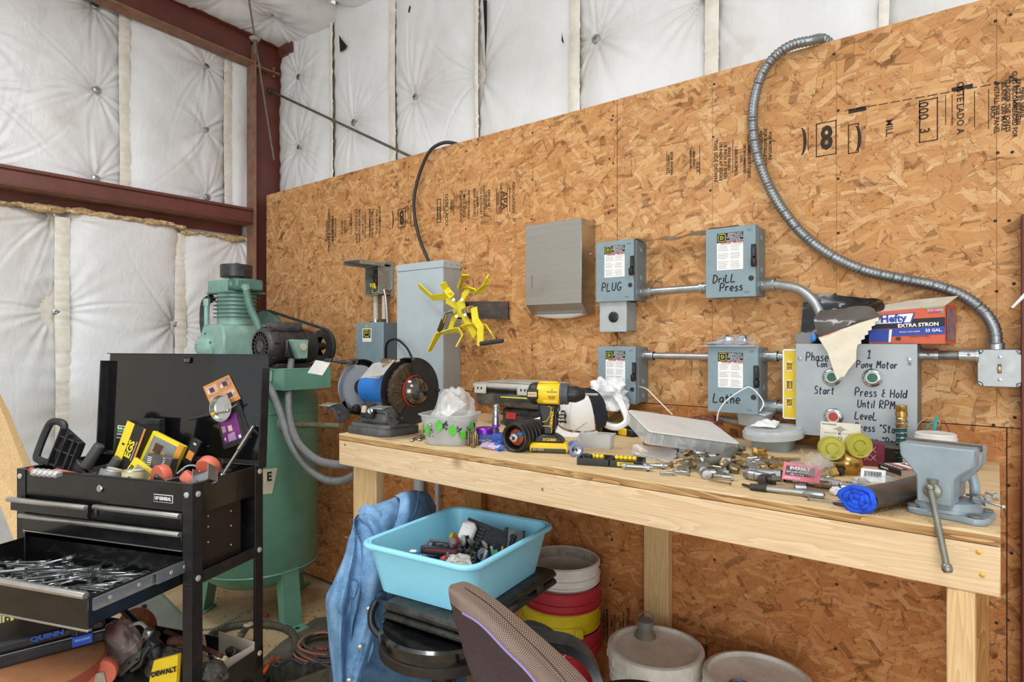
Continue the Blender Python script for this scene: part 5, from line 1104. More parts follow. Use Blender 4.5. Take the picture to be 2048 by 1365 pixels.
L1 = [('anchor',1292,943,200,0, 'zinc anchor bolt lying left, just right of the driver bit case',1.0),('anchor',1322,939,205,0, 'zinc anchor bolt touching the first, right of the bit case',.9),('bolt',1345,952,215,0, 'short zinc pin lying below the grey hex nut near the bench front',.8),
      ('bolt',1375,952,185,0, 'short zinc bolt in front, just before the branched metal fitting',.9),('nut',1368,944,30,0, 'large ridged steel nut flat on the bench beside the zinc bolts',1.5),('bolt',1341,936,220,4, 'bronze bolt lying behind the ridged steel nut',1),('bolt',1369,926,95,2, 'yellowish bolt standing behind the ridged nut',1),
      ('long_bolt',1448,944,172,0, 'long zinc bolt pointing left in the middle of the hardware row',1.0),('elbow',1402,948,70,0, 'angled zinc tube piece left of the long zinc bolt',1),('tee',1410,955,300,0, 'Y shaped chrome fitting near the bench front edge',1),('screw',1460,971,172,4, 'long wood screw lying at the bench front edge',1),
      ('elbow',1472,935,40,2, 'brass elbow fitting behind the long zinc bolt',1.3),('nut',1485,925,0,4, 'bronze hose nut behind the brass elbow',1.5),('nut',1440,955,12,4, 'dull brass nut right of the Y shaped fitting',1),('bolt',1462,962,195,0, 'zinc bolt with a nut in front of the brass elbow',1),
      ('coupler',1500,960,350,0, 'zinc air coupler lying across the hardware row, leftmost of them',1.1),('tee',1530,960,10,0, 'bright zinc tee fitting with a dark opening',1.3),('tee',1565,950,60,3, 'large chrome tee fitting left of the pink label bag',1.4),('elbow',1548,970,200,5, 'black elbow fitting with ribs under the tee fittings',1),
      ('coupler',1598,970,10,0, 'zinc air coupler in front of the pink label bag',1.1),('coupler',1632,975,355,3, 'chrome air coupler at right end of the hardware row',1.2),('tee',1610,958,20,0, 'zinc tee behind the air couplers',1),('nut',1580,965,10,5, 'dark steel nut between the chrome tee and the couplers',1.2),
      ('pin',1500,978,155,5, 'dark hex bit lying near front edge left of the ratchet',1),('pin',1547,984,200,5, 'short dark steel driver bit in front of the ratchet handle',1.1),('ring',1577,984,0,5, 'dark open ring lying before the ratchet',1),('screw',1618,1002,5,0, 'long thin bolt lying in front of the ratchet head',1.2),
      ('bolt',1700,985,180,0, 'chrome nut driver end lying before the barcode bag',1.1),('stub',1712,992,190,3, 'short chrome socket tube left of the blue roll',1.3),('ring',1687,1010,20,5, 'dark steel bearing ring in front of the blue roll',1.25),('ring',1728,978,60,3, 'chrome ring leaning beside the barcode bag',1.2),
      ('elbow',1508,912,30,2, 'brass elbow under the round clear case',1),('bolt',1528,918,140,2, 'brass bolt below the round clear case',1),('long_bolt',1548,925,35,4, 'dull threaded rod angled below the round clear case',1),('nut',1498,930,15,0, 'zinc nut beside the brass elbow',1.1),
      ('coupler',1655,968,300,0, 'zinc coupler left of the regulator base',.9),('stub',1590,985,20,0, 'short zinc tube piece behind the ratchet',1),('bolt',1520,940,30,2, 'brass threaded bolt in front of the yellow paper',1.1),('nut',1545,940,0,0, 'zinc nut among brass pieces in front of the yellow paper',1.2)]
for kd, px, py, an, mi, lab, sc in L1: lay(kd, px, py, an, mi, lab, sc=sc)
rj = random.Random(21); kinds = ['bolt', 'nut', 'stub', 'coupler', 'bolt', 'tee', 'screw', 'elbow']
lab_of = {'bolt': ('small loose bolt in the heap between the clear cases and bench front', 'loose bolts in the heap'), 'nut': ('small loose nut in the heap between the clear cases and bench front', 'loose nuts in the heap'), 'stub': ('short loose pipe stub in the heap on the bench', 'loose pipe stubs in the heap'), 'coupler': ('loose air coupler deep in the hardware heap', 'loose couplers in the heap'),
          'tee': ('loose tee fitting deep in the hardware heap', 'loose tee fittings in the heap'), 'screw': ('loose screw in the hardware heap', 'loose screws in the heap'), 'elbow': ('loose elbow fitting deep in the hardware heap', 'loose elbows in the heap')}
for k in range(64):
    t = rj.random(); px = 1350 + 270 * t; py = 928 + 28 * t + rj.uniform(-14,13); kd = rj.choice(kinds)
    lay(kd, px, py, rj.uniform(0,360), rj.choice([0,0,1,2,3,4,4]), lab_of[kd][0], lab_of[kd][1], h=rj.choice([0,0,.006,.012]), tilt=rj.uniform(-.3,.3), sc=rj.uniform(.7,1.05))
# rubber hose piece, pipe clamp, red tape
o = thing('rubber_hose', 'bent piece of dark grey rubber hose in front of the clear organiser', 'hose', B(1410,925)); P0 = o.location
MB().tube(bez([B(1412,925,.018) - P0, B(1440,920,.02) - P0, B(1462,908,.022) - P0, B(1470,893,.025) - P0],6),.012,12).build('tube', mat('#66665e',.6, var=.2, dirt=('#8d8a7a',.5,30)), o); MB().ball(B(1405,922,.018) - P0,.012).build('metal_tip', CHROME, o)
o = thing('work_glove', 'worn grey glove finger lying under front of the clear organiser', 'glove', B(1440,905) + Vector((0,0,.015))); crumple(MB(),(0,0,0),.06,.02,.014,17, amp=.3).build('cloth', mat('#7b7768',.8, var=.3, vs=40), o)
o = thing('pipe_nipple', 'short brown pipe nipple under front left of the clear organiser', 'fitting', B(1372,915) + Vector((0,0,.018))); MB().lathe([(.010,0),(.015,0),(.015,.055),(.010,.055)],16, MX((0,0,0),(0, R90, R(20)))).build('tube', mat('#6b5c4c',.5,.4, var=.2), o); MB().lathe([(.017,-.02),(.019,-.018),(.019,0),(.016,.001)],8, MX((0,0,0),(0, R90, R(20)))).build('collar', mat('#9aa0a2',.4,.6), o)
o = thing('red_tape', 'scrap of red tape folded on the brown pipe nipple', 'tape', B(1398,905) + Vector((0,0,.036))); MB().box((0,0,0),(.035,.014,.003),(R(15), R(18), R(-20)), bev=.001).build('strip', RED, o)
p = B(1320,905); sheetbag('plastic_bag', 'crumpled clear bag right of the driver bit case', 'bag', p,[B(1262,905,.004), B(1350,925,.004), B(1355,898,.03), B(1268,888,.035)], mat('#dcdedf',.15, alpha=.42),9, rough=.006)
o = thing('yellow_paper', 'small yellow paper slip under brass fittings', 'paper', B(1550,930) + Vector((0,0,.0012))); MB().box((0,0,0),(.06,.05,.0008),(0,0, R(20))).build('sheet', mat('#e6cf52',.6), o)
# ratchet handle
a, c = B(1500,974,.008), B(1640,989,.010)
rt = thing('ratchet', 'chrome ratchet handle with black grip near the bench front edge', 'ratchet', a); d = c - a
MB().tube([Vector((0,0,0)), d * .25],[.007,.0085],10).build('grip', BLKM, rt); MB().tube([d * .25, d * .8],.0065,12).build('shaft', CHROME, rt)
MB().box(d * .92,(.044,.026,.016),(0,0, math.atan2(d.y, d.x)), bev=.007, seg=2).build('head', mat('#9ea3a5',.3,.9), rt)
o = thing('cotton_wad', 'small white cotton wad at the bench front edge beside the blue roll', 'wad', B(1672,992) + Vector((0,0,.010))); crumple(MB(),(0,0,0),.010,.010,.008,2, amp=.3).build('fibre', mat('#f3f3f2',.9, alpha=.9), o)
# ---------- clear bag with pink label ----------
p = B(1640,950); pb2 = sheetbag('plastic_bag', 'clear parts bag with pink printed label left of the gauges', 'bag', p,[B(1578,958,.006), B(1655,958,.004), B(1665,905,.11), B(1600,925,.075)], mat('#e2e4e4',.15, alpha=.30),5, rough=.004)
sheetbag('plastic_bag', 'large clear bag standing crumpled between panel and brass gauges', 'bag', p + Vector((0,.1,0)),[B(1585,925,.01), B(1640,925,.01), B(1650,905,.12), B(1600,900,.13)], mat('#e6e8e8',.15, alpha=.30),15, rough=.010)
M = frame(B(1603,946,.038), B(1638,958,.02) - B(1573,950,.02), Vector((.10,.45,.62)))
lb_ = MB().prism([(-.040,-.022),(.040,-.022),(.040,.022),(-.040,.022)],0,.0008, M).build('pink_label', mat('#cf6f7c',.5), pb2); lb_.location = -Vector(pb2.location)
k_ = MB().prism([(-.034,-.010),(.028,-.010),(.028,.014),(-.034,.014)],.0008,.0014, M).build('label_panel', mat('#4b3a3e',.5), lb_)
text('EVERBILT',.0105, M @ MX((-.004,.008,.0017)), WHT, lb_, bold=.0003); text('Split Lock Washers\nNo. 1 / 4 in',.0062, M @ MX((-.008,-.004,.0017)), WHT, lb_); text('ARANDELAS',.006, M @ MX((-.018,-.0165,.0012)), WHT, lb_)
# ---------- regulator ----------
p = B(1694,950); rg = thing('gas_regulator', 'brass welding regulator with two olive covered gauges standing on the bench', 'regulator', p)
OL = mat('#b8b03a',.45, var=.08, dirt=('#7f7a35',.4,30)); BR = mat('#c19a55',.25,.9, var=.12, vs=50, dirt=('#7d5f33',.4,40))
def gp(px, py, k=0.0): q = atd(px, py,(p - CAM).dot(VD) - k); return q - p
vd = -(VD * .97 + RT * .18); vd.z = .08; vd.normalize()
G = frame(gp(1698,930,.0), Vector((0,0,1)).cross(vd),(0,0,1), vd); G = frame(gp(1697,928), Vector((0,0,1)).cross(vd), vd.cross(Vector((0,0,1)).cross(vd)), vd)
MB().lathe([(.022,-.03),(.030,-.02),(.031,-.004),(.033,-.003),(.033,.004),(.029,.008),(.018,.018),(.008,.022),(.0001,.022)],24, G).build('body', BR, rg, ang=30)
for px, py, r_ in ((1663,897,.030),(1718,892,.031)):
    c = gp(px, py,.012); tl = (vd + RT * (.05 if px > 1700 else -.08)).normalized(); Mg = frame(c, Vector((0,0,1)).cross(tl), tl.cross(Vector((0,0,1)).cross(tl)), tl)
    MB().lathe([(r_ * .8,-.022),(r_ * .98,-.018),(r_,-.004),(r_ * 1.02,.002),(r_ * .97,.006),(r_ * .90,.0055),(r_ * .86,.004),(r_ * .55,.004),(r_ * .5,.0055),(.0001,.0055)],36, Mg).build('gauge_cover', OL, rg)
    b = MB(); b.tube([Mg @ Vector((r_ * .45 * math.cos(a), r_ * .45 * math.sin(a),.006)) for a in [R(x) for x in range(20,250,14)]],.0012,5)
    for dx in (.0,.005,.010): b.ball(Mg @ Vector((dx - .004,-r_ * .72,.006)),.0018, n=6)
    b.build('moulded_mark', mat('#8f8a2e',.5), rg)
    a = gp(1697 + (px - 1697) * .45,918); MB().cyl(c - tl * .012 - Vector((0,0,.026)), a,.009,.010,6).cyl(a, gp(1697,930),.008, n=10).build('gauge_stem', mat('#7a725f',.4,.7), rg)
MB().cyl(gp(1672,945,.01), gp(1650,950,.01),.016, n=6).cyl(gp(1650,950,.01), gp(1632,952,.01),.012, n=14).cyl(gp(1634,952,.01), gp(1625,950,.01),.009,.007,14).cyl(gp(1690,940), gp(1668,946,.01),.010, n=12).build('inlet_nut', BR, rg)
MB().cyl(gp(1655,949,.012), gp(1661,948,.012),.0185, n=6).build('hex_nut', mat('#9c8555',.3,.9), rg); MB().cyl(gp(1676,944,.014), gp(1684,941,.014),.011, n=10).build('black_ring', BLKM, rg)
# card package behind the regulator
a, c = B(1620,945,.0), B(1702,955,.0); yb = a + Vector((.01,.05,0)); ex = (c - a); ex.z = 0; ww = ex.length
Mk = frame(yb, ex, Vector((-.05,.22,1))); pk = thing('card_package', 'worn white hang card leaning behind the two brass gauges', 'package', yb, Mk.to_euler())
hgt = .128; MB().prism([(0,0),(ww,0),(ww, hgt),(0, hgt)],0,.002).build('card', mat('#ddd9c8',.7, var=.08, dirt=('#9c7f5a',.5,18)), pk)
MB().prism([(ww * .32, hgt * .86),(ww * .40, hgt * .85),(ww * .5, hgt * .80),(ww * .60, hgt * .85),(ww * .68, hgt * .86),(ww * .58, hgt * .89),(ww * .5, hgt * .93),(ww * .42, hgt * .89)],.002,.0024).build('hang_slot', mat('#9b958a',.7), pk, smooth=False)
text('PERFORMANCE',.005, MX((ww * .22, hgt * .95,.0024)), INK, pk); text('K\n32',.012, MX((ww * .5, hgt * .72,.0024)), INK, pk); MB().prism([(ww * .1, hgt * .775),(ww * .9, hgt * .775),(ww * .9, hgt * .78),(ww * .1, hgt * .78)],.002,.0024).build('rule_line', INK, pk, smooth=False)
# ---------- barcode bag, blade boxes ----------
sheetbag('plastic_bag', 'clear bag of bolts with white barcode label before the regulator', 'bag', B(1735,978),[B(1695,985,.004), B(1775,990,.004), B(1800,960,.035), B(1708,955,.03)], mat('#e0e2e2',.12, alpha=.34),25, rough=.004)
o = thing('barcode_label', 'white paper barcode label on clear bag between gauges and blue roll', 'label', B(1746,976) + Vector((0,.0,.028)))
Mb = frame((0,0,0), B(1776,980) - B(1726,974), Vector((-.1,.5,.7))); MB().prism([(-.025,-.016),(.025,-.016),(.025,.016),(-.025,.016)],0,.0006, Mb).build('paper', WHT, o)
b = MB(); x = -.018; rj = random.Random(1)
while x < .016: w = rj.choice([.0006,.0011,.0016]); b.prism([(x,-.004),(x + w,-.004),(x + w,.010),(x,.010)],.0006,.001, Mb); x += w + rj.choice([.0007,.0012])
b.build('bars', INK, o, smooth=False)
for k in range(12):
    kd = ['bolt', 'nut', 'stub'][k % 3]; lay(kd, rj.uniform(1690,1725), rj.uniform(966,980), rj.uniform(0,360),0, 'zinc ' + {'bolt': 'bolt', 'nut': 'nut', 'stub': 'tube piece'}[kd] + ' inside the clear barcode bag', 'zinc pieces in the barcode bag ' + kd, sc=.75, h=.004 * (k % 3))
p = B(1800,958); bx = thing('blade_box', 'red, black and grey cardboard box with size label left of the vise', 'box', B(1757,960),0)
c0, c1, c3 = B(1757,962), B(1820,985), B(1790,935); ex = (c1 - c0); ey = Vector((-ex.y, ex.x,0)); ey.normalize(); M = frame((0,0,0), ex, ey); bx.rotation_euler = M.to_euler(); W_ = .085; D_ = .135
MB().b6(0, W_,0, D_,0,.040, bev=.001).build('carton', mat('#a69682',.6, var=.08), bx)
MB().b6(.0, W_,.0, D_,.0402,.0412).build('red_top', mat('#b8433c',.5, dirt=('#d7c7bd',.5,20)), bx); MB().b6(.0, W_,-.0012,-.0002,.028,.040).build('black_band', INK, bx, smooth=False); MB().b6(.0, W_,.0, D_ * .14,.0412,.0416).build('black_band', INK, bx, smooth=False)
MB().b6(W_ * .05, W_ * .95, D_ * .24, D_ * .50,.0412,.0418).build('size_label', PAPER, bx, smooth=False); text('16 x 2 3/4',.016, MX((W_ * .5, D_ * .37,.0422)), INK, bx, bold=.0006); text('REVEAL BLADES',.009, MX((W_ * .5, D_ * .07,.0419)), WHT, bx); text('WARNING',.006, frame((W_ * .3,-.0016,.034),*XZV), WHT, bx)
b = MB()
for i in range(6): b.b6(W_ * .08, W_ * rj.uniform(.5,.8),-.0012,-.0002,.006 + .0032 * i,.0072 + .0032 * i)
b.build('fine_print', FINE, bx, smooth=False)
o = thing('dark_red_box', 'dark red patterned box standing behind the regulator and blade box', 'box', B(1742,932), R(20)); MB().b6(-.03,.03,-.012,.02,0,.062, bev=.001).build('carton', mat('#6f1f33',.5), o)
text('XX\nXX',.022, frame((-.005,-.0125,.034),*XZV), mat('#c98a9c',.5), o); 
for k,(px, py) in enumerate(((1832,945),)):
    o = thing('abrasive_stack', 'white ribbed stack of abrasive discs between blade box and vise', 'stack', B(px, py), R(25))
    for i in range(9): MB().b6(-.025,.025,-.02,.02,.0062 * i,.0062 * i + .005, bev=.001).build('disc_pack', mat('#dcdcd8',.7, var=.1), o)
o = thing('sanding_sheet', 'dark curled sheet lying flat below the control panel', 'sheet', onY(1785,888,-.16)); p0 = Vector(o.location)
MB().grid(lambda u, v: Vector((-.09 + .21 * u,.08 - .19 * v,.004 + .010 * abs(2 * u - 1) ** 2 - .002)),20,4).build('sheet', mat('#5a5048',.7), o)
o = thing('cardboard_carton', 'grey carton standing under the dark curled sheet below the panel', 'box',(onY(1785,888,-.16).x,-.12, BT)); MB().b6(-.08,.10,-.06,.06,0, p0.z - BT - .003, bev=.002).build('carton', mat('#6a5f55',.7), o)
# brass and teal spring hose end
p = B(1820,906); o = thing('hose_end', 'upright brass hose end with green braided sleeve and wire coil', 'fitting',(p.x,-.20, BT)); zt = onY(1820,812,-.20).z - BT
MB().lathe([(.013,0),(.013, zt * .62)],16).build('braided_sleeve', mat('#1f4f4a',.6, var=.5, vs=260), o); MB().lathe([(.012, zt * .62),(.014, zt * .64),(.013, zt * .8),(.015, zt * .81),(.015, zt * .9),(.012, zt * .91),(.014, zt * .93),(.014, zt),(.0001, zt)],18).build('brass_ferrule', BR, o)
MB().tube([(.0165 * math.cos(t * .5),.0165 * math.sin(t * .5),.01 + zt * .72 * t / 110) for t in range(111)],.0013,5).build('wire_coil', CHROME, o)
# white tub with dusty lid, wires
p = B(1870,925); p = Vector((onY(1871,890,-.20).x,-.20, BT)); z1 = onY(1871,866,-.20).z - BT
o = thing('white_tub', 'round white plastic tub with a dusty lid behind the vise', 'container', p)
MB().lathe([(.040,0),(.043, z1 - .022)],32).build('tub_wall', WHT, o); MB().lathe([(.0475, z1 - .024),(.049, z1 - .022),(.049, z1 - .012),(.0475, z1 - .011),(.0475, z1 - .003),(.044, z1),(.040, z1 - .0015),(.0001, z1 - .0015)],36).build('lid', mat('#e7e4df',.5, var=.04, dirt=('#b8aa94',.6,25)), o)
for k,(lab, c, pts) in enumerate((('thin pale wire looping behind the white tub', '#b9a577',[(1832,885),(1836,850),(1860,836),(1880,848),(1878,875)]),('teal bundle of wires sticking up behind the white tub', '#1f9a9c',[(1848,870),(1855,852),(1868,846),(1872,850),(1862,872)]),('dark red wires behind the white tub', '#6b2633',[(1878,872),(1884,842),(1896,858),(1903,880)]))):
    q = [onY(x, y,-.15) for x, y in pts]; q[0].z = min(q[0].z, BT + .06); o = thing('wire', lab, 'wire', q[0]); MB().tube([x - q[0] for x in bez(q,6)],.0012 if k != 1 else .0022,5).build('strand', mat(c,.5), o)
    if k == 1: MB().tube([onY(1868,862,-.15) - q[0], onY(1873,836,-.15) - q[0], onY(1874,832,-.15) - q[0]],[.005,.004,.001],6).build('cable_ties', mat(c,.5), o)
# ---------- bench vise ----------
p = B(1903,1028); vz = thing('bench_vise', 'large blue grey bench vise bolted at the right end of bench', 'vise',(p.x, p.y, BT),0)
VG = mat('#93a3ac',.42,.15, var=.06, vs=12, dirt=('#7b7b72',.45,16)); VS = mat('#8c8a7e',.35,.8, var=.15)
vx = B(1800,1030); vy = B(2000,1068); an = math.atan2(vy.y - vx.y, vy.x - vx.x); vz.rotation_euler = (0,0, an); vz.scale = (.69,.69,.69); vz.location.x -= .010; vz.location.y -= .016
# local x: along the jaw width (image left to right); y: away from the viewer
MB().prism([(-.085,-.03),(-.075,-.055),(-.05,-.06),(.045,-.06),(.085,-.075),(.105,-.06),(.11,-.03),(.105,.06),(.06,.09),(-.05,.09),(-.08,.05)],0,.018, bev=.003).build('base', VG, vz)
MB().lathe([(.080,.018),(.080,.026),(.076,.030),(.070,.044),(.066,.046)],36, MX((.004,.015,0))).build('swivel_base', VG, vz)
for x, y in ((-.065,-.038),(.082,-.048),(.085,.05)): MB().lathe([(.016,.018),(.017,.020),(.017,.023),(.013,.025),(.0001,.025)],18, MX((x, y,0))).build('bolt_head', mat('#7f8078',.5,.5), vz)
MB().b6(-.030,.034,-.05,.075,.046,.11, bev=.01).build('body', VG, vz)
for s in (-1,1): MB().tube([(.002 + s * .062,.035,.03),(.002 + s * .060,.035,.09),(.002 + s * .050,.035,.135)],[.014,.012,.012],10).build('side_arch', VG, vz)
# movable jaw: broad trapezoid
zt = .205
MB().prism([(-.044,.045),(.040,.045),(.042,.115),(.055,.132),(.085,.155),(.088, zt),(-.088, zt),(-.085,.168),(-.062,.140),(-.045,.118)],-.02,.045, frame((0,-.045,0),*XZV), bev=.004).build('front_jaw', VG, vz)
MB().prism([(-.05,.10),(.05,.10),(.085,.155),(.088, zt - .002),(-.088, zt - .002),(-.085,.165)],-.10,-.035, frame((0,-.045,0),*XZV), bev=.004).build('rear_jaw', VG, vz)
MB().b6(-.090,.090,-.028,-.019, zt - .012, zt + .004, bev=.001).b6(-.090,.090,-.017,-.008, zt - .012, zt + .004, bev=.001).build('jaw_plate', mat('#6b655a',.6,.5, var=.3, bump=.5, bs=500), vz)
SW_ = frame((-.004,-.092,.082),*XZV)
MB().lathe([(.022,-.01),(.022,.010),(.018,.013),(.0001,.014)],24, SW_).lathe([(.012,0),(.014,.012)],16, MX((-.004,-.094,.102))).build('screw_boss', mat('#88897c',.4,.6, var=.1), vz)
h0, h1 = Vector((-.004,-.108,.122)), None
hb = MB(); top = Vector((-.006,-.108,.092)); bot = Vector((.046,(-.832 - p.y) / .69,-.098))
hb.cyl(top, bot,.0085, n=14); hb.build('handle_bar', VS, vz); MB().lathe([(.010,-.008),(.013,-.004),(.013,.008),(.009,.014),(.0001,.015)],18, alongz(bot, bot + (bot - top))[0]).build('handle_end', VS, vz); MB().ball(top,.0115).build('handle_end', VS, vz)
MB().cyl((.072,-.005,.062),(.102,-.012,.058),.014, n=16).cyl((.085,-.028,.07),(.095,.01,.07),.006, n=8).build('lock_nut', CHROME, vz)
MB().cyl((.088,-.035,.066),(.14,-.05,.060),.0035, n=10).ball((.142,-.0505,.0598),.006).build('lock_handle', CHROME, vz); MB().tube([(.045,.03,.06),(.085,.0,.07),(.1,-.02,.07)],.004,6).build('lock_rod', CHROME, vz)
o = thing('machine_screw', 'small round head screw lying behind the vise lock handle', 'screw', B(1990,1002)); MB().lathe([(.003,-.03),(.003,0),(.008,.001),(.007,.005),(.0001,.006)],12, MX((0,0,.009),(0, R90, R(-60)))).build('body', CHROME, o)
# brown leather roll with blue cloth
a, c = B(1722,1000,.024), B(1855,972,.026); d = c - a
o = thing('cloth_roll', 'rolled dark leather with bright blue cloth lining beside the vise', 'roll', a); dn = d.normalized(); up = Vector((0,0,1)); sd = dn.cross(up)
LE = mat('#4a3f38',.45, var=.25, dirt=('#6f6358',.4,20)); BC = mat('#1f55d8',.85, var=.2, vs=40, bump=.4, bs=200)
def prof(k, s=1.0): return [(math.cos(t) * .034 * s * (1 + .05 * math.sin(3 * t + k)), math.sin(t) * .022 * s * (1 + .08 * math.sin(2 * t + k))) for t in [2 * PI * i / 20 for i in range(20)]]
vs = []; N_s = 9
for i in range(N_s):
    for x, y in prof(i * .3,1 + .05 * math.sin(i)): vs.append(d * (i / (N_s - 1)) + sd * x + up * y)
MB().raw(vs,[(i * 20 + j, i * 20 + (j + 1) % 20, i * 20 + 20 + (j + 1) % 20, i * 20 + 20 + j) for i in range(N_s - 1) for j in range(20)] + [tuple(range(160,180))]).build('leather', LE, o, ang=60)
b = MB(); rj = random.Random(3)
for s in (1.02,.70,.38):
    ring = [-dn * (.010 + .004 * math.sin(5 * i * .3)) + sd * x + up * (y + .002) for i,(x, y) in enumerate(prof(s * 5, s))]; b.tube(ring,.0058,7, closed=True)
b.tube([-dn * .008 + sd * x * .12 + up * y * .1 for x, y in prof(1)],.006,6); b.jitter(.001,3); b.build('blue_lining', BC, o, ang=60)
MB().lathe([(.0001,-.004),(.032,-.004),(.032,.0)],18, frame((0,0,0), sd, up,-dn) @ MX(sc=(1,.62,1))).build('blue_core', mat('#173fae',.9), o)
# sawdust around the vise
b = MB(); rj = random.Random(2)
for k in range(420): q = B(1830 + rj.gauss(0,60),1028 + rj.gauss(0,9)); s_ = rj.uniform(.0006,.002); q.x = min(q.x,-.01); q.y = max(q.y, BY + .004); b.box((q.x, q.y, BT + s_ * .3),(s_ * 2, s_, s_ * .6),(0,0, rj.uniform(0,3)))
b.build('sawdust', mat('#b99d72',.9, var=.4), None, kind='stuff', smooth=False)
# ================= on top of the control panel =================
zP = cp.location.z + (wz(1833,690,.15) - wz(1833,888,.15)) + .003
x0, x1 = onY(1738,690,-.13).x, onY(1890,690,-.13).x
hb_ = thing('trash_bag_box', 'orange, blue and black trash bag box lying open on the control panel', 'box',(x0,-.13, zP), R(0))
W_, H_ = x1 - x0, onY(1880,612,-.13).z - zP
OR = mat('#cc5a3a',.5, var=.05, dirt=('#b9654a',.3,15)); BB = mat('#1f3f9e',.45)
q = MB(); q.raw([(0,0,0),(W_,0,0),(W_,.0, H_),(0,0, H_ * .86),(0,.115,0),(W_ + .02,.10,0),(W_ + .02,.10, H_ + .004),(0,.115, H_ * .86)],[(0,1,2,3),(1,5,6,2),(4,7,6,5),(0,3,7,4),(0,4,5,1)]); q.build('carton', OR, hb_)
MB().raw([(0,.0, H_ * .86),(W_,0, H_),(W_ + .03,.03, H_ + .028),(W_ * .55,.02, H_ * .9 + .03),(W_ * .1,.03, H_ * .86 + .02)],[(0,1,2,3,4)]).build('top_flap', mat('#b9b3a2',.6, var=.1, dirt=('#c46a50',.4,10)), hb_)
def fp(pts, k, name, m, par=hb_): return MB().prism([(W_ * a, H_ * c) for a, c in pts],0,.0006, frame((0,-.0005 - k * .0006,0),*XZV)).build(name, m, par, smooth=False)
fp([(0,.40),(1,.46),(1,.70),(0,.62)],1, 'black_band', INK); fp([(0,.40),(.30,.40),(.30,.04),(0,.04)],1, 'blue_corner', BB); fp([(.30,.20),(1,.26),(1,.46),(.30,.40)],2, 'blue_band', BB); fp([(.28,.385),(.32,.385),(.30,.04),(.27,.04)],3, 'white_line', WHT)
fp([(.72,.95),(.98,.99),(.98,.80)],2, 'green_corner', mat('#6fae62',.5)); fp([(.80,.93),(.97,.95),(.96,.84),(.79,.82)],3, 'pink_tag', mat('#b8447c',.5))
lg = fp([(.08,.54),(.56,.58),(.60,.82),(.12,.76)],3, 'logo_panel', WHT); fp([(.06,.52),(.58,.56),(.62,.84),(.10,.78)],2, 'logo_border', BB)
T_ = lambda fx, fz, k=5, rot=.045: frame((W_ * fx,-.0006 * k - .0005, H_ * fz),(1,0, rot),(0,0,1))
text('Hefty',.030, T_(.335,.68), BB, hb_, bold=.0010, xs=.95); text('EXTRA STRON',.0140, T_(.66,.50,6), WHT, hb_, bold=.0005, xs=1.05); text('33 GAL.',.0115, T_(.86,.355), WHT, hb_, bold=.0003); text('TRASH CAN LINER',.006, T_(.55,.32), WHT, hb_); text('40',.013, T_(.40,.13), INK, hb_, bold=.0005); text('Drawstring Trash Bags',.005, T_(.68,.2), INK, hb_); text('EASY OPEN',.007, T_(.88,.885), WHT, hb_)
sf = MB(); sf.prism([(.01,.01),(.09,.01),(.09, H_ * .9),(.01, H_ * .95)],0,.0006, frame((W_ + .002,.0,0),(.18,1,0),(0,0,1))); sf.build('side_print', mat('#8d6f78',.6, var=.4, vs=30), hb_)
# black trash bag spilling over
bg = thing('trash_bag', 'black plastic trash bag spilling out of the orange box over the panel', 'bag',(0,0,0)); g0 = onY(1660,650,-.09); bg.location = g0
P = lambda px, py, y: onY(px, py, y) - g0
TB = mat('#1d1d20',.22, var=.3, spec=.6); TB2 = mat('#5a5450',.2, var=.25, spec=.6, vs=14)
def patch(rows, name, m, par, nz=.004, seed=1, k=5):
    rows = [bez(r, k) for r in rows]; cols = list(zip(*rows)); cols = [bez(list(c), k) for c in cols]; nu = len(cols); nv = len(cols[0]); r = random.Random(seed); ph = [(r.uniform(.2,.9), r.uniform(.2,.9), r.uniform(0,6)) for _ in range(6)]
    vs = []
    for j in range(nv):
        for i in range(nu): kk = sum(abs(math.sin(i * a + j * c_ + e)) - .5 for a, c_, e in ph) * nz; vs.append(cols[i][j] + Vector((kk * .2,-kk, kk * .3)))
    return MB().raw(vs,[(j * nu + i, j * nu + i + 1,(j + 1) * nu + i + 1,(j + 1) * nu + i) for j in range(nv - 1) for i in range(nu - 1)]).build(name, m, par, ang=28)
patch([[P(1608,588,-.03), P(1660,590,-.03), P(1730,597,-.04), P(1764,601,-.05), P(1768,625,-.10)],[P(1605,625,-.04), P(1660,622,-.05), P(1725,618,-.08), P(1765,612,-.11), P(1766,632,-.12)],
       [P(1602,665,-.05), P(1640,660,-.06), P(1690,650,-.10), P(1740,640,-.13), P(1758,645,-.12)],[P(1600,690,-.06), P(1640,691,-.08), P(1690,691,-.09), P(1730,691,-.10), P(1750,691,-.11)]], 'back_film', TB, bg,.0025,2)
patch([[P(1640,622,-.12), P(1680,618,-.13), P(1735,613,-.14), P(1764,634,-.145)],[P(1628,640,-.15), P(1680,640,-.17), P(1728,636,-.175), P(1757,642,-.16)],[P(1636,672,-.16), P(1668,668,-.18), P(1700,656,-.18), P(1738,646,-.17)]], 'front_film', TB2, bg,.0022,4)
MB().raw([P(1590,669,-.14), P(1618,665,-.14), P(1650,690,-.10), P(1645,694,-.05), P(1592,690,-.05), P(1593,689,-.14), P(1645,692,-.14)],[(0,1,2,6,5),(0,5,4),(1,0,4,3,2)]).build('folded_edge', TB, bg)
MB().ball(P(1627,676,-.165),.008, sc=(1,.6,1.5)).build('blue_tie', mat('#2f7fe0',.35), bg)
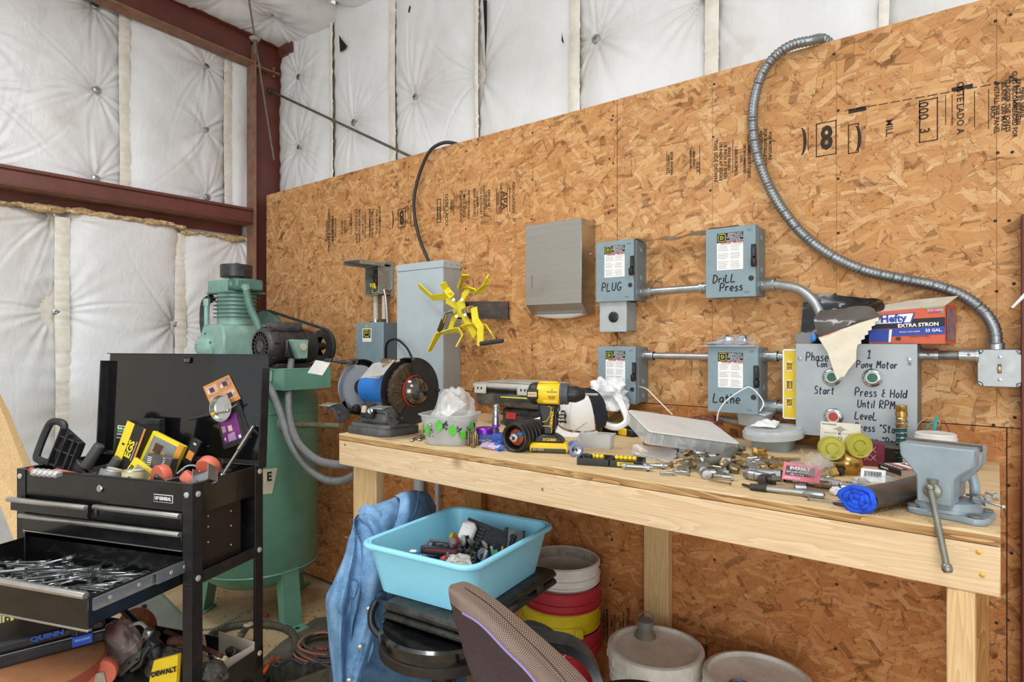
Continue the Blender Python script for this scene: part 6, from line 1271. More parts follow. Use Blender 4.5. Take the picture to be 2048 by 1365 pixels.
# torn cardboard flap
fl_ = thing('cardboard_flap', 'torn cream cardboard flap with serrated edge hanging over the control panel', 'flap', onY(1690,700,-.18)); f0 = Vector(fl_.location)
Q = lambda px, py: onY(px, py,-.185 - .012 * math.sin((px - 1636) / 40)) - f0
zig = []; a0, a1 = (1758,635),(1716,690)
for i in range(13): t = i / 12; zig.append((a0[0] + (a1[0] - a0[0]) * t + (3 if i % 2 else -1), a0[1] + (a1[1] - a0[1]) * t + (2 if i % 2 else 0)))
out = [(1636,675),(1680,660),(1720,646)] + zig + [(1713,700),(1712,722),(1697,740),(1688,754),(1672,756),(1668,745),(1655,705)]
vf = [Q(*q_) for q_ in out]; back_ = [q_ + Vector((0,.0015,0)) for q_ in vf]; n = len(vf)
MB().raw(vf + back_,[tuple(range(n)), tuple(range(2 * n - 1, n - 1,-1))] + [(i,(i + 1) % n, n + (i + 1) % n, n + i) for i in range(n)]).build('card', mat('#e2d9c3',.75, var=.07, vs=30, bump=.3, bs=60), fl_, ang=20)
MB().tube([Q(1636,675) - Vector((0,.002,0)), Q(1655,668) - Vector((0,.002,0)), Q(1678,660) - Vector((0,.002,0))],[.001,.0022,.001],5).build('red_print', mat('#8c2f38',.6), fl_)
# silver blister package on the Lathe switch
zz = LA[4] + .0035; p = Vector((LA[1] + .03,-.07, zz)); o = thing('blister_package', 'clear blister pack with chrome parts lying on top of the Lathe switch', 'package', p, R(3))
MB().b6(-.06,.13,-.055,.05,0,.003, bev=.001).build('card', mat('#c3c8d0',.4), o)
MB().box((.03,-.01,.022),(.035,.04,.036),(R(10), R(12), R(20)), bev=.010, seg=2).box((.078,-.01,.022),(.040,.04,.034),(R(0), R(-12), R(-10)), bev=.012, seg=2).tube([(-.04,-.02,.01),(-.01,-.015,.012),(.02,-.01,.02)],[.006,.008,.012],8).build('chrome_part', mat('#b9bfc8',.15,1), o)
crumple(MB(),(.05,-.005,.014),.062,.035,.026,3, amp=.1).build('blister', mat('#eef1f4',.05, alpha=.18), o)
# pens of white plastic reaching in from the right edge
o = thing('plastic_stick', 'thin white plastic stick leaning at far right edge above the switch box', 'stick', onY(2024,616,-.06)); MB().tube([Vector((0,0,0)), onY(2050,590,-.06) - o.location, onY(2075,565,-.06) - o.location],[.003,.005,.006],8).build('stick', WHT, o)
rc_ = mat('#5e1f1c',.5); x0 = onY(2042,500,-.03).x
o = thing('red_door_edge', 'dark red steel upright at the far right edge of view', 'post',(x0,-.04,.0)); MB().b6(0,.06,-.02,.036,0, onY(2045,432,-.03).z, bev=.002).build('upright', rc_, o)
# open wrench and bit near the grinder
for k,(lab, a, c) in enumerate((('small chrome wrench lying between grinder and leaf print tub',(823,881),(850,868)),('second small chrome tool beside the wrench at bench front',(838,880),(856,871)))):
    a, c = B(*a,.005), B(*c,.007); o = thing('wrench', lab, 'wrench', a); MB().cyl((0,0,0), c - a,.004, n=8).build('shaft', CHROME, o); MB().ball((0,0,0),.0065, sc=(1.2,1,.7)).build('head', CHROME, o); MB().cyl((c - a) * .92,(c - a) * 1.12,.008, n=10).build('head', CHROME, o)
o = thing('steel_rod', 'tiny steel rod lying beside the drill battery', 'rod', B(1043,903) + Vector((0,0,.003))); MB().cyl((0,0,0),(.022,.012,0),.0025, n=8).build('rod', CHROME, o)
# ================= air compressor =================
GRN = mat('#6ea68e',.38,.1, var=.07, vs=5, dirt=('#567f70',.45,9)); GRNL = mat('#93b8ab',.4,.1, var=.08, dirt=('#63807a',.4,14)); GRND = mat('#5a8277',.45,.1, var=.12, dirt=('#5e5c50',.4,14)); RUB = mat('#2f3030',.6, var=.15, dirt=('#6a675e',.4,30)); MOT = mat('#2e2b2b',.45,.2, var=.15, dirt=('#5f5a55',.4,20))
TX, TY = -3.14,-.445
ac = thing('air_compressor', 'green upright air compressor with black motor standing by the corner column', 'compressor',(TX, TY,0))
MB().lathe([(.0001,.155),(.12,.165),(.22,.20),(.285,.25),(.305,.30),(.305,1.13),(.295,1.18),(.25,1.24),(.15,1.275),(.0001,1.285)],56).build('tank', GRN, ac)
for z in (.285,1.095): MB().lathe([(.304, z - .006),(.3085, z),(.304, z + .006)],56, caps=False).build('weld_seam', GRN, ac)
for a in (0,112,213):
    M = MX((0,0,0),(0,0, R(a))); b = MB(); b.raw([(.235,-.045,.30),(.235,.045,.30),(.29,-.05,0),(.29,.05,0),(.303,-.045,.30),(.303,.045,.30),(.335,-.05,.006),(.335,.05,.006)],[(0,2,3,1),(4,5,7,6),(0,4,6,2),(1,3,7,5),(2,6,7,3)], M)
    b.box((.335,0,.006),(.13,.10,.012), bev=.005, M=M); b.build('foot', GRN, ac); MB().cyl(M @ Vector((.365,0,.012)), M @ Vector((.365,0,.0135)),.012, n=12).build('bolt_hole', DARK, ac)
MB().b6(-.46,.46,-.13,.13,1.322,1.330, bev=.001).b6(-.46,.46,-.130,-.122,1.225,1.322).b6(.452,.46,-.122,.13,1.225,1.322).b6(-.46,-.452,-.122,.13,1.225,1.322).build('platform', GRN, ac); MB().b6(.15,.36,-.138,-.131,1.262,1.318, bev=.003).build('platform_bracket', GRNL, ac)
# label on the tank
def tarc(a0, a1, z0, z1, r, skew=0):
    return lambda u, v: (r * math.cos(R(a0 + (a1 - a0) * u + skew * v)), r * math.sin(R(a0 + (a1 - a0) * u + skew * v)), z0 + (z1 - z0) * v)
lb = MB().grid(tarc(-50,-18,.70,.825,.3065,5),14,2).build('tank_label', mat('#d6d0b4',.5), ac)
for k, ch in enumerate('CORE'):
    a = R(-46 + 8.5 * k); M = frame((.3075 * math.cos(a),.3075 * math.sin(a),.785),(-math.sin(a), math.cos(a),0),(0,0,1)); text(ch,.06, M, INK, lb, xs=.8, bold=.002)
# pump
pm = Vector((-.24,0,1.330)); cz = lambda z: z - 1.33
PMP = MX(pm)
MB().prism([(-.125,0),(.13,0),(.13,.17),(.10,.225),(-.10,.225),(-.125,.19)],-.13,.14, frame(pm,*XZV), bev=.01).build('crankcase', GRNL, ac)
FC = frame(pm + Vector((-.055,-.14,.10)),*XZV)
MB().lathe([(.085,0),(.085,.012),(.07,.016),(.062,.03),(.035,.052),(.015,.056),(.0001,.056)],28, FC).build('bearing_cover', GRNL, ac)
for k in range(6): a = R(60 * k + 20); MB().cyl(FC @ Vector((.076 * math.cos(a),.076 * math.sin(a),.010)), FC @ Vector((.076 * math.cos(a),.076 * math.sin(a),.020)),.007, n=6).build('cover_bolt', GRND, ac)
text('C',.04, FC @ MX((0,0,.056)), GRND, ac)
MB().lathe([(.10,.225),(.10,.40)],28, PMP).build('cylinder', GRNL, ac)
for k in range(6): MB().lathe([(.098,.262 + .022 * k),(.125,.264 + .022 * k),(.127,.268 + .022 * k),(.098,.270 + .022 * k)],24, PMP @ MX(sc=(1.0,.95,1)), caps=False).build('cooling_fin', GRND, ac)
MB().b6(-.125,.12,-.11,.11,.395,.408, bev=.004, M=PMP).b6(-.112,.105,-.10,.10,.408,.47, bev=.02, M=PMP).b6(.06,.15,-.08,.08,.41,.475, bev=.01, M=PMP).build('cylinder_head', GRND, ac)
for k in range(13): MB().box((pm.x - .104 + .0165 * k, pm.y - .104, pm.z + .437),(.005,.016,.066),(0, R(rnd.uniform(-5,5)),0), bev=.001).build('head_fin', GRNL, ac)
for k in range(7): MB().box((pm.x - .117, pm.y - .08 + .026 * k, pm.z + .437),(.016,.005,.066), bev=.001).build('head_fin', GRNL, ac)
MB().cyl(pm + Vector((0,0,.47)), pm + Vector((0,0,.50)),.038, n=18).build('intake_neck', GRND, ac)
MB().lathe([(.082,.49),(.086,.494),(.086,.558),(.082,.562),(.0001,.562)],32, PMP).build('air_filter', mat('#2c2c2e',.35,.1, var=.15, dirt=('#66635f',.4,25)), ac)
b = MB()
for k in range(3): b.tube([pm + Vector((-.02 + .02 * k + .006 * math.cos(t),0,.568 + .007 * math.sin(t))) for t in [R(x) for x in range(-60,241,30)]],.0018,5)
b.build('wing_nut', MOT, ac)
flp = lambda p: Vector(p)
MB().tube(bez([pm + Vector(v) for v in ((-.115,-.08,.38),(-.155,-.10,.35),(-.175,-.10,.27),(-.165,-.10,.20),(-.14,-.10,.165))],6),.024,12).build('breather_hose', RUB, ac)
MB().cyl(pm + Vector((-.10,-.12,.14)), pm + Vector((-.10,-.12,.33)),.014, n=12).cyl(pm + Vector((-.10,-.12,.33)), pm + Vector((-.10,-.12,.37)),.018, n=6).build('oil_pipe', GRNL, ac)
a = pm + Vector((.15,-.03,.43)); pts = [a, a + Vector((.05,-.02,-.03)), a + Vector((.11,-.03,-.12)), a + Vector((.19,-.03,-.22)), a + Vector((.22,-.03,-.32))]
MB().tube(bez(pts[:3],5),.013,10).build('discharge_pipe', GRNL, ac)
P_ = bez(pts[1:],12); MB().tube(P_,[.021 if i % 2 else .016 for i in range(len(P_))],12).build('finned_pipe', GRND, ac, ang=80); MB().cyl(a - Vector((.02,0,0)), a + Vector((.02,-.005,-.008)),.022, n=6).build('pipe_nut', GRNL, ac)
# flywheel, belt, pulley at the back
FW = Vector((-.24,.18,1.47)); MB().lathe([(.13,-.02),(.17,-.02),(.17,.02),(.13,.02)],36, frame(FW,*XZV)).b6(FW.x - .14, FW.x + .14, FW.y - .008, FW.y + .008, FW.z - .02, FW.z + .02).b6(FW.x - .02, FW.x + .02, FW.y - .008, FW.y + .008, FW.z - .14, FW.z + .14).build('flywheel', GRND, ac)
MC_ = Vector((.325,-.165,1.435))   # motor, fan end
pc = MC_ + Vector((0,.345,.0)); MB().lathe([(.05,-.018),(.088,-.018),(.088,.018),(.05,.018)],28, frame(pc,*XZV), caps=False).b6(pc.x - .08, pc.x + .08, pc.y - .006, pc.y + .006, pc.z - .01, pc.z + .01).build('pulley', MOT, ac)
bp_ = []; 
for k in range(13): an = R(-75 + 12.5 * k - 0); bp_.append(pc + Vector((.092 * math.cos(an),0,.092 * math.sin(an))))
for k in range(13): an = R(75 + 18 * k); bp_.append(FW + Vector((.173 * math.cos(an),0,.173 * math.sin(an))))
MB().tube(bp_,.008,6, closed=True).build('drive_belt', BLKM, ac)
# motor
MF = frame(MC_,*XZV)
MB().lathe([(.088,-.02),(.091,-.03),(.091,-.235),(.085,-.26),(.05,-.27),(.02,-.28),(.02,-.345)],36, MF).build('motor_housing', MOT, ac)
MB().lathe([(.078,.012),(.088,.006),(.093,-.004),(.093,-.05),(.090,-.055)],36, MF, caps=False).build('fan_shroud', mat('#3c3a3a',.45,.2, var=.15, dirt=('#726d68',.4,25)), ac)
MB().lathe([(.0001,-.01),(.078,-.01)],30, MF, caps=False).build('fan_recess', DARK, ac)
MB().lathe([(.0001,.016),(.026,.016),(.028,.012),(.028,.004)],24, MF, caps=False).build('fan_hub', mat('#4b494a',.5,.2), ac)
for rr_ in (.050,.076): MB().tube([MF @ Vector((rr_ * math.cos(t), rr_ * math.sin(t),.012)) for t in [2 * PI * i / 40 for i in range(40)]],.0022,5, closed=True).build('grille_ring', mat('#4b494a',.5,.2), ac)
for k in range(20): a = 2 * PI * k / 20; MB().cyl(MF @ Vector((.027 * math.cos(a),.027 * math.sin(a),.012)), MF @ Vector((.080 * math.cos(a),.080 * math.sin(a),.010)),.0024, n=5).build('grille_spoke', mat('#4b494a',.5,.2), ac)
for k in range(8): a = 2 * PI * k / 8 + .2; MB().box(MF @ Vector((.093 * math.cos(a),.093 * math.sin(a),-.022)),(.016,.03,.010),(0,-a,0), bev=.003).build('vent_lug', MOT, ac)
MB().box(MC_ + Vector((.0,.115,.098)),(.115,.15,.05), bev=.016, seg=2).build('capacitor_cover', mat('#3f3c3d',.4,.2, var=.1, dirt=('#77716c',.5,20)), ac)
for yy in (.05,.20): MB().tube([MC_ + Vector((.093 * math.cos(t), yy,.093 * math.sin(t))) for t in [2 * PI * i / 36 for i in range(36)]],.0035,5, closed=True).build('motor_band', MOT, ac)
jx = MC_ + Vector((.098,.11,-.01)); MB().box(jx,(.03,.10,.085), bev=.006).build('junction_base', MOT, ac)
MB().prism([(-.045,.045),(.05,.045),(.045,-.05),(-.01,-.05)],-.0,.035, frame(jx + Vector((.016,0,0)),(0,1,0),(0,0,1),(1,0,0)), bev=.005).build('junction_box', GRNL, ac)
MB().lathe([(.018,0),(.018,.004),(.0001,.004)],16, frame(jx + Vector((.052,.018,.008)),(0,1,0),(0,0,1),(1,0,0))).build('paper_seal', mat('#c9c3a8',.5), ac)
MB().b6(MC_.x - .08, MC_.x + .08, MC_.y + .03, MC_.y + .21,1.3305,1.352, bev=.003).build('motor_foot', MOT, ac)
# outlet boss, valve and pipe
bs = Vector((.30,-.03,1.045)); px_ = frame(bs,(0,1,0),(0,0,1),(1,0,0))
MB().lathe([(.045,0),(.040,.008),(.036,.012),(.022,.014)],24, px_).build('outlet_boss', GRNL, ac); MB().lathe([(.020,.012),(.024,.02),(.026,.05),(.018,.06)],8, px_).ball(bs + Vector((.05,0,0)),.025).build('ball_valve', mat('#77674f',.4,.7, var=.2), ac)
MB().box(bs + Vector((.055,-.025,.030)),(.09,.016,.006),(R(15), R(-8), R(15)), bev=.002).build('valve_lever', mat('#b5654a',.5), ac)
MB().cyl(bs + Vector((.06,0,0)), bs + Vector((.52,-.04,.035)),.014, n=14).cyl(bs + Vector((.14,-.006,.006)), bs + Vector((.19,-.01,.01)),.019, n=12).build('outlet_pipe', mat('#8b7f6b',.45,.6, var=.25, vs=40), ac)
# two ribbed hoses
HSE = mat('#7d7f80',.5, var=.1, dirt=('#5d5c58',.4,20))
for lab, pts in (('grey ribbed hose dropping from compressor motor box toward the bench leg',[(583,718,3.02),(580,745,3.0),(577,790,2.98),(580,840,2.9),(596,885,2.75),(630,918,2.6),(668,929,2.45),(712,928,2.38)]),
                 ('second grey ribbed hose looping lower from compressor platform to the bench leg',[(533,768,3.0),(545,785,2.95),(562,830,2.9),(580,885,2.8),(610,930,2.7),(645,957,2.55),(680,962,2.45),(712,950,2.38)])):
    flex('ribbed_hose', lab,[atd(*q) for q in pts],.0165, HSE,.012, cat='hose', amp=.1, n=12)
# ================= tool cart =================
CTP = Vector((-1.953,-1.330,0)); CR_ = R(20.5); W_, D_ = .77,.315
tc = thing('tool_cart', 'black tool cart with raised lid and one drawer pulled open', 'tool cart', CTP, CR_)
CBK = mat('#141416',.22,.0, var=.2, coat=.3, dirt=('#3c3a36',.25,14)); CBM = mat('#1d1d20',.38, var=.2, dirt=('#4a4741',.3,18)); ALU = mat('#c4c1bb',.35,.85, var=.06, dirt=('#8a867c',.4,40))
Mc = MX(CTP,(0,0, CR_)); cl_ = lambda p: Mc @ Vector(p)
def L_post(x, y, sx, sy, z0=.12, z1=1.018):
    MB().b6(x, x + sx * .040, y, y + sy * .003, z0, z1, bev=.0008).b6(x, x + sx * .003, y, y + sy * .040, z0, z1, bev=.0008).build('corner_post', CBM, tc)
L_post(0,0,-1,1); L_post(-W_,0,1,1); L_post(0, D_,-1,-1); L_post(-W_, D_,1,-1)
# top tray
zt = 1.020; zd = .930
b = MB(); b.b6(-W_ + .018,-.040,.0035,.0065, zd, zt - .004, bev=.0008); b.build('front_panel', CBK, tc)
MB().b6(-.0065,-.0035,.010, D_ - .01, zd - .01, zt - .004).build('side_panel', CBK, tc); MB().b6(-W_ + .0035,-W_ + .0065,.010, D_ - .01, zd - .01, zt - .004).build('side_panel', CBK, tc); MB().b6(-W_ + .01,-.01, D_ - .0065, D_ - .0035, zd, zt).build('back_panel', CBK, tc)
MB().b6(-W_ + .01,-.01,.007, D_ - .007,.945,.948).build('tray_floor', CBM, tc)
MB().b6(-W_,0,-.001,.012, zt - .003, zt, bev=.001).b6(-W_,0, D_ - .012, D_, zt - .003, zt, bev=.001).b6(-.012,0,.012, D_ - .012, zt - .003, zt, bev=.001).b6(-W_,-W_ + .012,.012, D_ - .012, zt - .003, zt, bev=.001).build('rim', CBM, tc)
BW = mat('#d9d6cd',.35,.5)
for x, y, z, d in ((-W_ + .018,-.001,.995,0),(-.022,-.001,.985,0),(.001,.02,.985,1),(.001, D_ - .018,1.000,1),(.001,.02,.722,1),(.001, D_ - .02,.722,1),(.001, D_ - .02,.355,1)):
    M = frame((x, y, z),*XZV) if not d else frame((x, y, z),(0,1,0),(0,0,1),(1,0,0)); MB().lathe([(.0095,0),(.009,.003),(.0001,.005)],14, M).build('bolt', BW, tc)
MB().lathe([(.0125,0),(.0125,.004),(.010,.006),(.0001,.006)],18, frame((-.385,.003,.978),*XZV)).b6(-.386,-.384,-.0036,-.003,.973,.983).build('lock', CHROME, tc)
bd = MB().b6(-.158,-.080,.0015,.0035,.953,.978, bev=.001).build('badge', WHT, tc); MB().b6(-.156,-.082,.0009,.0016,.955,.976).build('badge_face', INK, bd); text('US*GENERAL',.0145, frame((-.119,.0006,.9655),*XZV), WHT, bd, xs=.78, bold=.0006)
# drawers
def handle(x0, x1, z, y=0.0, par=None, name='handle'):
    return MB().prism([(-.002,-.007),(.012,-.009),(.018,-.003),(.016,.006),(.004,.009),(-.002,.008)], x0, x1, frame((0, y, z),(0,-1,0),(0,0,1),(1,0,0)), bev=.001).build(name, ALU, par or tc)
def drawer(x0, x1, z0, z1, y=0.0, handle_x=None):
    d = MB().b6(x0, x1, y - .002, y + .012, z0, z1 - .005, bev=.001).build('drawer', CBK, tc); h = handle(x0, x1, z1 - .006, y - .001, d); return d
drawer(-W_ + .005,-.408,.882,.927,-.022); drawer(-.398,-.042,.876,.925)
MB().box((-.400,.003,.900),(.016,.02,.03), bev=.003).build('latch_catch', mat('#4b4a48',.4,.6), tc)
drawer(-W_ + .030,-.042,.812,.868)
MB().b6(-W_ + .03,-.045,-.001,.010,.806,.810).build('divider_strip', ALU, tc)
MB().b6(-W_ + .034,-W_ + .038,-.001,.002,.80,.868).build('divider_strip', ALU, tc)
# chest body behind the drawers
MB().b6(-W_ + .01,-.04,.012, D_ - .012,.700,.702).build('chest_floor', CBM, tc); MB().b6(-W_ + .01,-.04,.012, D_ - .012,.806,.808).build('drawer_divider', CBM, tc); MB().b6(-W_ + .01,-.04,.014,.016,.806,.93).build('drawer_back', CBM, tc)
MB().b6(-.030,-.027,.04, D_ - .08,.73,.925).build('inner_side_panel', mat('#2a211e',.35, var=.15), tc)
MB().b6(-W_ + .01,-W_ + .013,.01, D_ - .01,.70,.925).b6(-W_ + .01,-.01, D_ - .012, D_ - .009,.70,.925).build('chest_shell', CBM, tc)
for yy, zs in ((.09,(.895,.86,.81)),(.19,(.885,.835,.77))):
    for z in zs: MB().lathe([(.0035,0),(.003,.001),(.0001,.0015)],10, frame((-.027, yy, z),(0,1,0),(0,0,1),(1,0,0))).build('rivet', BW, tc)
MB().b6(-.003,-.0005,.0, D_,.700,.738, bev=.0006).b6(-.03,-.003,.0, D_,.700,.703).build('side_rail', CBM, tc); MB().b6(-W_ + .0005,-W_ + .003,0, D_,.700,.738).build('side_rail', CBM, tc)
# lower tray
b = MB(); b.b6(-W_,0,0, D_,.300,.303); b.build('lower_tray_floor', CBM, tc)
MB().b6(-.003,.0,.0, D_,.300,.375, bev=.0008).b6(-W_,-W_ + .003,0, D_,.300,.375).b6(-W_,0,0,.003,.300,.375).b6(-W_,0, D_ - .003, D_,.300,.375).build('lower_tray_wall', CBM, tc)
for x, y in ((-.04,.05),(-W_ + .04,.05),(-.04, D_ - .05),(-W_ + .04, D_ - .05)):
    o = MB().cyl((x - .012, y,.05),(x + .012, y,.05),.05, n=24).build('wheel', RUB, tc); MB().b6(x - .018, x + .018, y - .02, y + .02,.09,.121).b6(x - .018, x - .015, y - .02, y + .02,.04,.09).b6(x + .015, x + .018, y - .02, y + .02,.04,.09).build('fork', GALV, o)
MB().b6(-W_,0,0,.02,.121,.14).b6(-W_,0, D_ - .02, D_,.121,.14).build('base_rail', CBM, tc)
# lid: raised, hinged at the back
LH = .385; th_ = R(3)
lo = MX((0, D_ + .004,1.030),(-th_,0,0))
MB().b6(-W_ + .012,.004,.0,.003,0, LH, bev=.0008, M=lo).build('lid', mat('#121214',.10, var=.2, coat=.5, dirt=('#33302d',.2,10)), tc)
MB().b6(-W_ + .010,.006,-.012,.0, LH - .003, LH, M=lo).b6(-W_ + .006,-W_ + .012,-.035,.003,-.01, LH - .03, M=lo).b6(.004,.009,-.035,.003,-.02, LH - .05, M=lo).build('lid_flange', CBM, tc)
MB().b6(-W_ + .02,0,-.004,.006,-.012,.002, M=lo).build('hinge', mat('#5b5956',.35,.7), tc)
q = MB(); q.box((-.36,-.006, LH - .025),(.03,.006,.022), bev=.003, M=lo); q.build('lid_catch', BLK, tc); MB().box((-.366,-.010, LH - .025),(.010,.003,.012), M=lo).box((-.353,-.010, LH - .025),(.008,.003,.012), M=lo).build('catch_slot', mat('#5a5a5c',.4), tc)
for x, z in ((-.70,.26),(-.10,.27),(-.04,.16),(-.12,.30)): MB().lathe([(.0001,.0012),(.005,.001),(.006,0)],8, lo @ frame((x,0, z),*XZV)).build('rivet', CBK, tc)
a = lo @ Vector((-.045,-.01,.12)); c = Vector((-.03, D_ - .16, zt - .006)); MB().cyl(c, c.lerp(a,.55),.0055, n=10).cyl(c.lerp(a,.5), a,.0085, n=12).build('lid_strut', mat('#6f6c66',.4,.8), tc)
MB().box(c,(.02,.03,.015), bev=.003).ball(a,.008).build('strut_mount', CHROME, tc)
# open drawer: sits out of the cart
dx0, dx1, dy0, dy1, dz0, dz1 = -W_ + .03,-.045,-.292,.02,.704,.795
dr_ = MB().b6(dx0, dx1, dy0, dy1, dz0, dz0 + .003).b6(dx0, dx0 + .003, dy0, dy1, dz0, dz1 - .012).b6(dx1 - .003, dx1, dy0, dy1, dz0, dz1 - .012).b6(dx0, dx1, dy1 - .003, dy1, dz0, dz1 - .012).b6(dx0 - .006, dx1 + .004, dy0 - .012, dy0, dz0 - .006, dz1 - .006, bev=.001).build('open_drawer', CBK, tc)
handle(dx0 - .006, dx1 + .002, dz1 - .004, dy0 - .010, dr_); MB().b6(dx0 - .008, dx1 + .006, dy0 - .016, dy0 - .004, dz0 - .010, dz0 - .004, bev=.001).build('bottom_trim', ALU, dr_)
MB().b6(dx1 + .0005, dx1 + .010, dy0, dy1 + .1, dz1 - .050, dz1 - .047).b6(dx1 + .0005, dx1 + .010, dy0, dy1 + .1, dz1 - .020, dz1 - .017).b6(dx1 + .0005, dx1 + .003, dy0, dy1 + .1, dz1 - .050, dz1 - .017).build('slide_rail', ALU, dr_)
MB().b6(dx1 + .011, dx1 + .014,-.10,.04, dz1 - .052, dz1 - .016).build('slide_bracket', GALV, dr_)
for y in (-.24,-.15,-.05,0): MB().lathe([(.006,0),(.005,.001),(.003,.001),(.0001,.0003)],12, frame((dx1 + (.003 if y < -.1 else .014), y, dz1 - .034),(0,1,0),(0,0,1),(1,0,0))).build('rivet', BW, dr_)
# wrenches in the drawer
WRS = mat('#b9bcbd',.24,.95, var=.3, vs=30)
def wrench(L_, w, m=WRS):
    o = thing('wrench', None, None,(0,0,0))
    MB().prism([(-L_ / 2,-w * .42),(L_ / 2,-w * .36),(L_ / 2, w * .36),(-L_ / 2, w * .42)],.0015,.0060, bev=.001).build('shank', m, o)
    hw_ = w * .95; P = []
    for k in range(11): a = R(150 - 30 * k); P.append((L_ / 2 + hw_ * .7 + hw_ * math.cos(a), hw_ * math.sin(a)))
    open_ = [(L_ / 2 - .002,-w * .4),(L_ / 2 + hw_ * .5,-hw_),(L_ / 2 + hw_ * 1.4,-hw_ * .95),(L_ / 2 + hw_ * 1.8,-hw_ * .55),(L_ / 2 + hw_ * .8,-hw_ * .45),(L_ / 2 + hw_ * .7, hw_ * .45),(L_ / 2 + hw_ * 1.8, hw_ * .60),(L_ / 2 + hw_ * 1.3, hw_ * .95),(L_ / 2 + hw_ * .5, hw_),(L_ / 2 - .002, w * .4)]
    MB().prism(open_,0,.0072, bev=.0008).build('open_end', m, o)
    MB().lathe([(hw_ * .55,0),(hw_ * .95,.0),(hw_ * .95,.008),(hw_ * .55,.008),(hw_ * .55,0)],14, MX((-L_ / 2 - hw_ * .7,0,0)), caps=False).build('ring_end', m, o); return o
WP = [wrench(.10,.010), wrench(.13,.012), wrench(.08,.008), wrench(.165,.015)]; rj = random.Random(12)
for k in range(74):
    s = k % 4; o = WP[s] if k < 4 else dup(WP[s]); fr = rj.random()
    big = s == 3; x = rj.uniform(dx0 + .08, dx1 - (.11 if big else .07)); y = rj.uniform(dy0 + .03,-.03) if rj.random() < .85 else rj.uniform(-.05,-.01)
    lay_ = rj.choice([0,.006,.012,.018,.024]) * (1 if y < -.06 else .3); an = rj.gauss(0.35,.45) + (PI if rj.random() < .5 else 0)
    if abs(math.sin(an)) > .7: y = max(dy0 + .09, min(y,-.08))
    p = cl_((x, y, dz0 + .004 + lay_ + .002)); o.location = p; o.rotation_euler = (rj.uniform(-.12,.12), rj.uniform(-.05,.05), an + CR_)
    tag(o,['medium chrome combination wrench among the heap in the open drawer', 'longer chrome combination wrench among the heap in the open drawer', 'short chrome combination wrench among the heap in the open drawer', 'large chrome combination wrench among the heap in the open drawer'][s], 'wrench',['medium', 'longer', 'short', 'large'][s] + ' wrenches in the open drawer')
o = wrench(.17,.021); o.location = cl_((-.50,-.13, dz0 + .048)); o.rotation_euler = (R(8), R(10), CR_ + R(215)); tag(o, 'biggest chrome wrench with its jaw raised above the others in drawer', 'wrench')
o = thing('extension_bar', 'long shiny ratchet extension lying on wrenches at left of open drawer', 'bar', cl_((-.60,-.20, dz0 + .036)), CR_ + R(28)); MB().cyl((-.10,0,0),(.10,0,.01),.006, n=12).cyl((.08,0,.009),(.11,0,.0105),.010, n=12).build('bar', CHROME, o)
# ---------- things in the top tray ----------
def T(px, py, z=1.0): return onZ(px, py, z)
TZ = .949
o = thing('tool_rack', 'black plastic handled rack with two upright posts at left of tool cart', 'rack', cl_((-.690,.10,1.024)),(R(2), R(14), CR_ + R(3))); o.scale = (1.2,1.2,1.2); RK = mat('#26282b',.5, var=.15, dirt=('#5a5853',.35,25))
fr_ = frame((0,0,0),(1,0,0),(0,.25,1))
ring_ = [(-.085,-.015),(-.10,.0),(-.10,.085),(-.085,.105),(-.055,.108),(-.040,.09),(-.035,.02),(-.045,-.01)]
MB().tube([fr_ @ Vector((x, y,0)) for x, y in bez([Vector((a, b_,0)) for a, b_ in ring_],4, True) and [(v.x, v.y) for v in bez([Vector((a, b_,0)) for a, b_ in ring_],4, True)]],.011,8, closed=True).build('grip_loop', RK, o)
MB().prism([(-.035,-.01),(.05,-.02),(.05,.075),(-.03,.10)],-.004,.002, fr_).build('panel', RK, o)
for x in (-.03,.0,.03,.05): MB().prism([(x - .002,-.015),(x + .002,-.015),(x + .002,.088 - x * .3),(x - .002,.088 - x * .3)],.002,.022, fr_).build('rib', RK, o)
for y in (-.01,.035,.075): MB().prism([(-.03, y - .002),(.05, y - .002),(.05, y + .002),(-.03, y + .002)],.002,.018, fr_).build('rib', RK, o)
MB().prism([(.05,-.03),(.22,-.055),(.24,-.03),(.22,.0),(.19,.008),(.16,-.002),(.13,.010),(.10,.0),(.075,.018),(.05,.03)],-.008,.012, fr_, bev=.003).build('arm', RK, o)
for x, y in ((.085,.012),(.165,-.004)): MB().cyl(fr_ @ Vector((x, y,0)), fr_ @ Vector((x + .018, y + .075,0)),.017,.015,18, bev=.002).build('post', mat('#4a4a45',.5, var=.1), o)
MB().prism([(.07,-.030),(.135,-.038),(.140,-.020),(.075,-.008)],.012,.0132, fr_).build('warning_sticker', PAPER, o)
o = thing('strap_roll', 'clear and silver ridged strap coiled in front of the black rack', 'strap', T(100,948,1.02), CR_)
for k in range(5): MB().box((-.05 + .024 * k,-.01,.004),(.022,.03,.022),(0, R(12),0), bev=.005).build('link', mat('#cfcdc9',.2,.5), o)
MB().ball((-.07,-.01,.01),.010).build('red_end', RED, o)
ORW = mat('#cf6a52',.5, var=.06, dirt=('#a34e3e',.3,30))
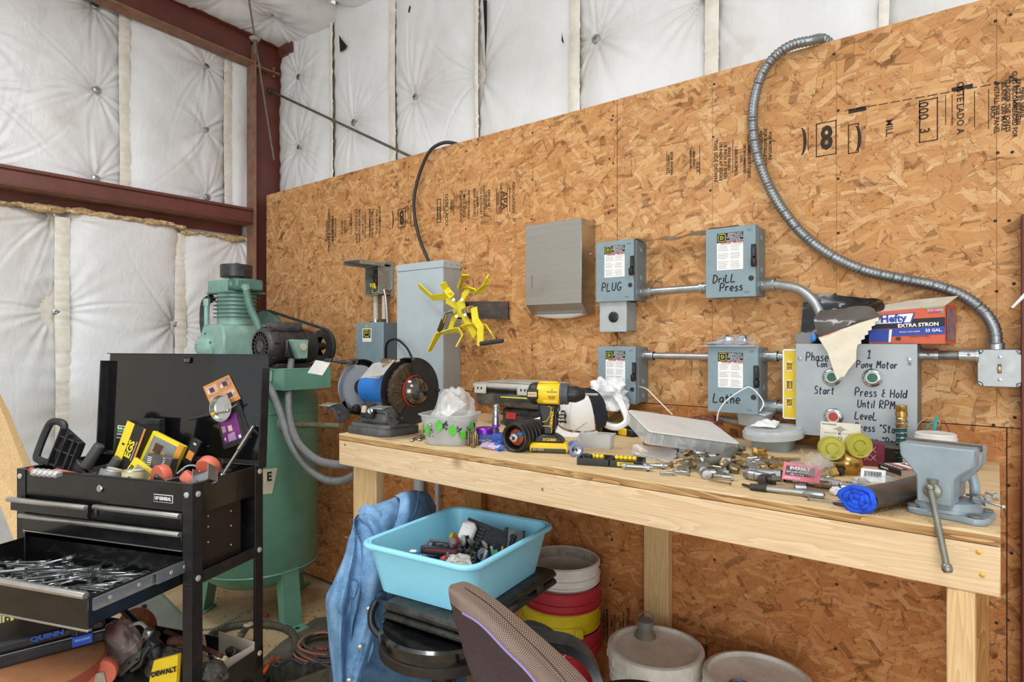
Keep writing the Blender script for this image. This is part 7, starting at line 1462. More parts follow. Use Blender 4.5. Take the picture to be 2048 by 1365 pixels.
def caster(label, p, rot, r=.038, fork=True):
    o = thing('caster', label, 'caster', p, rot)
    MB().lathe([(r * .55,-.016),(r * .92,-.016),(r,-.011),(r,.011),(r * .92,.016),(r * .55,.016)],30, frame((0,0,0),*XZV)).build('tyre', ORW, o)
    MB().lathe([(.006,-.014),(r * .56,-.014),(r * .56,.014),(.006,.014)],24, frame((0,0,0),*XZV)).build('hub', BLKM, o)
    if fork:
        for s in (-1,1): MB().prism([(-.010,-.008),(.010,-.008),(.022, r + .012),(-.022, r + .012)],0,.002, frame((0, s * .019 + .001,0),*XZV)).build('fork_side', ZINC, o)
        MB().b6(-.03,.03,-.026,.026, r + .012, r + .017, bev=.001).build('mount_plate', ZINC, o); MB().cyl((0,-.022,0),(0,.022,0),.006, n=8).build('axle', CHROME, o)
    return o
caster('orange caster wheel half sunk at the left front of the cart tray', cl_((-.595,.040,1.000)),(R(70), R(10), CR_ + R(10)),.036, False)
caster('orange caster wheel with zinc fork upright in front of black yellow packages', cl_((-.195,.065,1.018)),(R(0), R(120), CR_ - R(10)),.038)
caster('orange caster wheel tipped over at the right front of tray', cl_((-.075,.070,1.012)),(R(75), R(40), CR_ + R(20)),.036, False)
caster('topmost orange caster wheel leaning near the lid strut', cl_((-.060,.125,1.045)),(R(40), R(50), CR_ + R(40)),.038, False)
def tin(label, p, rot, r, h, m, lid=True):
    o = thing('tin_can', label, 'can', p, rot); MB().lathe([(r,0),(r, h)],28).build('can_wall', m, o); MB().lathe([(r * 1.03, h),(r * 1.03, h + .003),(r * .9, h + .002),(r * .85, h - .001),(.0001, h - .001)],28, caps=False).build('rim', GALV, o); return o
o = tin('grey tin with dusty round cap tipped at the middle of cart front', cl_((-.405,.055,.990)),(R(-22), R(6), CR_),.042,.030, mat('#8c8d8b',.5,.3, var=.2)); MB().lathe([(.026,.030),(.026,.040),(.022,.044),(.0001,.045)],24).build('cap', mat('#b4ab95',.5, var=.1), o)
o = tin('small cream tin with barcode standing in the cart tray front', cl_((-.292,.042,.992)),(R(-4),0, CR_ + R(8)),.033,.042, mat('#cfc89d',.5))
b = MB(); x = -110
for k in range(11): a = R(-112 + k * 2.6); b.box((.0335 * math.cos(a),.0335 * math.sin(a),.018),(.0006,.0009,.012),(0,0, a))
b.build('barcode', INK, o); MB().lathe([(.008,0),(.008,.0008),(.0001,.0008)],16, frame((.0335 * math.cos(R(-68)),.0335 * math.sin(R(-68)),.02),(-math.sin(R(-68)), math.cos(R(-68)),0),(0,0,1))).build('round_mark', INK, o)
# packaging boxes
PY = mat('#ead32a',.4, var=.04); PKB = mat('#1f1b18',.4, var=.1); PORG = mat('#d98a33',.45)
def card(name, label, p, rot, w, h, d, m, cat='package'):
    o = thing(name, label, cat, p, rot); MB().b6(0, w,0, d,0, h, bev=.0008).build('carton', m, o); return o
def pr(o, x0, x1, z0, z1, k, name, m): return MB().b6(x0, x1,-.0004 - .0006 * k,.0, z0, z1).build(name, m, o, smooth=False)
def cpx(px, py, y): # a pixel on the vertical plane at depth y of the cart, in world
    n_ = Vector((-math.sin(CR_), math.cos(CR_),0)); d = ray(px, py); q = cl_((0, y,0)); return CAM + d * ((q - CAM).dot(n_) / d.dot(n_))
o = card('package_box', 'black boxed tool with white name band behind the yellow package', cpx(222,940,.20),(R(-8), R(2), CR_),.065,.165,.03, PKB); pr(o,.002,.060,.150,.163,1, 'name_band', WHT); text('PITTSBURGH',.0095, frame((.031,-.0016,.1565),*XZV), INK, o, xs=.85, bold=.0003); pr(o,.003,.04,.138,.147,1, 'green_band', mat('#4a9a52',.5)); pr(o,.003,.04,.128,.135,1, 'grey_band', mat('#9a9590',.5)); text('HEX KEY SET',.006, frame((.022,-.0012,.118),*XZV), WHT, o)
o = card('package_box', 'tall yellow and black package with slot and large EGS lettering', cpx(222,932,.13),(R(-10), R(16), CR_ + R(-4)),.085,.155,.03, PKB); o.scale = (1.12,1,1.08); pr(o,0,.034,0,.155,1, 'yellow_panel', PY); pr(o,.012,.024,.078,.084,2, 'hang_slot', INK); pr(o,.078,.085,0,.155,1, 'orange_edge', PORG)
text('EGS',.034, frame((.052,-.0015,.075),(0,0,1),(-1,0,0)), PY, o, bold=.0012, xs=1.0); text('SCREW EXTRACTORS',.0065, frame((.071,-.0015,.075),(0,0,1),(-1,0,0)), WHT, o)
o = card('window_package', 'yellow framed blister package with a tool behind clear window', cpx(276,925,.15),(R(-12), R(20), CR_ + R(2)),.125,.095,.02, PY); o.scale = (1.15,1,1.25); pr(o,.012,.105,.010,.085,1, 'window', mat('#8b8a85',.15, alpha=.9, var=.2)); pr(o,.025,.075,.012,.055,2, 'yellow_product', mat('#b58f2f',.5, var=.3, vs=50)); pr(o,.030,.060,.045,.070,3, 'brown_product', mat('#4a2f20',.5, var=.4, vs=60)); pr(o,.076,.100,.012,.035,3, 'paper_insert', WHT); pr(o,.107,.1245,0,.095,1, 'yellow_edge', PORG)
o = card('window_package', 'small yellow blister package leaning in front of the EGS package', cpx(243,955,.075),(R(-14), R(28), CR_ + R(0)),.085,.060,.012, PY); o.scale = (1.2,1,1.3); pr(o,.022,.075,.006,.052,1, 'window', mat('#9c9786',.2, var=.2)); pr(o,.045,.065,.010,.022,2, 'paper_insert', WHT); text('EGS',.014, frame((.011,-.0012,.03),(0,0,1),(-1,0,0)), INK, o, bold=.0005)
o = card('package_box', 'black and silver boxed package behind the upright orange caster', cpx(285,950,.11),(R(-10), R(8), CR_),.105,.075,.03, mat('#5f5b5a',.3,.3, var=.3)); text('MOVER\'S DOLLY',.012, frame((.075,-.0010,.03),(0,0,1),(-1,0,0)), WHT, o); b = MB()
for k in range(9): b.b6(.004,.022,-.001,0,.012 + .0062 * k,.0145 + .0062 * k)
b.build('fine_print', WHT, o)
o = card('package_strip', 'narrow black and orange package edge right of the yellow window package', cpx(365,925,.17),(R(-5), R(25), CR_),.035,.095,.01, PKB); pr(o,.004,.030,.02,.05,1, 'orange_panel', PORG); pr(o,.010,.022,.075,.082,1, 'hang_slot', mat('#c9c7c0',.5))
o = card('black_box', 'flat black box lying at back left behind packages', cpx(262,850,.26),(R(0), R(0), CR_ + R(8)),.12,.022,.03, BLKM); MB().b6(0,.12,0,.03,-.085,-.001).build('lower_box', BLKM, o)
for k,(lab, p, q, r_) in enumerate((('grey plastic tube lying at the tray middle behind the tin cap',(-.36,.16,1.02),(-.27,.12,1.008),.013),('thin steel rod crossing behind the tin cap',(-.47,.10,1.012),(-.36,.085,1.010),.003),('black flexible bar along the left middle of tray',(-.50,.13,1.005),(-.40,.12,1.003),.008),('chrome lever with bent end in middle of tray',(-.33,.24,1.06),(-.36,.22,1.01),.005))):
    a, c = cl_(p), cl_(q); o = thing(['plastic_tube', 'steel_rod', 'pry_bar', 'lever'][k], lab,['tube', 'rod', 'bar', 'lever'][k], a); MB().cyl((0,0,0), c - a, r_, n=12).ball((0,0,0), r_ * 1.3, n=10).build('body',[mat('#5b5d5f',.5), CHROME, BLKM, CHROME][k], o)
o = thing('caster_plate', 'zinc swivel caster plate lying at the right of the cart tray', 'bracket', cl_((-.055,.045,1.000)),(R(20), R(15), CR_ + R(30))); MB().b6(-.035,.035,-.028,.028,0,.003, bev=.001).lathe([(.022,.003),(.024,.008),(.015,.013),(.0001,.013)],20).build('plate', ZINC, o)
o = thing('caster_bracket', 'second zinc caster bracket tipped up near the rear right of tray', 'bracket', cl_((-.02,.09,1.02)),(R(60), R(-20), CR_ + R(10))); MB().b6(-.03,.03,-.025,.025,0,.003, bev=.001).b6(-.03,-.027,-.025,.025,.003,.045).b6(.027,.03,-.025,.025,.003,.045).build('plate', ZINC, o)
o = thing('black_stud_block', 'black block with upright steel stud at the back of tray', 'block', cl_((-.115,.245,.99)), CR_); MB().b6(-.03,.03,-.02,.02,-.04,.02, bev=.004).build('block', BLKM, o); MB().cyl((0,0,.02),(0,0,.055),.004, n=10).build('stud', CHROME, o)
o = thing('hose_clamp', 'shiny curved metal band between the right hand casters', 'clamp', cl_((-.10,.105,1.035)), CR_); MB().tube(bez([(-.05,-.02,-.01),(-.03,0,.012),(.0,.01,.012),(.03,0,-.01),(.045,-.03,-.02)],6),.004,6).build('band', CHROME, o)
# filler under the tray clutter
rj = random.Random(31)
for k in range(26):
    kd = rj.choice(['bolt', 'nut', 'stub', 'elbow', 'screw']); o = hw(kd, HWM[rj.choice([0,1,4,5])]); o.location = cl_((rj.uniform(-.70,-.05), rj.uniform(.04,.28), TZ + rj.uniform(.02,.045))); o.rotation_euler = (rj.uniform(0,3), rj.uniform(0,3), rj.uniform(0,3)); o.scale = (1,1,1)
    tag(o, 'small metal ' + kd.replace('stub', 'tube stub') + ' buried among the tools in the cart tray',{'bolt': 'bolt', 'nut': 'nut', 'stub': 'fitting', 'elbow': 'fitting', 'screw': 'screw'}[kd], 'small ' + kd + ' pieces in the cart tray')
o = thing('rag_heap', 'dark rags filling the bottom of the cart tray', 'rags', cl_((-.385,.16,.972)), CR_); MB().grid(lambda u, v: (-.36 + .72 * u,-.14 + .28 * v,.004 + .016 * math.sin(u * 21) * math.sin(v * 7 + u * 5)),60,24).build('cloth', mat('#23211f',.8, var=.4, vs=30), o)
# magnet dish and paper cards on the lid
def onlid(px, py, k=0.0):
    Ml = Mc @ lo; n_ = (Ml.to_3x3() @ Vector((0,1,0))); o_ = Ml @ Vector((0,-k,0)); d = ray(px, py); return CAM + d * ((o_ - CAM).dot(n_) / d.dot(n_))
Mlid = (Mc @ lo).to_3x3(); lx, lz = Mlid @ Vector((1,0,0)), Mlid @ Vector((0,0,1))
def lidcard(name, label, corners, m, k=.001, cat='card'):
    q = [onlid(x, y, k) for x, y in corners]; o = thing(name, label, cat, q[0]); nn = (Mlid @ Vector((0,-1,0))) * .001
    v = [p - q[0] for p in q]; MB().raw(v + [p + nn for p in v],[(3,2,1,0),(4,5,6,7),(0,1,5,4),(1,2,6,5),(2,3,7,6),(3,0,4,7)]).build('sheet', m, o, smooth=False)
    def quad(x0, x1, z0, z1, mm, lv=1, nm='print'):
        a, b_, c, d = v[3], v[2], v[1], v[0]; f = lambda s, t: a.lerp(b_, s).lerp(d.lerp(c, s), t) + nn * (1 + .5 * lv)
        MB().raw([f(x0, z0), f(x1, z0), f(x1, z1), f(x0, z1)],[(0,1,2,3)]).build(nm, mm, o, smooth=False, rec=False)
    return o, quad
o, qd = lidcard('plastic_sleeve', 'black hanging sleeve behind the purple photo strip on the lid',[(455,800),(475,793),(504,875),(486,882)], BLKM,.001, 'sleeve')
o, qd = lidcard('photo_card', 'orange bordered photo booth card stuck on the raised lid',[(406,774),(458,750),(482,798),(426,822)], mat('#c98a3c',.5),.002)
PH = [mat('#c9a39a',.5, var=.3, vs=60), mat('#a88278',.5, var=.4, vs=70), mat('#d9bdb6',.5, var=.3, vs=50)]
for i,(x0, x1, z0, z1) in enumerate(((.05,.46,.58,.92),(.54,.95,.60,.94),(.05,.46,.12,.46),(.54,.95,.14,.48))):
    qd(x0, x1, z0, z1, PH[i % 3],1, 'photo'); qd(x0 + .12, x0 + .28, z0 + .06, z0 + .24, mat('#4a3230',.5),2, 'figure'); qd(x0 + .02, x0 + .12, z0 + .04, z0 + .18, mat('#e2c3b9',.5),2, 'figure')
o, qd = lidcard('photo_strip', 'purple photo strip in black holder hanging below round dish on lid',[(434,838),(478,822),(494,884),(448,900)], BLKM,.0035)
qd(.10,.86,.16,.99, mat('#7a2f7c',.5, var=.35, vs=40),1, 'photo'); qd(.30,.62,.18,.42, mat('#b995b8',.5, var=.3),2, 'figure'); qd(.38,.56,.48,.66, mat('#e0bcb4',.5, var=.3),2, 'figure'); qd(.12,.28,.50,.70, mat('#c58aa8',.5),2, 'figure'); qd(.14,.20,.25,.34, mat('#e8dccf',.5),2, 'figure'); qd(.74,.84,.18,.28, WHT,2, 'figure')
c = onlid(449,816,.012); ndl = (Mlid @ Vector((0,-1,0)))
o = thing('magnetic_dish', 'round chrome magnetic dish stuck to the lid over photo strip', 'dish', c); o.scale = (1.25,) * 3; Mq = frame((0,0,0), lx, lz, ndl)
MB().lathe([(.0001,0),(.030,0),(.034,.003),(.038,.014),(.0395,.015),(.0395,.017),(.037,.017),(.033,.005),(.0001,.003)],36, Mq).build('dish', mat('#c9c8c2',.2,.9), o)
o = thing('magnetic_pickup', 'black handled magnetic pickup tool stuck across the round dish', 'tool', c + ndl * .014)
a = onlid(455,822,.028) - o.location; h0_ = onlid(425,829,.028) - o.location; h1_ = onlid(378,839,.03) - o.location
MB().tube([h0_, h0_.lerp(h1_,.3), h1_],[.005,.0062,.0048],10).build('grip', BLKM, o); MB().cyl(h0_, h0_.lerp(h1_,-.08),.0058, n=10).build('yellow_collar', YEL, o); MB().cyl(a, h0_,.0028, n=8).ball(a,.006).cyl(a, a + (a - h0_) * .6 + lz * .015,.003, n=8).build('shaft', CHROME, o)
# ================= foreground: tub, case, stool, chairs, jacket =================
SC_ = atd(936,1238,1.85); sx_, sy_ = SC_.x, SC_.y; FR = R(6)
def stool(name, label, x, y, h, r):
    o = thing(name, label, 'stool',(x, y,0))
    MB().lathe([(.0001,-.010),(r * .55,-.009),(r * .88,-.002),(r * .95,.0),(r * 1.0,-.006),(r * 1.01,-.022),(r * .99,-.040),(r * .985,-.050),(.0001,-.050)],56, MX((0,0, h))).build('seat', mat('#0e1012',.14, var=.2, coat=.6, dirt=('#4b4a45',.2,25)), o)
    MB().lathe([(r * .99,-.038),(r * 1.018,-.040),(r * 1.018,-.064),(r * .97,-.068)],56, MX((0,0, h)), caps=False).build('seat_band', mat('#33302c',.4,.4, var=.2), o)
    MB().cyl((0,0, h - .16),(0,0, h - .05),.014, n=18).build('gas_piston', CHROME, o); MB().cyl((0,0,.10),(0,0, h - .15),.026, n=18).lathe([(.034,0),(.034,.03)],18, MX((0,0, h - .17))).build('column', BLK, o)
    for k in range(5):
        a = R(72 * k + 15); e = Vector((.26 * math.cos(a),.26 * math.sin(a),.062)); MB().tube([Vector((0,0,.11)), e * .5 + Vector((0,0,.06)), e],[.022,.018,.013],8).build('leg', BLK, o)
        w = MB().cyl(e + Vector((-.02 * math.sin(a),.02 * math.cos(a),-.037)), e - Vector((-.02 * math.sin(a),.02 * math.cos(a),.037)),.025, n=16).build('wheel', BLKM, o)
    return o
st1 = atd(888,1270,1.70); stool('round_stool', 'glossy black round stool carrying the black case and blue tub', st1.x, st1.y,.688,.175)
st2 = atd(1278,1400,1.34); stool('round_stool', 'black round stool at the bottom edge in front of the white pails', st2.x, st2.y,.655,.135)
# black blow-moulded case on the stool
kc = thing('tool_case', 'dusty black blow moulded case lying on the round stool under blue tub', 'case',(sx_ + .030, sy_ + .0,.690), R(6)); KM = mat('#1b1c19',.55, var=.25, bump=.5, bs=260, dirt=('#57544a',.55,35))
w2, d2 = .150,.238
MB().b6(-w2, w2,-d2, d2,0,.020, bev=.007).build('lower_shell', KM, kc); MB().b6(-w2, w2,-d2, d2,.022,.048, bev=.010).build('upper_shell', KM, kc)
for y in (-.12,.12): MB().b6(w2 - .002, w2 + .006, y - .018, y + .018,.010,.036, bev=.003).build('latch', BLKM, kc)
MB().b6(w2 - .03, w2 + .012,-.05,.05,.012,.034, bev=.006).build('handle', KM, kc)
for x in (-.08,.08): MB().b6(x - .02, x + .02, d2 - .002, d2 + .006,.010,.036, bev=.003).build('latch', BLKM, kc)
# blue tub
TBL = mat('#93def8',.38, var=.02, spec=.5, dirt=('#8cc6d6',.2,7)); bt_ = thing('blue_tub', 'light blue plastic tub of small toys on the black case', 'tub',(sx_ - .027, sy_ + .002,.7395), R(7))
TW, TD, TH = .382,.446,.138
tub(MB(), TW, TD, TH, t=.003, taper=.86, r=.045, rim=.010).build('tub_wall', TBL, bt_)
rim = [(x - TW / 2, y - TD / 2) for x, y in rr(TW, TD,.045,8)]
MB().tube([(x * 1.035, y * 1.03, TH - .002) for x, y in rim],.0085,10, closed=True).build('rim', TBL, bt_)
rj = random.Random(77)
# junk in the tub: individual pieces
TMx = MX(bt_.location,(0,0, R(8))); bp = lambda x, y, z: TMx @ Vector((x, y, z)); tr8 = R(8)
TOYC = ['#1d1e20', '#3c3f44', '#8f9396', '#d8d8d6', '#b23636', '#e0c030', '#2e5fa8', '#3b8a55', '#d88a3a', '#5a4a3c', '#26282c', '#6b6e70', '#9b9486', '#202226']
o = thing('toy_building', 'black model wall panel with white bay and ribbed shutters in blue tub', 'toy', bp(.03,.09,.098),(R(-28), R(6), tr8 - R(8)))
MB().b6(-.095,.10,-.006,.006,-.045,.045, bev=.001).build('wall_panel', mat('#2b2e33',.45), o); MB().b6(-.090,-.035,-.042,-.007,-.034,.034, bev=.012).build('white_bay', mat('#e9e8e4',.4), o)
b = MB()
for k in range(6): b.b6(-.030,-.008,-.014,-.006,-.032 + .011 * k,-.027 + .011 * k)
for k in range(16): b.b6(.000 + .006 * k,.003 + .006 * k,-.010,-.006,-.040,.040)
b.build('shutter_rib', mat('#3a3d42',.45), o, kind='stuff')
o = thing('toy_radio', 'black and dark red ridged toy lying slanted in blue tub', 'toy', bp(-.045,-.055,.094),(R(-20), R(10), tr8 + R(45))); MB().b6(-.055,.055,-.02,.02,-.012,.012, bev=.004).build('body', mat('#25262a',.35), o); MB().b6(-.045,.045,-.0225,-.02,-.004,.003).build('red_strip', mat('#7a1f28',.4), o); MB().tube([(-.04,.01,.012),(-.03,.012,.028),(.03,.012,.028),(.04,.01,.012)],.005,8).build('handle', mat('#5d6064',.4), o)
o = thing('toy_slab', 'grey dusty slab standing at the right end inside blue tub', 'toy', bp(.125,.10,.100),(R(-15), R(20), tr8 + R(70))); MB().b6(-.035,.035,-.004,.004,-.03,.04, bev=.001).build('slab', mat('#8f9190',.7, var=.3, vs=50), o); MB().b6(-.038,-.034,-.006,.006,-.033,.043).b6(.034,.038,-.006,.006,-.033,.043).build('edge_trim', BLKM, o)
o = thing('crumpled_wrap', 'crumpled grey plastic wrap in the middle of blue tub', 'wrap', bp(.04,-.07,.078), tr8); crumple(MB(),(0,0,0),.040,.030,.018,8, amp=.3).build('film', mat('#b5b3ab',.35, var=.3, vs=60), o, ang=20)
o = thing('toy_ring', 'small blue and white toy car at the left end of blue tub', 'toy', bp(-.10,-.11,.086), tr8 + R(20)); MB().b6(-.02,.02,-.01,.01,.0,.010, bev=.003).build('body', mat('#3f7fc4',.35), o); MB().b6(-.010,.012,-.008,.008,.010,.017, bev=.003).build('roof', WHT, o)
for sx in (-.012,.012): MB().cyl((sx,-.011,0),(sx,.011,0),.005, n=12).build('wheel', BLK, o)
shp = []
def toy(kind, col):
    m = mat(col,.4, var=.15)
    o = thing({0: 'toy_block',1: 'toy_disc',2: 'toy_figure',3: 'toy_brick'}[kind], None, None)
    if kind == 0: MB().b6(-.014,.014,-.008,.008,-.005,.005, bev=.002).b6(-.006,.010,-.006,.006,.005,.010, bev=.002).build('body', m, o)
    elif kind == 1: MB().lathe([(.004,-.005),(.013,-.005),(.014,-.003),(.014,.003),(.013,.005),(.004,.005)],16).build('tyre', m, o); MB().cyl((0,0,-.003),(0,0,.003),.005, n=10).build('hub', GALV, o)
    elif kind == 2: MB().tube(bez([(-.024,0,0),(-.006,.006,.006),(.010,-.004,.004),(.026,.004,0)],3),[.004] * 5 + [.006] * 5,7).build('body', m, o)
    else:
        MB().b6(-.018,.018,-.009,.009,-.004,.004, bev=.0008).build('body', m, o)
        for x in (-.012,0,.012): MB().cyl((x,0,.004),(x,0,.0062),.004, n=10).build('stud', m, o)
    return o
tp = [[toy(k, c) for c in TOYC] for k in range(4)]; used_ = set(); knd = ['block', 'wheel', 'limb', 'brick']
cn = ['black', 'dark grey', 'grey', 'white', 'red', 'yellow', 'blue', 'green', 'orange', 'brown', 'charcoal', 'slate', 'tan', 'jet black']
for k in range(150):
    a, c = (k % 4, k % 14) if k < 56 else (rj.randrange(4), rj.choice([0,1,2,0,1,10,11,3,5,4,7,12,13,13]))
    if (a, c) in used_: o = dup(tp[a][c])
    else: o = tp[a][c]; used_.add((a, c))
    x, y = rj.uniform(-.128,.128), rj.uniform(-.155,.155); z = .030 + rj.uniform(0,.050) + .022 * math.exp(-((x - .02) ** 2 + (y - .02) ** 2) / .01)
    o.location = bp(x, y, z); o.rotation_euler = (rj.uniform(0,6), rj.uniform(0,6), rj.uniform(0,6)); o.scale = (1.1,) * 3
    tag(o, 'small ' + cn[c] + ' toy ' + knd[a] + ' in the jumble at the bottom of blue tub', 'toy', cn[c] + ' toy ' + knd[a] + ' pieces in blue tub')
for a in range(4):
    for c in range(14):
        if (a, c) not in used_:
            for ch in list(tp[a][c].children): bpy.data.objects.remove(ch)
            bpy.data.objects.remove(tp[a][c])
# ---------- denim jacket over a chair ----------
def denim(c1, c2):
    m = bpy.data.materials.new('washed_denim'); m.use_nodes = True; t = NT(m); b = t.n['Principled BSDF']; co = t.a('ShaderNodeTexCoord').outputs['Object']
    n = t.a('ShaderNodeTexNoise',{'Vector': co, 'Scale': 14.0, 'Detail': 9.0, 'Roughness': .7}).outputs[0]; w = t.a('ShaderNodeTexNoise',{'Vector': co, 'Scale': 420.0, 'Detail': 2.0}).outputs[0]
    k = t.math('ADD', t.math('MULTIPLY', n,.7), t.math('MULTIPLY', w,.35)); c = t.ramp(k,[(.35, lin(c1)),(.68, lin(c2))]); t.l.new(c, b.inputs['Base Color']); b.inputs['Roughness'].default_value = .9; b.inputs['Specular IOR Level'].default_value = .15
    t.l.new(t.a('ShaderNodeBump',{'Height': k, 'Strength': .5, 'Distance': .003}).outputs[0], b.inputs['Normal']); return m
DEN = denim('#446f9e', '#8cb4d8'); DEND = denim('#2d4258', '#4b6780'); THR = mat('#5c7fa6',.8)
def jd(q): return (q[0], q[1], q[2] + .03 + max(0, q[0] - 745) * .0014)
def cloth(rows, name, m, par, org, amp=.006, seed=1, k=5, th=.006, folds=(9,.35), ang=70):
    rows = [bez([atd(*jd(q)) - org for q in r], k) for r in rows]; cols = list(zip(*rows)); cols = [bez(list(c), k) for c in cols]; nu = len(cols); nv = len(cols[0]); r = random.Random(seed)
    ph = [(r.uniform(.25,1.0), r.uniform(-.12,.12), r.uniform(0,6)) for _ in range(5)] + [(r.uniform(.05,.3), r.uniform(.3,.6), r.uniform(0,6)) for _ in range(2)]; fr, vs = [],[]
    for j in range(nv):
        for i in range(nu):
            ds = sum(math.sin(i * a + j * c_ + e) for a, c_, e in ph) * amp * min(1,.3 + j / nv * 1.5); fr.append(cols[i][j] - VD * ds + RT * ds * .2)
    bk = [p + VD * th for p in fr]; n = nu * nv; F = []
    for j in range(nv - 1):
        for i in range(nu - 1): a = j * nu + i; F += [(a, a + 1, a + nu + 1, a + nu),(n + a, n + a + nu, n + a + nu + 1, n + a + 1)]
    for i in range(nu - 1): F += [(i, n + i, n + i + 1, i + 1),((nv - 1) * nu + i,(nv - 1) * nu + i + 1, n + (nv - 1) * nu + i + 1, n + (nv - 1) * nu + i)]
    for j in range(nv - 1): F += [(j * nu,(j + 1) * nu, n + (j + 1) * nu, n + j * nu),(j * nu + nu - 1, n + j * nu + nu - 1, n + (j + 1) * nu + nu - 1,(j + 1) * nu + nu - 1)]
    return MB().raw(fr + bk, F).build(name, m, par, ang=ang)
def bez3(p): return [tuple(v) for v in bez([Vector(q) for q in p],6)]
def seam(pts, par, org, r=.0016, m=None, name='stitching'):
    MB().tube([atd(*jd(q)) - org for q in bez3(pts)], r * .7,5).build(name, m or THR, par)
jo = atd(780,1180,1.95); jk = thing('denim_jacket', 'faded light blue denim jacket draped over a chair behind blue tub', 'jacket', jo)
# body: shoulders to hem, back panel hanging in front of the chair back
cloth([[(722,1022,2.02),(760,1008,1.98),(800,992,1.98),(850,984,2.02),(872,1012,2.10)],
       [(704,1060,1.98),(745,1052,1.90),(790,1048,1.90),(840,1040,1.94),(870,1040,2.05)],
       [(690,1110,1.95),(735,1120,1.86),(780,1120,1.87),(820,1110,1.92),(860,1090,2.04)],
       [(682,1200,1.93),(720,1210,1.85),(755,1210,1.86),(790,1205,1.92),(820,1190,2.02)],
       [(676,1290,1.92),(705,1300,1.84),(735,1300,1.86),(752,1290,1.90),(765,1275,1.97)],
       [(672,1385,1.92),(692,1390,1.84),(708,1392,1.84),(722,1392,1.88),(735,1392,1.95)]], 'body', DEN, jk, jo,.0062,3,7)
# left sleeve bulging out and down
cloth([[(718,1028,1.99),(708,1040,1.93),(712,1068,1.90),(724,1090,1.90)],
       [(700,1085,1.97),(694,1100,1.89),(708,1120,1.86),(726,1140,1.87)],
       [(668,1160,1.97),(668,1180,1.86),(690,1195,1.83),(716,1205,1.86)],
       [(652,1195,1.97),(658,1225,1.85),(684,1240,1.82),(706,1245,1.86)],
       [(656,1270,1.97),(664,1285,1.86),(682,1295,1.83),(702,1300,1.87)],
       [(668,1385,1.97),(674,1390,1.88),(686,1392,1.86),(698,1392,1.89)]], 'sleeve', DEN, jk, jo,.0060,9,7)
# collar folded over the top
cloth([[(716,1022,2.00),(730,1010,1.97),(752,1018,1.93),(772,1040,1.90)],[(722,1040,1.95),(740,1044,1.89),(762,1062,1.87),(776,1072,1.87)],[(738,1062,1.91),(752,1072,1.87),(764,1080,1.86),(772,1084,1.86)]], 'collar', DEN, jk, jo,.001,4,5)
cloth([[(790,992,1.97),(812,984,1.95),(832,982,1.97),(850,990,2.0)],[(800,1002,1.93),(818,1006,1.90),(826,1020,1.92),(848,1030,1.98)],[(790,1050,1.90),(806,1060,1.88),(818,1052,1.90),(826,1045,1.94)],[(768,1078,1.87),(780,1080,1.86),(798,1074,1.88),(812,1062,1.92)]], 'collar', DEN, jk, jo,.001,5,5)
# button placket strip and pocket flap
cloth([[(752,1190,1.85),(762,1186,1.86),(772,1186,1.88)],[(740,1240,1.84),(750,1242,1.85),(762,1242,1.87)],[(716,1320,1.83),(726,1322,1.83),(736,1324,1.86)],[(694,1388,1.82),(704,1390,1.82),(714,1392,1.85)]], 'placket', DEN, jk, jo,.0006,6,5)
cloth([[(700,1166,1.84),(708,1164,1.835),(717,1168,1.84)],[(699,1190,1.84),(707,1194,1.83),(716,1180,1.84)],[(702,1198,1.84),(706,1199,1.835),(710,1192,1.84)]], 'pocket_flap', DEN, jk, jo,.0003,6,4)
seam([(716,1030,1.925),(738,1030,1.90),(757,1048,1.875),(768,1072,1.855)], jk, jo); seam([(838,984,1.945),(834,1010,1.92),(826,1035,1.90),(812,1056,1.88)], jk, jo,.002); seam([(690,1074,1.87),(705,1078,1.865),(720,1072,1.87),(738,1082,1.865)], jk, jo)
seam([(700,1045,1.93),(712,1080,1.865),(700,1150,1.835),(704,1200,1.825),(690,1300,1.82),(684,1380,1.835)], jk, jo,.0013, DEND); seam([(748,1195,1.84),(735,1245,1.83),(712,1320,1.82),(692,1385,1.81)], jk, jo,.0012)
for px, py, d in ((737,1219,1.83),(720,1295,1.815),(698,1362,1.805)): b = MB(); q = atd(*jd((px, py, d))) - jo; b.lathe([(.0085,0),(.0085,.002),(.006,.004),(.0001,.0045)],14, alongz(q, q - VD)[0]).build('button', mat('#b9b8b0',.3,.8), jk)
# the chair under the jacket
ch = atd(800,1200,2.07); hc = thing('desk_chair', 'chair with dark blue cushion and black arm under the denim jacket', 'chair',(ch.x, ch.y,0), R(30))
def H_(px, py, d): q = atd(px, py, d) - Vector((ch.x, ch.y,0)); return Matrix.Rotation(-R(30),3, 'Z') @ q
cb = MB(); r0 = [H_(738,1040,2.16), H_(800,1018,2.22), H_(856,1018,2.30), H_(846,1200,2.30), H_(764,1220,2.18)]; nn = (r0[1] - r0[0]).cross(r0[3] - r0[0]).normalized() * .03
cb.raw(r0 + [p + nn for p in r0],[(0,1,2,3,4),(9,8,7,6,5)] + [(i,(i + 1) % 5,5 + (i + 1) % 5,5 + i) for i in range(5)]).build('backrest', DEND, hc, ang=60)
r1 = [(748,1195,1.90),(800,1215,1.86),(870,1255,1.86),(925,1290,1.90)]
q = MB(); top_ = [H_(*p) for p in r1]; bot_ = [H_(730,1400,1.90), H_(790,1410,1.84),(H_(870,1410,1.84)), H_(940,1410,1.88)]
q.grid(lambda u, v: bez(top_,4)[min(12, int(round(u * 12)))].lerp(bez(bot_,4)[min(12, int(round(u * 12)))], v) + Vector((0,0,0)),13,6)
q.build('cushion', DEND, hc, ang=70); MB().lathe([(.0001,.40),(.18,.40),(.21,.42),(.21,.46),(.18,.48),(.0001,.48)],30).build('seat', DEND, hc)
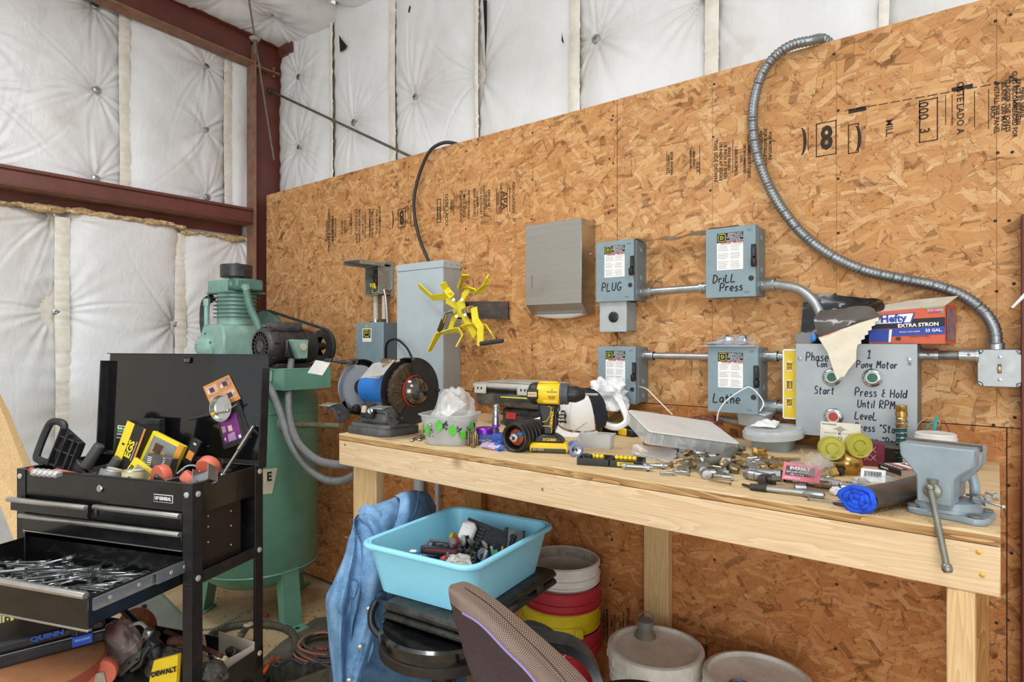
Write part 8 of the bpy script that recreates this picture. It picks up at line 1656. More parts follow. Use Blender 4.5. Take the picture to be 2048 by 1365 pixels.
MB().tube(bez([H_(752,1205,1.86), H_(743,1225,1.84), H_(744,1250,1.83), H_(756,1268,1.82), H_(772,1275,1.82)],6),.011,10).build('arm', BLK, hc)
MB().cyl((0,0,.08),(0,0,.40),.028, n=16).build('column', BLK, hc)
for k in range(5):
    a = R(72 * k + 40); e = Vector((.27 * math.cos(a),.27 * math.sin(a),.06)); MB().tube([Vector((0,0,.10)), e * .5 + Vector((0,0,.05)), e],[.022,.018,.012],8).build('leg', BLK, hc); MB().cyl(e + Vector((-.018 * math.sin(a),.018 * math.cos(a),-.035)), e - Vector((-.018 * math.sin(a),.018 * math.cos(a),.035)),.025, n=14).build('wheel', BLKM, hc)
# ---------- brown mesh office chair, back seen at bottom centre ----------
def meshmat(c, hole, sc):
    m = bpy.data.materials.new('chair_mesh'); m.use_nodes = True; t = NT(m); b = t.n['Principled BSDF']; co = t.a('ShaderNodeTexCoord').outputs['UV']
    mp = t.a('ShaderNodeMapping',{'Vector': co, 'Scale': sc, 'Rotation': (0,0, R(45))}).outputs[0]
    vo = t.a('ShaderNodeTexVoronoi',{'Vector': mp, 'Scale': 1.0, 'Randomness': 0.0}, voronoi_dimensions='2D').outputs['Distance']; n = t.a('ShaderNodeTexNoise',{'Vector': co, 'Scale': 12.0, 'Detail': 5.0}).outputs[0]
    cc = t.mix(n, lin(c), lin('#8a7566')); f = t.ramp(vo,[(.27,(1,1,1,1)),(.36,(0,0,0,1))]); t.l.new(t.mix(f, cc, lin(hole)), b.inputs['Base Color']); b.inputs['Roughness'].default_value = .75
    t.l.new(t.a('ShaderNodeBump',{'Height': vo, 'Strength': .5, 'Distance': .002}).outputs[0], b.inputs['Normal']); return m
MESH = meshmat('#a08c7e', '#3a2c26',(150,18,1)); MESHD = mat('#46383c',.8, var=.2, vs=160, bump=.4, bs=300)
bo = atd(1020,1320,1.2); bc_ = thing('mesh_chair', 'brown mesh backed office chair with purple piping at the bottom centre', 'chair',(bo.x, bo.y,0))
O2 = Vector((bo.x, bo.y,0))
def surf(rows, name, m, par, k=8, th=None, ang=60):
    rows = [bez([atd(*q) - O2 for q in r], k) for r in rows]; cols = list(zip(*rows)); cols = [bez(list(c), k) for c in cols]; nu = len(cols); nv = len(cols[0])
    me = MB().raw([cols[i][j] for j in range(nv) for i in range(nu)],[(j * nu + i, j * nu + i + 1,(j + 1) * nu + i + 1,(j + 1) * nu + i) for j in range(nv - 1) for i in range(nu - 1)]).build(name, m, par, ang=ang)
    uv = me.data.uv_layers.new(name='uv')
    for p in me.data.polygons:
        for li, vi in zip(p.loop_indices, p.vertices): uv.data[li].uv = ((vi % nu) / (nu - 1),(vi // nu) / (nv - 1))
    return me
# rows run along the edge (top-left to bottom-right); columns run across: outer face -> ridge -> inner piping
E_out = [(906,1168,1.30),(935,1166,1.33),(990,1200,1.30),(1065,1262,1.25),(1130,1320,1.20),(1185,1380,1.15),(1225,1450,1.12)]
E_mid = [(897,1178,1.24),(925,1190,1.23),(975,1225,1.20),(1040,1285,1.16),(1095,1340,1.12),(1140,1395,1.08),(1170,1460,1.05)]
E_in = [(900,1206,1.25),(925,1226,1.21),(962,1250,1.18),(1010,1300,1.14),(1055,1345,1.10),(1095,1400,1.07),(1120,1460,1.04)]
E_back = [(915,1172,1.36),(942,1172,1.38),(996,1206,1.35),(1068,1268,1.30),(1132,1326,1.25),(1187,1386,1.20),(1227,1455,1.17)]
surf([E_back, E_out, E_mid, E_in], 'back_rim', MESH, bc_)
surf([E_in,[(905,1222,1.27),(925,1250,1.25),(955,1290,1.23),(990,1340,1.2),(1020,1390,1.17),(1050,1430,1.14),(1075,1470,1.12)],[(903,1228,1.30),(918,1270,1.30),(932,1320,1.28),(948,1360,1.26),(965,1400,1.24),(985,1440,1.22),(1000,1480,1.20)],[(905,1200,1.36),(925,1260,1.37),(945,1320,1.36),(960,1365,1.34),(975,1405,1.32),(992,1445,1.30),(1010,1485,1.28)]], 'back_panel', MESHD, bc_)
surf([E_back,[(910,1190,1.37),(950,1230,1.40),(1000,1280,1.37),(1060,1330,1.33),(1110,1380,1.28),(1150,1420,1.24),(1180,1470,1.2)],[(905,1200,1.365),(925,1260,1.375),(945,1320,1.365),(960,1365,1.345),(975,1405,1.325),(992,1445,1.305),(1010,1485,1.285)]], 'back_front_face', MESHD, bc_)
MB().tube([atd(*q) - O2 for q in bez(E_in,6)] if False else [p - O2 for p in bez([atd(px, py + 1, d - .004) for px, py, d in E_in[1:]],6)],.0022,6).build('piping', mat('#8f7bb8',.5), bc_)
MB().tube([p - O2 for p in bez([atd(px + 4, py - 14, d - .006) for px, py, d in E_mid[1:]],6)],.0010,5).build('stitching', mat('#2e2420',.8), bc_)
so_ = VD * .27 + RT * .06
MB().lathe([(.0001,.42),(.18,.42),(.20,.44),(.20,.48),(.17,.50),(.0001,.50)],36, MX(so_)).build('seat', MESHD, bc_); MB().cyl(so_ + Vector((0,0,.08)), so_ + Vector((0,0,.42)),.03, n=16).build('column', BLK, bc_)
for k in range(5):
    a = R(72 * k + 10); e = so_ + Vector((.25 * math.cos(a),.25 * math.sin(a),.06)); MB().tube([so_ + Vector((0,0,.10)),(e + so_ + Vector((0,0,.2))) * .5, e],[.022,.018,.012],8).build('leg', BLK, bc_); MB().cyl(e + Vector((-.018 * math.sin(a),.018 * math.cos(a),-.035)), e - Vector((-.018 * math.sin(a),.018 * math.cos(a),.035)),.025, n=14).build('wheel', BLKM, bc_)
# back support bracket and padded arms
MB().tube([atd(1000,1440,1.30) - O2, VD * .15 + Vector((0,0,.44)), so_ + Vector((0,0,.43))],.02,8).build('back_bracket', BLK, bc_)
AP = mat('#26282b',.35, var=.15, dirt=('#55534c',.4,25)); arm = bez([atd(1062,1278,1.42), atd(1100,1282,1.42), atd(1140,1290,1.40), atd(1172,1312,1.38), atd(1192,1350,1.35), atd(1198,1400,1.32), atd(1190,1450,1.30)],6)
b = MB(); vs = []; n_ = len(arm)
for i, p in enumerate(arm):
    t = (arm[min(i + 1, n_ - 1)] - arm[max(i - 1,0)]).normalized(); w_ = VD * .034 * (1 if i > 3 else .8); h_ = t.cross(VD).normalized() * .010
    vs += [p - O2 - w_ - h_, p - O2 + w_ - h_, p - O2 + w_ * .9 + h_, p - O2 - w_ * .9 + h_]
b.raw(vs,[(i * 4 + k, i * 4 + (k + 1) % 4, i * 4 + 4 + (k + 1) % 4, i * 4 + 4 + k) for i in range(n_ - 1) for k in range(4)] + [(0,3,2,1),(n_ * 4 - 4, n_ * 4 - 3, n_ * 4 - 2, n_ * 4 - 1)]).build('armrest', AP, bc_, ang=50)
# the same stool's far arm ring: black padded hoop behind
o = thing('black_hoop', 'black padded arm hoop between the mesh chair and bucket stack', 'chair arm', atd(1065,1262,1.62)); q = o.location
MB().tube(bez([atd(1040,1275,1.60) - q, atd(1052,1254,1.62) - q, atd(1085,1262,1.64) - q, atd(1110,1282,1.62) - q, atd(1112,1300,1.60) - q],6),[.016] * 25,10).build('pad', AP, o); MB().cyl(atd(1112,1300,1.60) - q, Vector((atd(1112,1300,1.60).x - q.x, atd(1112,1300,1.60).y - q.y,-q.z + .0)),.012, n=10).build('post', BLK, o)
# ---------- buckets ----------
WB = mat('#ebe9e4',.45, var=.04, dirt=('#a8a294',.5,12)); RB = mat('#b9303c',.42, var=.06, dirt=('#8a2c32',.3,14)); YB_ = mat('#dcc81e',.42, var=.05, dirt=('#9c8a2a',.4,16)); INS = mat('#c5bfb2',.8, var=.25, vs=30)
def bucket(label, x, y, z0, r1, r0, h, m, grp, wire=False, inner=None, rot=0):
    o = thing('bucket', label, 'bucket',(x, y, z0), rot)
    P = [(r0,0),(r0 + (r1 - r0) * .60, h * .76)]
    k = r1
    P += [(k - .003, h * .77),(k + .005, h * .775),(k + .005, h * .79),(k, h * .795),(k, h * .84),(k + .007, h * .845),(k + .007, h * .865),(k + .001, h * .87),(k + .001, h * .95),(k + .006, h * .955),(k + .006, h * .985),(k, h)]
    MB().lathe([(.0001,0)] + P + [(k - .004, h - .001),(r0 - .003,.004),(.0001,.004)],48, caps=False).build('pail_wall', m, o)
    if inner: MB().lathe([(k - .0045, h - .004),(r0 + (r1 - r0) * .3, h * .4),(.0001, h * .4)],48, caps=False).build('dirty_lining', inner, o)
    if wire:
        a0 = R(-30); A = Vector(((k + .008) * math.cos(a0),(k + .008) * math.sin(a0), h * .80)); a1 = R(205); Bv = Vector(((k + .008) * math.cos(a1),(k + .008) * math.sin(a1), h * .62))
        MB().tube(bez([A, Vector(((k + .03) * math.cos(R(-60)),(k + .03) * math.sin(R(-60)), h * .55)), Vector(((k + .045) * math.cos(R(-100)),(k + .045) * math.sin(R(-100)), h * .36)), Vector(((k + .03) * math.cos(R(-140)),(k + .03) * math.sin(R(-140)), h * .40)), Bv],8),.0022,6).build('bail_wire', GALV, o); MB().box(A,(.012,.034,.04),(0,0, a0), bev=.004).build('bail_ear', m, o)
    return o
bx_ = onZ(1130,1113,.61); bx_.y = min(bx_.y,-.175)
x, y = bx_.x,-.185
bucket('lowest bucket of the stack, red, standing on the floor', x - .004, y,0,.152,.128,.358, RB, None)
bucket('yellow bucket nested in the stack between two red ones', x - .008, y - .002,.088,.150,.126,.357, YB_, None, wire=True)
bucket('upper red bucket of the stack, nested below the white one', x + .0, y,.170,.147,.124,.355, RB, None)
bucket('topmost bucket of the stack, white and empty with a dirty inside', x + .002, y,.258,.139,.118,.354, WB, None, inner=INS)
def pail(label, x, y, h, spout, rot=0):
    o = bucket(label, x, y,0,.148,.128, h - .008, WB, None, rot=rot)
    MB().lathe([(.158, h - .045),(.160, h - .010),(.158, h),(.150, h + .004),(.143, h + .003),(.138, h - .007),(.134, h - .009),(.0001, h - .008)],56, caps=False).build('lid', mat('#e9e5dc',.45, var=.05, dirt=('#97866c',.6,9)), o)
    for k in range(14): a = 2 * PI * k / 14 + .1; MB().box((.1605 * math.cos(a),.1605 * math.sin(a), h - .030),(.002,.004,.022),(0,0, a)).build('lid_tab', WB, o)
    if spout:
        sx, sy = -.066,.058; MB().lathe([(.038, h - .008),(.034, h + .004),(.026, h + .014),(.026, h + .022)],24, MX((sx, sy,0))).build('spout_base', mat('#8a7f6c',.4, alpha=.9), o)
        MB().lathe([(.026, h + .022),(.027, h + .024),(.025, h + .040),(.029, h + .042),(.029, h + .048),(.020, h + .050),(.0001, h + .050)],24, MX((sx, sy,0))).build('spout_cap', mat('#7b7f80',.45, var=.1), o)
        MB().tube([(sx + .030 * math.cos(t), sy + .030 * math.sin(t), h + .048 + .018 * max(0, math.sin(t))) for t in [2 * PI * i / 28 for i in range(28)]],.0018,6, closed=True).build('pull_ring', mat('#7b7f80',.45), o)
    else: MB().lathe([(.030, h - .008),(.030, h - .003),(.024, h - .001),(.022, h - .006),(.0001, h - .006)],24, MX((-.03,-.07,0))).build('plug', mat('#5d6a78',.4), o)
    return o
a = onZ(1311,1293,.435); pail('white lidded pail with a grey pull up spout under the bench', a.x, min(a.y,-.20),.435, True)
a = onZ(1514,1354,.44); pail('white lidded pail with flat plug, right of the spout pail', a.x, a.y,.44, False)
# ================= low level clutter around the cart =================
# leaning board at the left edge
o = thing('leaning_board', 'wide pine board leaning against the wall at the far left', 'board', atd(-30,800,2.75)); q = Vector(o.location)
c = [atd(-8,800,2.80), atd(46,955,2.62), atd(-60,1230,2.45), atd(-130,1000,2.62)]
w0, w1 = atd(-20,800,2.85) - q, atd(10,800,2.85) - q
b = MB(); A = [atd(-22,770,2.86), atd(8,830,2.80), atd(58,960,2.62), atd(140,1160,2.40), atd(60,1160,2.38), atd(-60,860,2.80)]
b.raw([p - q for p in A] + [p - q + VD * .035 for p in A],[tuple(range(6)), tuple(range(11,5,-1))] + [(i,(i + 1) % 6,6 + (i + 1) % 6,6 + i) for i in range(6)]).build('board', PINEZ, o, smooth=False)
# round orange padded seat with a red rim
sd = atd(45,1345,1.80); o = thing('roller_seat', 'worn orange brown padded roller seat at the lower left corner', 'seat',(sd.x, sd.y,0), R(20)); hh = atd(45,1322,1.80).z
OS = mat('#c98a5e',.55, var=.10, vs=9, dirt=('#8a5238',.5,8)); OSR = mat('#b5604a',.5, var=.1, dirt=('#7a3e30',.5,12))
MB().lathe([(.0001, hh),(.15, hh - .002),(.185, hh - .010),(.197, hh - .022)],48, MX(sc=(1,1.05,1)), caps=False).build('cushion', OS, o)
MB().lathe([(.197, hh - .022),(.2, hh - .026),(.198, hh - .052),(.185, hh - .066),(.0001, hh - .066)],48, MX(sc=(1,1.05,1)), caps=False).build('cushion_band', OSR, o); MB().tube([(.200 * math.cos(t),.21 * math.sin(t), hh - .024) for t in [2 * PI * i / 60 for i in range(60)]],.003,6, closed=True).build('piping', OSR, o)
MB().cyl((0,0,.12),(0,0, hh - .066),.022, n=16).build('post', BLK, o); MB().lathe([(.18,.10),(.18,.13)],32).build('lower_tray', BLKM, o)
for k in range(4): a = R(90 * k + 30); e = Vector((.15 * math.cos(a),.15 * math.sin(a),.0)); MB().cyl(e + Vector((0,0,.07)), e + Vector((0,0,.10)),.008, n=8).build('stem', ZINC, o); MB().cyl(e + Vector((-.012,0,.036)), e + Vector((.012,0,.036)),.036, n=18).build('wheel', ORW, o)
# black case with blue latch resting on the seat
p0, p1 = onZ(-30,1348, hh + .002), onZ(211,1284, hh + .002); ex = (p1 - p0).normalized(); an = math.atan2(ex.y, ex.x)
qc = thing('socket_case', 'black plastic tool case with blue latch lying on the orange seat', 'case', p0, an); LQ = (p1 - p0).length
QM = mat('#25272c',.4, var=.12, dirt=('#4f4d48',.3,20)); QB = mat('#2858b8',.4)
z_ = .075
MB().b6(0, LQ,0,.17,0, z_ * .52, bev=.008).build('lower_shell', QM, qc); MB().b6(0, LQ,-.002,.17, z_ * .54, z_, bev=.010).build('upper_shell', QM, qc); MB().b6(.002, LQ - .002,-.0035,.0, z_ * .50, z_ * .545).build('seam_line', mat('#8f9296',.3,.5), qc)
lx_ = LQ * .70; MB().b6(lx_, lx_ + .052,-.010,.0, z_ * .14, z_ * .55, bev=.002).build('latch', QB, qc); MB().b6(lx_ + .006, lx_ + .046,-.0125,-.009, z_ * .34, z_ * .46, bev=.001).build('latch_lip', mat('#6f94dc',.35), qc); MB().b6(lx_ - .002, lx_ + .054,-.004,.03, z_ * .56, z_ * 1.0 + .001, bev=.002).build('latch_recess', BLK, qc); MB().tube([(lx_ + .012,-.006, z_ * .6),(lx_ + .014,-.005, z_ * .85),(lx_ + .038,-.005, z_ * .85),(lx_ + .040,-.006, z_ * .6)],.003,6).build('latch_bail', QM, qc)
MB().b6(LQ * .38, LQ * .60,-.0045,-.001, z_ * .74, z_ * .96).build('name_recess', mat('#191a1e',.5), qc); text('QUINN',.019, frame((LQ * .49,-.005, z_ * .85),*XZV), QB, qc, xs=1.25, bold=.001)
# yellow and black labelled box seen behind the cart post, second box beside
for lab, px, w, lines in (('yellow labelled black bag standing on the cart shelf behind left post',5,.065,(('Ever',.016,.085),('M',.050,.060),('mar',.022,.030))),('second yellow labelled black package right of the left cart post',57,.060,(('OR',.012,.075),('MOTO',.011,.05)))):
    p = onY(px,1275,-1.10) if False else atd(px,1280,2.10); o = thing('labelled_package', lab, 'package', p, R(14)); MB().b6(-.012, w + .03,.001,.05,-.11,.125, bev=.003).build('pack', BLK, o); MB().b6(0, w,-.0005,.001,0,.10).build('yellow_label', mat('#d3dc55',.4), o)
    for s, sz, z in lines: text(s, sz, frame((w / 2,-.001, z),(1,0,.08),(0,0,1)), INK, o, bold=.0012)
# items on the cart's lower tray
LZ = .303
cbx = thing('cardboard_tray', 'open white cardboard box on the lower shelf of the cart', 'box', cl_((-.105,.20, LZ)), CR_ - R(8)); CW = mat('#cfc3b2',.7, var=.08, dirt=('#a08c74',.5,10))
MB().b6(-.09,.09,-.10,.09,0,.003).b6(-.09,.09,.087,.09,0,.10).b6(.087,.09,-.10,.09,0,.09).b6(-.09,.09,-.10,-.097,0,.055).build('carton', CW, cbx); MB().box((-.105,-.02,.055),(.003,.14,.10),(0, R(-16),0)).build('flap', mat('#c2a585',.7, var=.1), cbx)
MB().b6(-.03,.09,-.1012,-.1,.012,.045).build('side_label', mat('#b9a08c',.6, var=.3, vs=40), cbx)
ccl = thing('c_clamp', 'rusty curved steel clamp behind the right front cart post', 'clamp', cl_((-.115,.08, LZ + .11)), CR_); RU = mat('#5d3a2c',.7,.3, var=.3, vs=40, dirt=('#3a2620',.5,30))
MB().tube(bez([(-.06,0,.055),(0,0,.065),(.045,0,.045),(.055,0,.0),(.040,.0,-.05),(.02,0,-.08),(-.01,0,-.085)],6),.016,8).build('frame', RU, ccl)
for k,(lab, a, c, r_) in enumerate((('long dark pry bar with red band sloping under the open drawer',(-.52,.12,.58),(-.12,.05,.43),.011),('second dark bar with red tip crossing below the first bar',(-.48,.03,.50),(-.22,.02,.41),.012),('rusty square bar lying behind the cart post',(-.30,.18,.44),(.0,.12,.43),.010))):
    a, c = cl_(a), cl_(c); o = thing('pry_bar', lab, 'bar', a); d = c - a; MB().cyl((0,0,0), d, r_, n=8 if k < 2 else 4).build('bar',[mat('#2e2622',.5,.4), mat('#2e2622',.5,.4), RU][k], o)
    if k < 2: MB().cyl(d * .72, d * .80, r_ * 1.1, n=10).build('red_band', mat('#7c2a2e',.5), o)
o = thing('metal_sheet', 'grey green sheet metal panel leaning behind the cart under the drawer', 'panel', atd(300,1215,2.75)); q = Vector(o.location); A = [atd(235,1190,2.7), atd(318,1188,2.7), atd(392,1262,2.6), atd(392,1300,2.6), atd(255,1310,2.55)]
MB().raw([p - q for p in A] + [p - q + VD * .02 for p in A],[tuple(range(5)), tuple(range(9,4,-1))] + [(i,(i + 1) % 5,5 + (i + 1) % 5,5 + i) for i in range(5)]).build('sheet', mat('#8a9187',.5,.3, var=.1), o, smooth=False)
for k,(px, py) in enumerate(((288,1214),(299,1222))): MB().cyl(atd(px, py,2.66) - q, atd(px, py,2.68) - q,.010, n=10).build('punched_hole', RU, o)
o = thing('saw_disc', 'rusty orange circular blade leaning in front of grey green panel', 'blade', atd(272,1262,2.35)); MB().lathe([(.012,0),(.075,0),(.082,.002),(.075,.004),(.012,.004)],40, alongz((0,0,0),-VD + Vector((0,0,.3)))[0]).build('blade', mat('#9c5a32',.7,.3, var=.3, vs=40), o)
cls = thing('clamshell_package', 'clear crinkled clamshell package with red card below the open drawer', 'package', atd(240,1290,2.0)); q = cls.location
crumple(MB(),(0,0,0),.085,.05,.070,6, amp=.10).build('clear_shell', mat('#c9b5ae',.12, alpha=.38, var=.2, vs=14), cls, ang=22); A = [atd(212,1248,2.03) - q, atd(250,1258,2.03) - q, atd(240,1285,2.03) - q, atd(209,1272,2.03) - q]
MB().raw(A + [p + VD * .002 for p in A],[(0,1,2,3),(7,6,5,4),(0,4,5,1),(1,5,6,2),(2,6,7,3),(3,7,4,0)]).build('red_card', mat('#b54a50',.5), cls)
jc = thing('cable_clamp', 'black cable end with silver joint and corrugated sleeve left of the post', 'cable', atd(305,1290,2.0)); q = Vector(jc.location)
P_ = bez([atd(296,1262,2.0), atd(300,1285,1.98), atd(312,1305,1.97), atd(308,1325,1.96), atd(300,1350,1.95)],7); MB().tube([p - q for p in P_[10:24]],[.018 if i % 2 else .014 for i in range(14)],12).build('corrugated_sleeve', BLKM, jc, ang=80)
MB().tube([p - q for p in bez([atd(260,1252,2.02), atd(280,1247,2.02), atd(292,1256,2.0), atd(296,1272,1.99)],6)],.006,8).build('grey_cable', mat('#b3b0a8',.4), jc); MB().box(atd(296,1268,1.98) - q,(.03,.02,.035),(0,.4,.3), bev=.005).build('silver_joint', GALV, jc); MB().box(atd(304,1290,1.97) - q,(.034,.024,.035),(0,.5,.3), bev=.004).build('plug_body', mat('#2c3138',.4), jc)
MB().tube([p - q for p in bez([atd(300,1292,1.96), atd(288,1310,1.95), atd(280,1330,1.94), atd(262,1342,1.93)],5)],.007,8).build('black_cable', BLKM, jc)
o = thing('scraper', 'grey flat metal scraper blade with holes below the clamshell', 'blade', atd(262,1328,1.93)); q = Vector(o.location); A = [atd(232,1338,1.93), atd(252,1318,1.94), atd(282,1302,1.95), atd(278,1322,1.93), atd(240,1355,1.90)]
MB().raw([p - q for p in A] + [p - q + VD * .004 for p in A],[tuple(range(5)), tuple(range(9,4,-1))] + [(i,(i + 1) % 5,5 + (i + 1) % 5,5 + i) for i in range(5)]).build('blade', mat('#76766a',.5,.5, var=.2), o, smooth=False)
for px, py in ((236,1344),(258,1327),(273,1320)): MB().cyl(atd(px, py,1.925) - q, atd(px, py,1.935) - q,.0035, n=8).build('hole', DARK, o)
caster('orange caster wheel with chrome fork standing right of the orange seat', atd(203,1345,1.86),(PI,0, R(60)),.044); caster('orange caster wheel partly hidden behind the one with chrome fork', atd(172,1336,1.93),(R(20),0, R(35)),.044, False)
dwb = thing('tool_bag', 'yellow tool bag with black lettering at the foot of cart post', 'bag', atd(330,1345,1.98), CR_); q = Vector(dwb.location)
crumple(MB(),(0,.02,-.02),.085,.05,.085,11, amp=.10).build('fabric', mat('#4b463c',.8, var=.3, vs=30), dwb, ang=40); A = [cl_((-.02,0,0)) * 0 for _ in range(0)]
bd_ = MB(); A = [Matrix.Rotation(-CR_,3, 'Z') @ (atd(x, y_,1.90) - q) for x, y_ in ((308,1322),(356,1310),(352,1378),(292,1392))]
bd_.raw(A + [p + Vector((0,.012,0)) for p in A],[(0,1,2,3),(7,6,5,4),(0,4,5,1),(1,5,6,2),(2,6,7,3),(3,7,4,0)]).build('yellow_front', mat('#e3c31e',.5, var=.06), dwb); text('DEWALT',.020, Matrix.Translation((A[0] + A[1] + A[2] + A[3]) / 4 + Vector((.004,-.003,.010))) @ frame((0,0,0),(A[1] - A[0]),(0,0,1)), INK, dwb, xs=1.0, bold=.001)
rj = random.Random(44)
for k in range(46):
    kd = rj.choice(['bolt', 'nut', 'stub', 'elbow', 'coupler', 'ring']); o = hw(kd, HWM[rj.choice([0,1,4,5,5,5])]); o.location = cl_((rj.uniform(-.74,-.03), rj.uniform(.02,.28), LZ + rj.uniform(.014,.05))); o.rotation_euler = (rj.uniform(0,3), rj.uniform(0,3), rj.uniform(0,3)); o.scale = (1.8,) * 3
    tag(o, 'dull metal ' + {'stub': 'tube stub', 'ring': 'washer'}.get(kd, kd) + ' lying among the clutter on lower cart shelf',{'bolt': 'bolt', 'nut': 'nut', 'stub': 'fitting', 'elbow': 'fitting', 'coupler': 'fitting', 'ring': 'washer'}[kd], 'metal ' + kd + ' pieces on the lower cart shelf')
for k,(lab, px, py, d, sx, col_, rot) in enumerate((('dark leather work glove on lower shelf behind the right post',425,1345,1.98,.05, '#3f3a35',10),('brown work glove below the rusty clamp',380,1330,1.98,.05, '#6e5c48',40),('black rag heaped at the middle of the lower shelf',250,1350,2.0,.10, '#262422',0),('black plastic sheet at the lower left behind the orange seat',150,1345,2.05,.10, '#1d1d1f',20))):
    p = atd(px, py, d); p.z = max(p.z, LZ + .03); o = thing(['work_glove', 'work_glove', 'rag', 'plastic_sheet'][k], lab,['glove', 'glove', 'rag', 'sheet'][k], p, R(rot)); crumple(MB(),(0,0,0), sx, sx * .7,.032,30 + k, amp=.22).build('cloth', mat(col_,.7, var=.3, vs=40), o, ang=40)
# ---------- on the floor right of the cart ----------
F = lambda px, py, z=0.0: onZ(px, py, z)
def hose(label, pts, r, m, name='hose', cat='hose', k=8):
    P = bez([Vector(p) for p in pts], k); o = thing(name, label, cat, P[0]); MB().tube([p - P[0] for p in P], r,10).build('sheath', m, o); return o
RH = mat('#4b4a42',.6, var=.2, dirt=('#77715f',.5,25)); CO = mat('#a86a50',.55, var=.1); GC = mat('#4a4c4a',.55, var=.15)
hose('thick dark rubber hose lying in a wide loop beside the compressor foot',[F(*q,.02) for q in ((400,1300),(430,1265),(480,1250),(540,1250),(580,1262),(592,1290),(575,1320),(545,1338),(520,1345))],.017, RH); hose('short dark hose end standing up at the middle of the hose loop',[F(470,1290,.02), F(485,1268,.05), F(497,1250,.10)],.016, RH)
o = thing('hose_tie', 'pale twisted tie around the standing hose end', 'tie', F(497,1250,.10)); MB().lathe([(.018,-.006),(.024,0),(.018,.006)],12).build('tie', mat('#b9a987',.6), o)
o = thing('rubber_mat', 'dusty black rubber mat sheet lying on the floor under coiled cable', 'mat',(0,0,.002)); A = [F(500,1345), F(560,1290), F(630,1240), F(700,1232), F(760,1330), F(640,1400), F(540,1400)]
MB().raw([p for p in A] + [p + Vector((0,0,.006)) for p in A],[tuple(range(6,-1,-1)), tuple(range(7,14))] + [(i,(i + 1) % 7,7 + (i + 1) % 7,7 + i) for i in range(7)]).build('mat_sheet', mat('#55544c',.6, var=.25, vs=9, dirt=('#8a826c',.5,8)), o, smooth=False)
for k,(lab, m, off, rr_) in enumerate((('orange brown extension cable coiled on the rubber mat', CO,0,.006),('grey extension cable coiled together with the orange one', GC,.012,.0065))):
    c = F(650,1300,.02); P = []
    for i in range(150):
        t = i / 150 * 2 * PI * 4.2; R_ = (.155 - .010 * (t / 6.28) + .010 * math.sin(t * 1.7 + k)); P.append(c + Vector((R_ * math.cos(t) * 1.05 + off, R_ * math.sin(t) * .85 + off,.004 * (t / 6.28) * 2 + k * .006 + .004 * math.sin(t * 3 + k))))
    o = thing('extension_cable', lab, 'cord', P[0]); MB().tube([p - P[0] for p in P], rr_,7).build('sheath', m, o)
o = thing('cord_plug', 'brown moulded plug lying in the middle of the coiled cables', 'plug', F(640,1300,.045), R(20)); MB().box((0,0,0),(.045,.028,.026), bev=.006).box((.03,0,.004),(.02,.02,.018), bev=.004).build('body', mat('#7d4a3a',.6), o)
for s in (-.006,.006): MB().b6(-.038,-.022, s - .001, s + .001,-.003,.003).build('prong', BRASS, o)
# chain
cc = thing('chain', 'thin steel chain running from the clamp toward the compressor foot', 'chain', F(420,1262,.01)); q = Vector(cc.location); P = bez([F(400,1262,.06) - q, F(430,1258,.05) - q, F(465,1240,.05) - q, F(500,1222,.06) - q],12)
lk = None
for i in range(0, len(P) - 1):
    t = (P[i + 1] - P[i]); tn = t.normalized(); s = tn.orthogonal().normalized() if i % 2 else tn.cross(tn.orthogonal()).normalized(); c_ = (P[i] + P[i + 1]) / 2; L_ = t.length * .75
    MB().tube([c_ + tn * L_ * math.cos(a) + s * .0065 * math.sin(a) for a in [2 * PI * j / 10 for j in range(10)]],.0019,5, closed=True).build('link', ZINC, cc)
o = thing('red_marker', 'small red plastic piece on the floor by the compressor foot', 'marker', F(531,1231,.008), R(10)); MB().cyl((-.02,0,0),(.02,0,0),.008, n=10, bev=.002).build('body', RED, o)
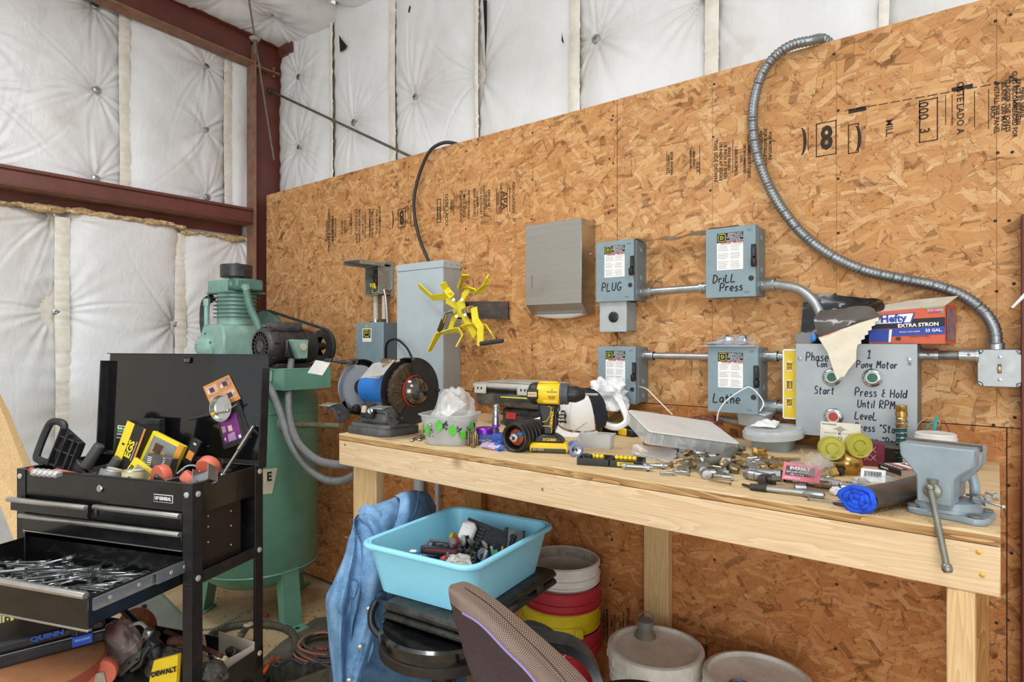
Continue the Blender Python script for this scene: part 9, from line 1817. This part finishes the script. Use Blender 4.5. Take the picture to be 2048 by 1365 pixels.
# black toothed plastic tray
bt2 = thing('plastic_tray', 'black moulded plastic tray with wavy edge on the floor at bottom', 'tray', F(615,1345)); q = Vector(bt2.location)
z0, z1 = .0,.10; wav = []
for i in range(25): t = i / 24; px = 545 + 130 * t; wav.append(F(px,1330 + 5 * math.sin(t * 16) - 6 * (t > .1) * (t < .6), z1) - q)
frn = [p + Vector((-.04,-.25,0)) for p in wav]
PT = mat('#2c2d2d',.5, var=.2, dirt=('#8d8672',.7,9)); n = len(wav)
lo_ = [Vector((p.x, p.y,.012)) for p in wav]; lf_ = [Vector((p.x, p.y,.012)) for p in frn]
MB().raw(wav + lo_ + lf_ + frn,[(r_ * n + i, r_ * n + i + 1,(r_ + 1) * n + i + 1,(r_ + 1) * n + i) for r_ in range(3) for i in range(n - 1)] + [(0, n,2 * n,3 * n),(n - 1,2 * n - 1,3 * n - 1,4 * n - 1)]).build('tray_shell', PT, bt2, ang=40)
MB().tube(wav,.006,6).build('rolled_edge', mat('#3b4046',.4), bt2)
MB().raw([Vector((p.x, p.y,.014)) + Vector((0,0,0)) for p in (wav[8].lerp(frn[8],.15), wav[20].lerp(frn[20],.15), wav[20].lerp(frn[20],.7), wav[8].lerp(frn[8],.7))],[(0,1,2,3)]).build('dusty_floor', mat('#8f8c80',.8, var=.2, vs=30), bt2)
o = thing('stapler', 'black metal box tool with orange insert beside the plastic tray', 'tool', F(515,1352,.05), R(28)); MB().b6(-.06,.06,-.045,.045,-.05,.012, bev=.006).build('body', mat('#3a3733',.45,.2), o); MB().b6(-.055,.055,-.045,-.040,.010,.016).build('edge_strip', GALV, o)
o = thing('utility_knife', 'orange knife handle lying by rusty pliers on the box tool', 'handle tool', F(533,1340,.09)); MB().tube([(-.02,.02,0),(0,0,.004),(.016,-.022,0)],[.008,.010,.007],10).build('body', mat('#d8622c',.4), o)
o = thing('rusty_pliers', 'rusty old pliers head on the floor beside orange handle', 'pliers', F(545,1325,.07), R(-30)); MB().tube([(0,.035,.01),(.004,0,.014),(.010,-.03,.004)],[.010,.016,.009],8).tube([(.02,.03,.0),(.012,0,.010),(.022,-.035,.0)],[.008,.013,.008],8).build('jaws', mat('#8a5638',.75,.3, var=.4, vs=60), o)
o = thing('white_rag', 'white cloth on the floor beneath the stools', 'rag', F(900,1420,.03)); crumple(MB(),(0,0,0),.12,.08,.03,3, amp=.3).build('cloth', mat('#c9d3de',.8, var=.1), o, ang=40)
# debris on the floor
b = MB(); rj = random.Random(9)
for k in range(260):
    p = F(rj.uniform(380,700), rj.uniform(1180,1300)); s_ = rj.uniform(.001,.005); b.box((p.x, p.y, s_ * .25),(s_ * 2, s_, s_ * .5),(0,0, rj.uniform(0,3)))
b.build('floor_debris', mat('#6a5440',.9, var=.5), None, kind='stuff', smooth=False)
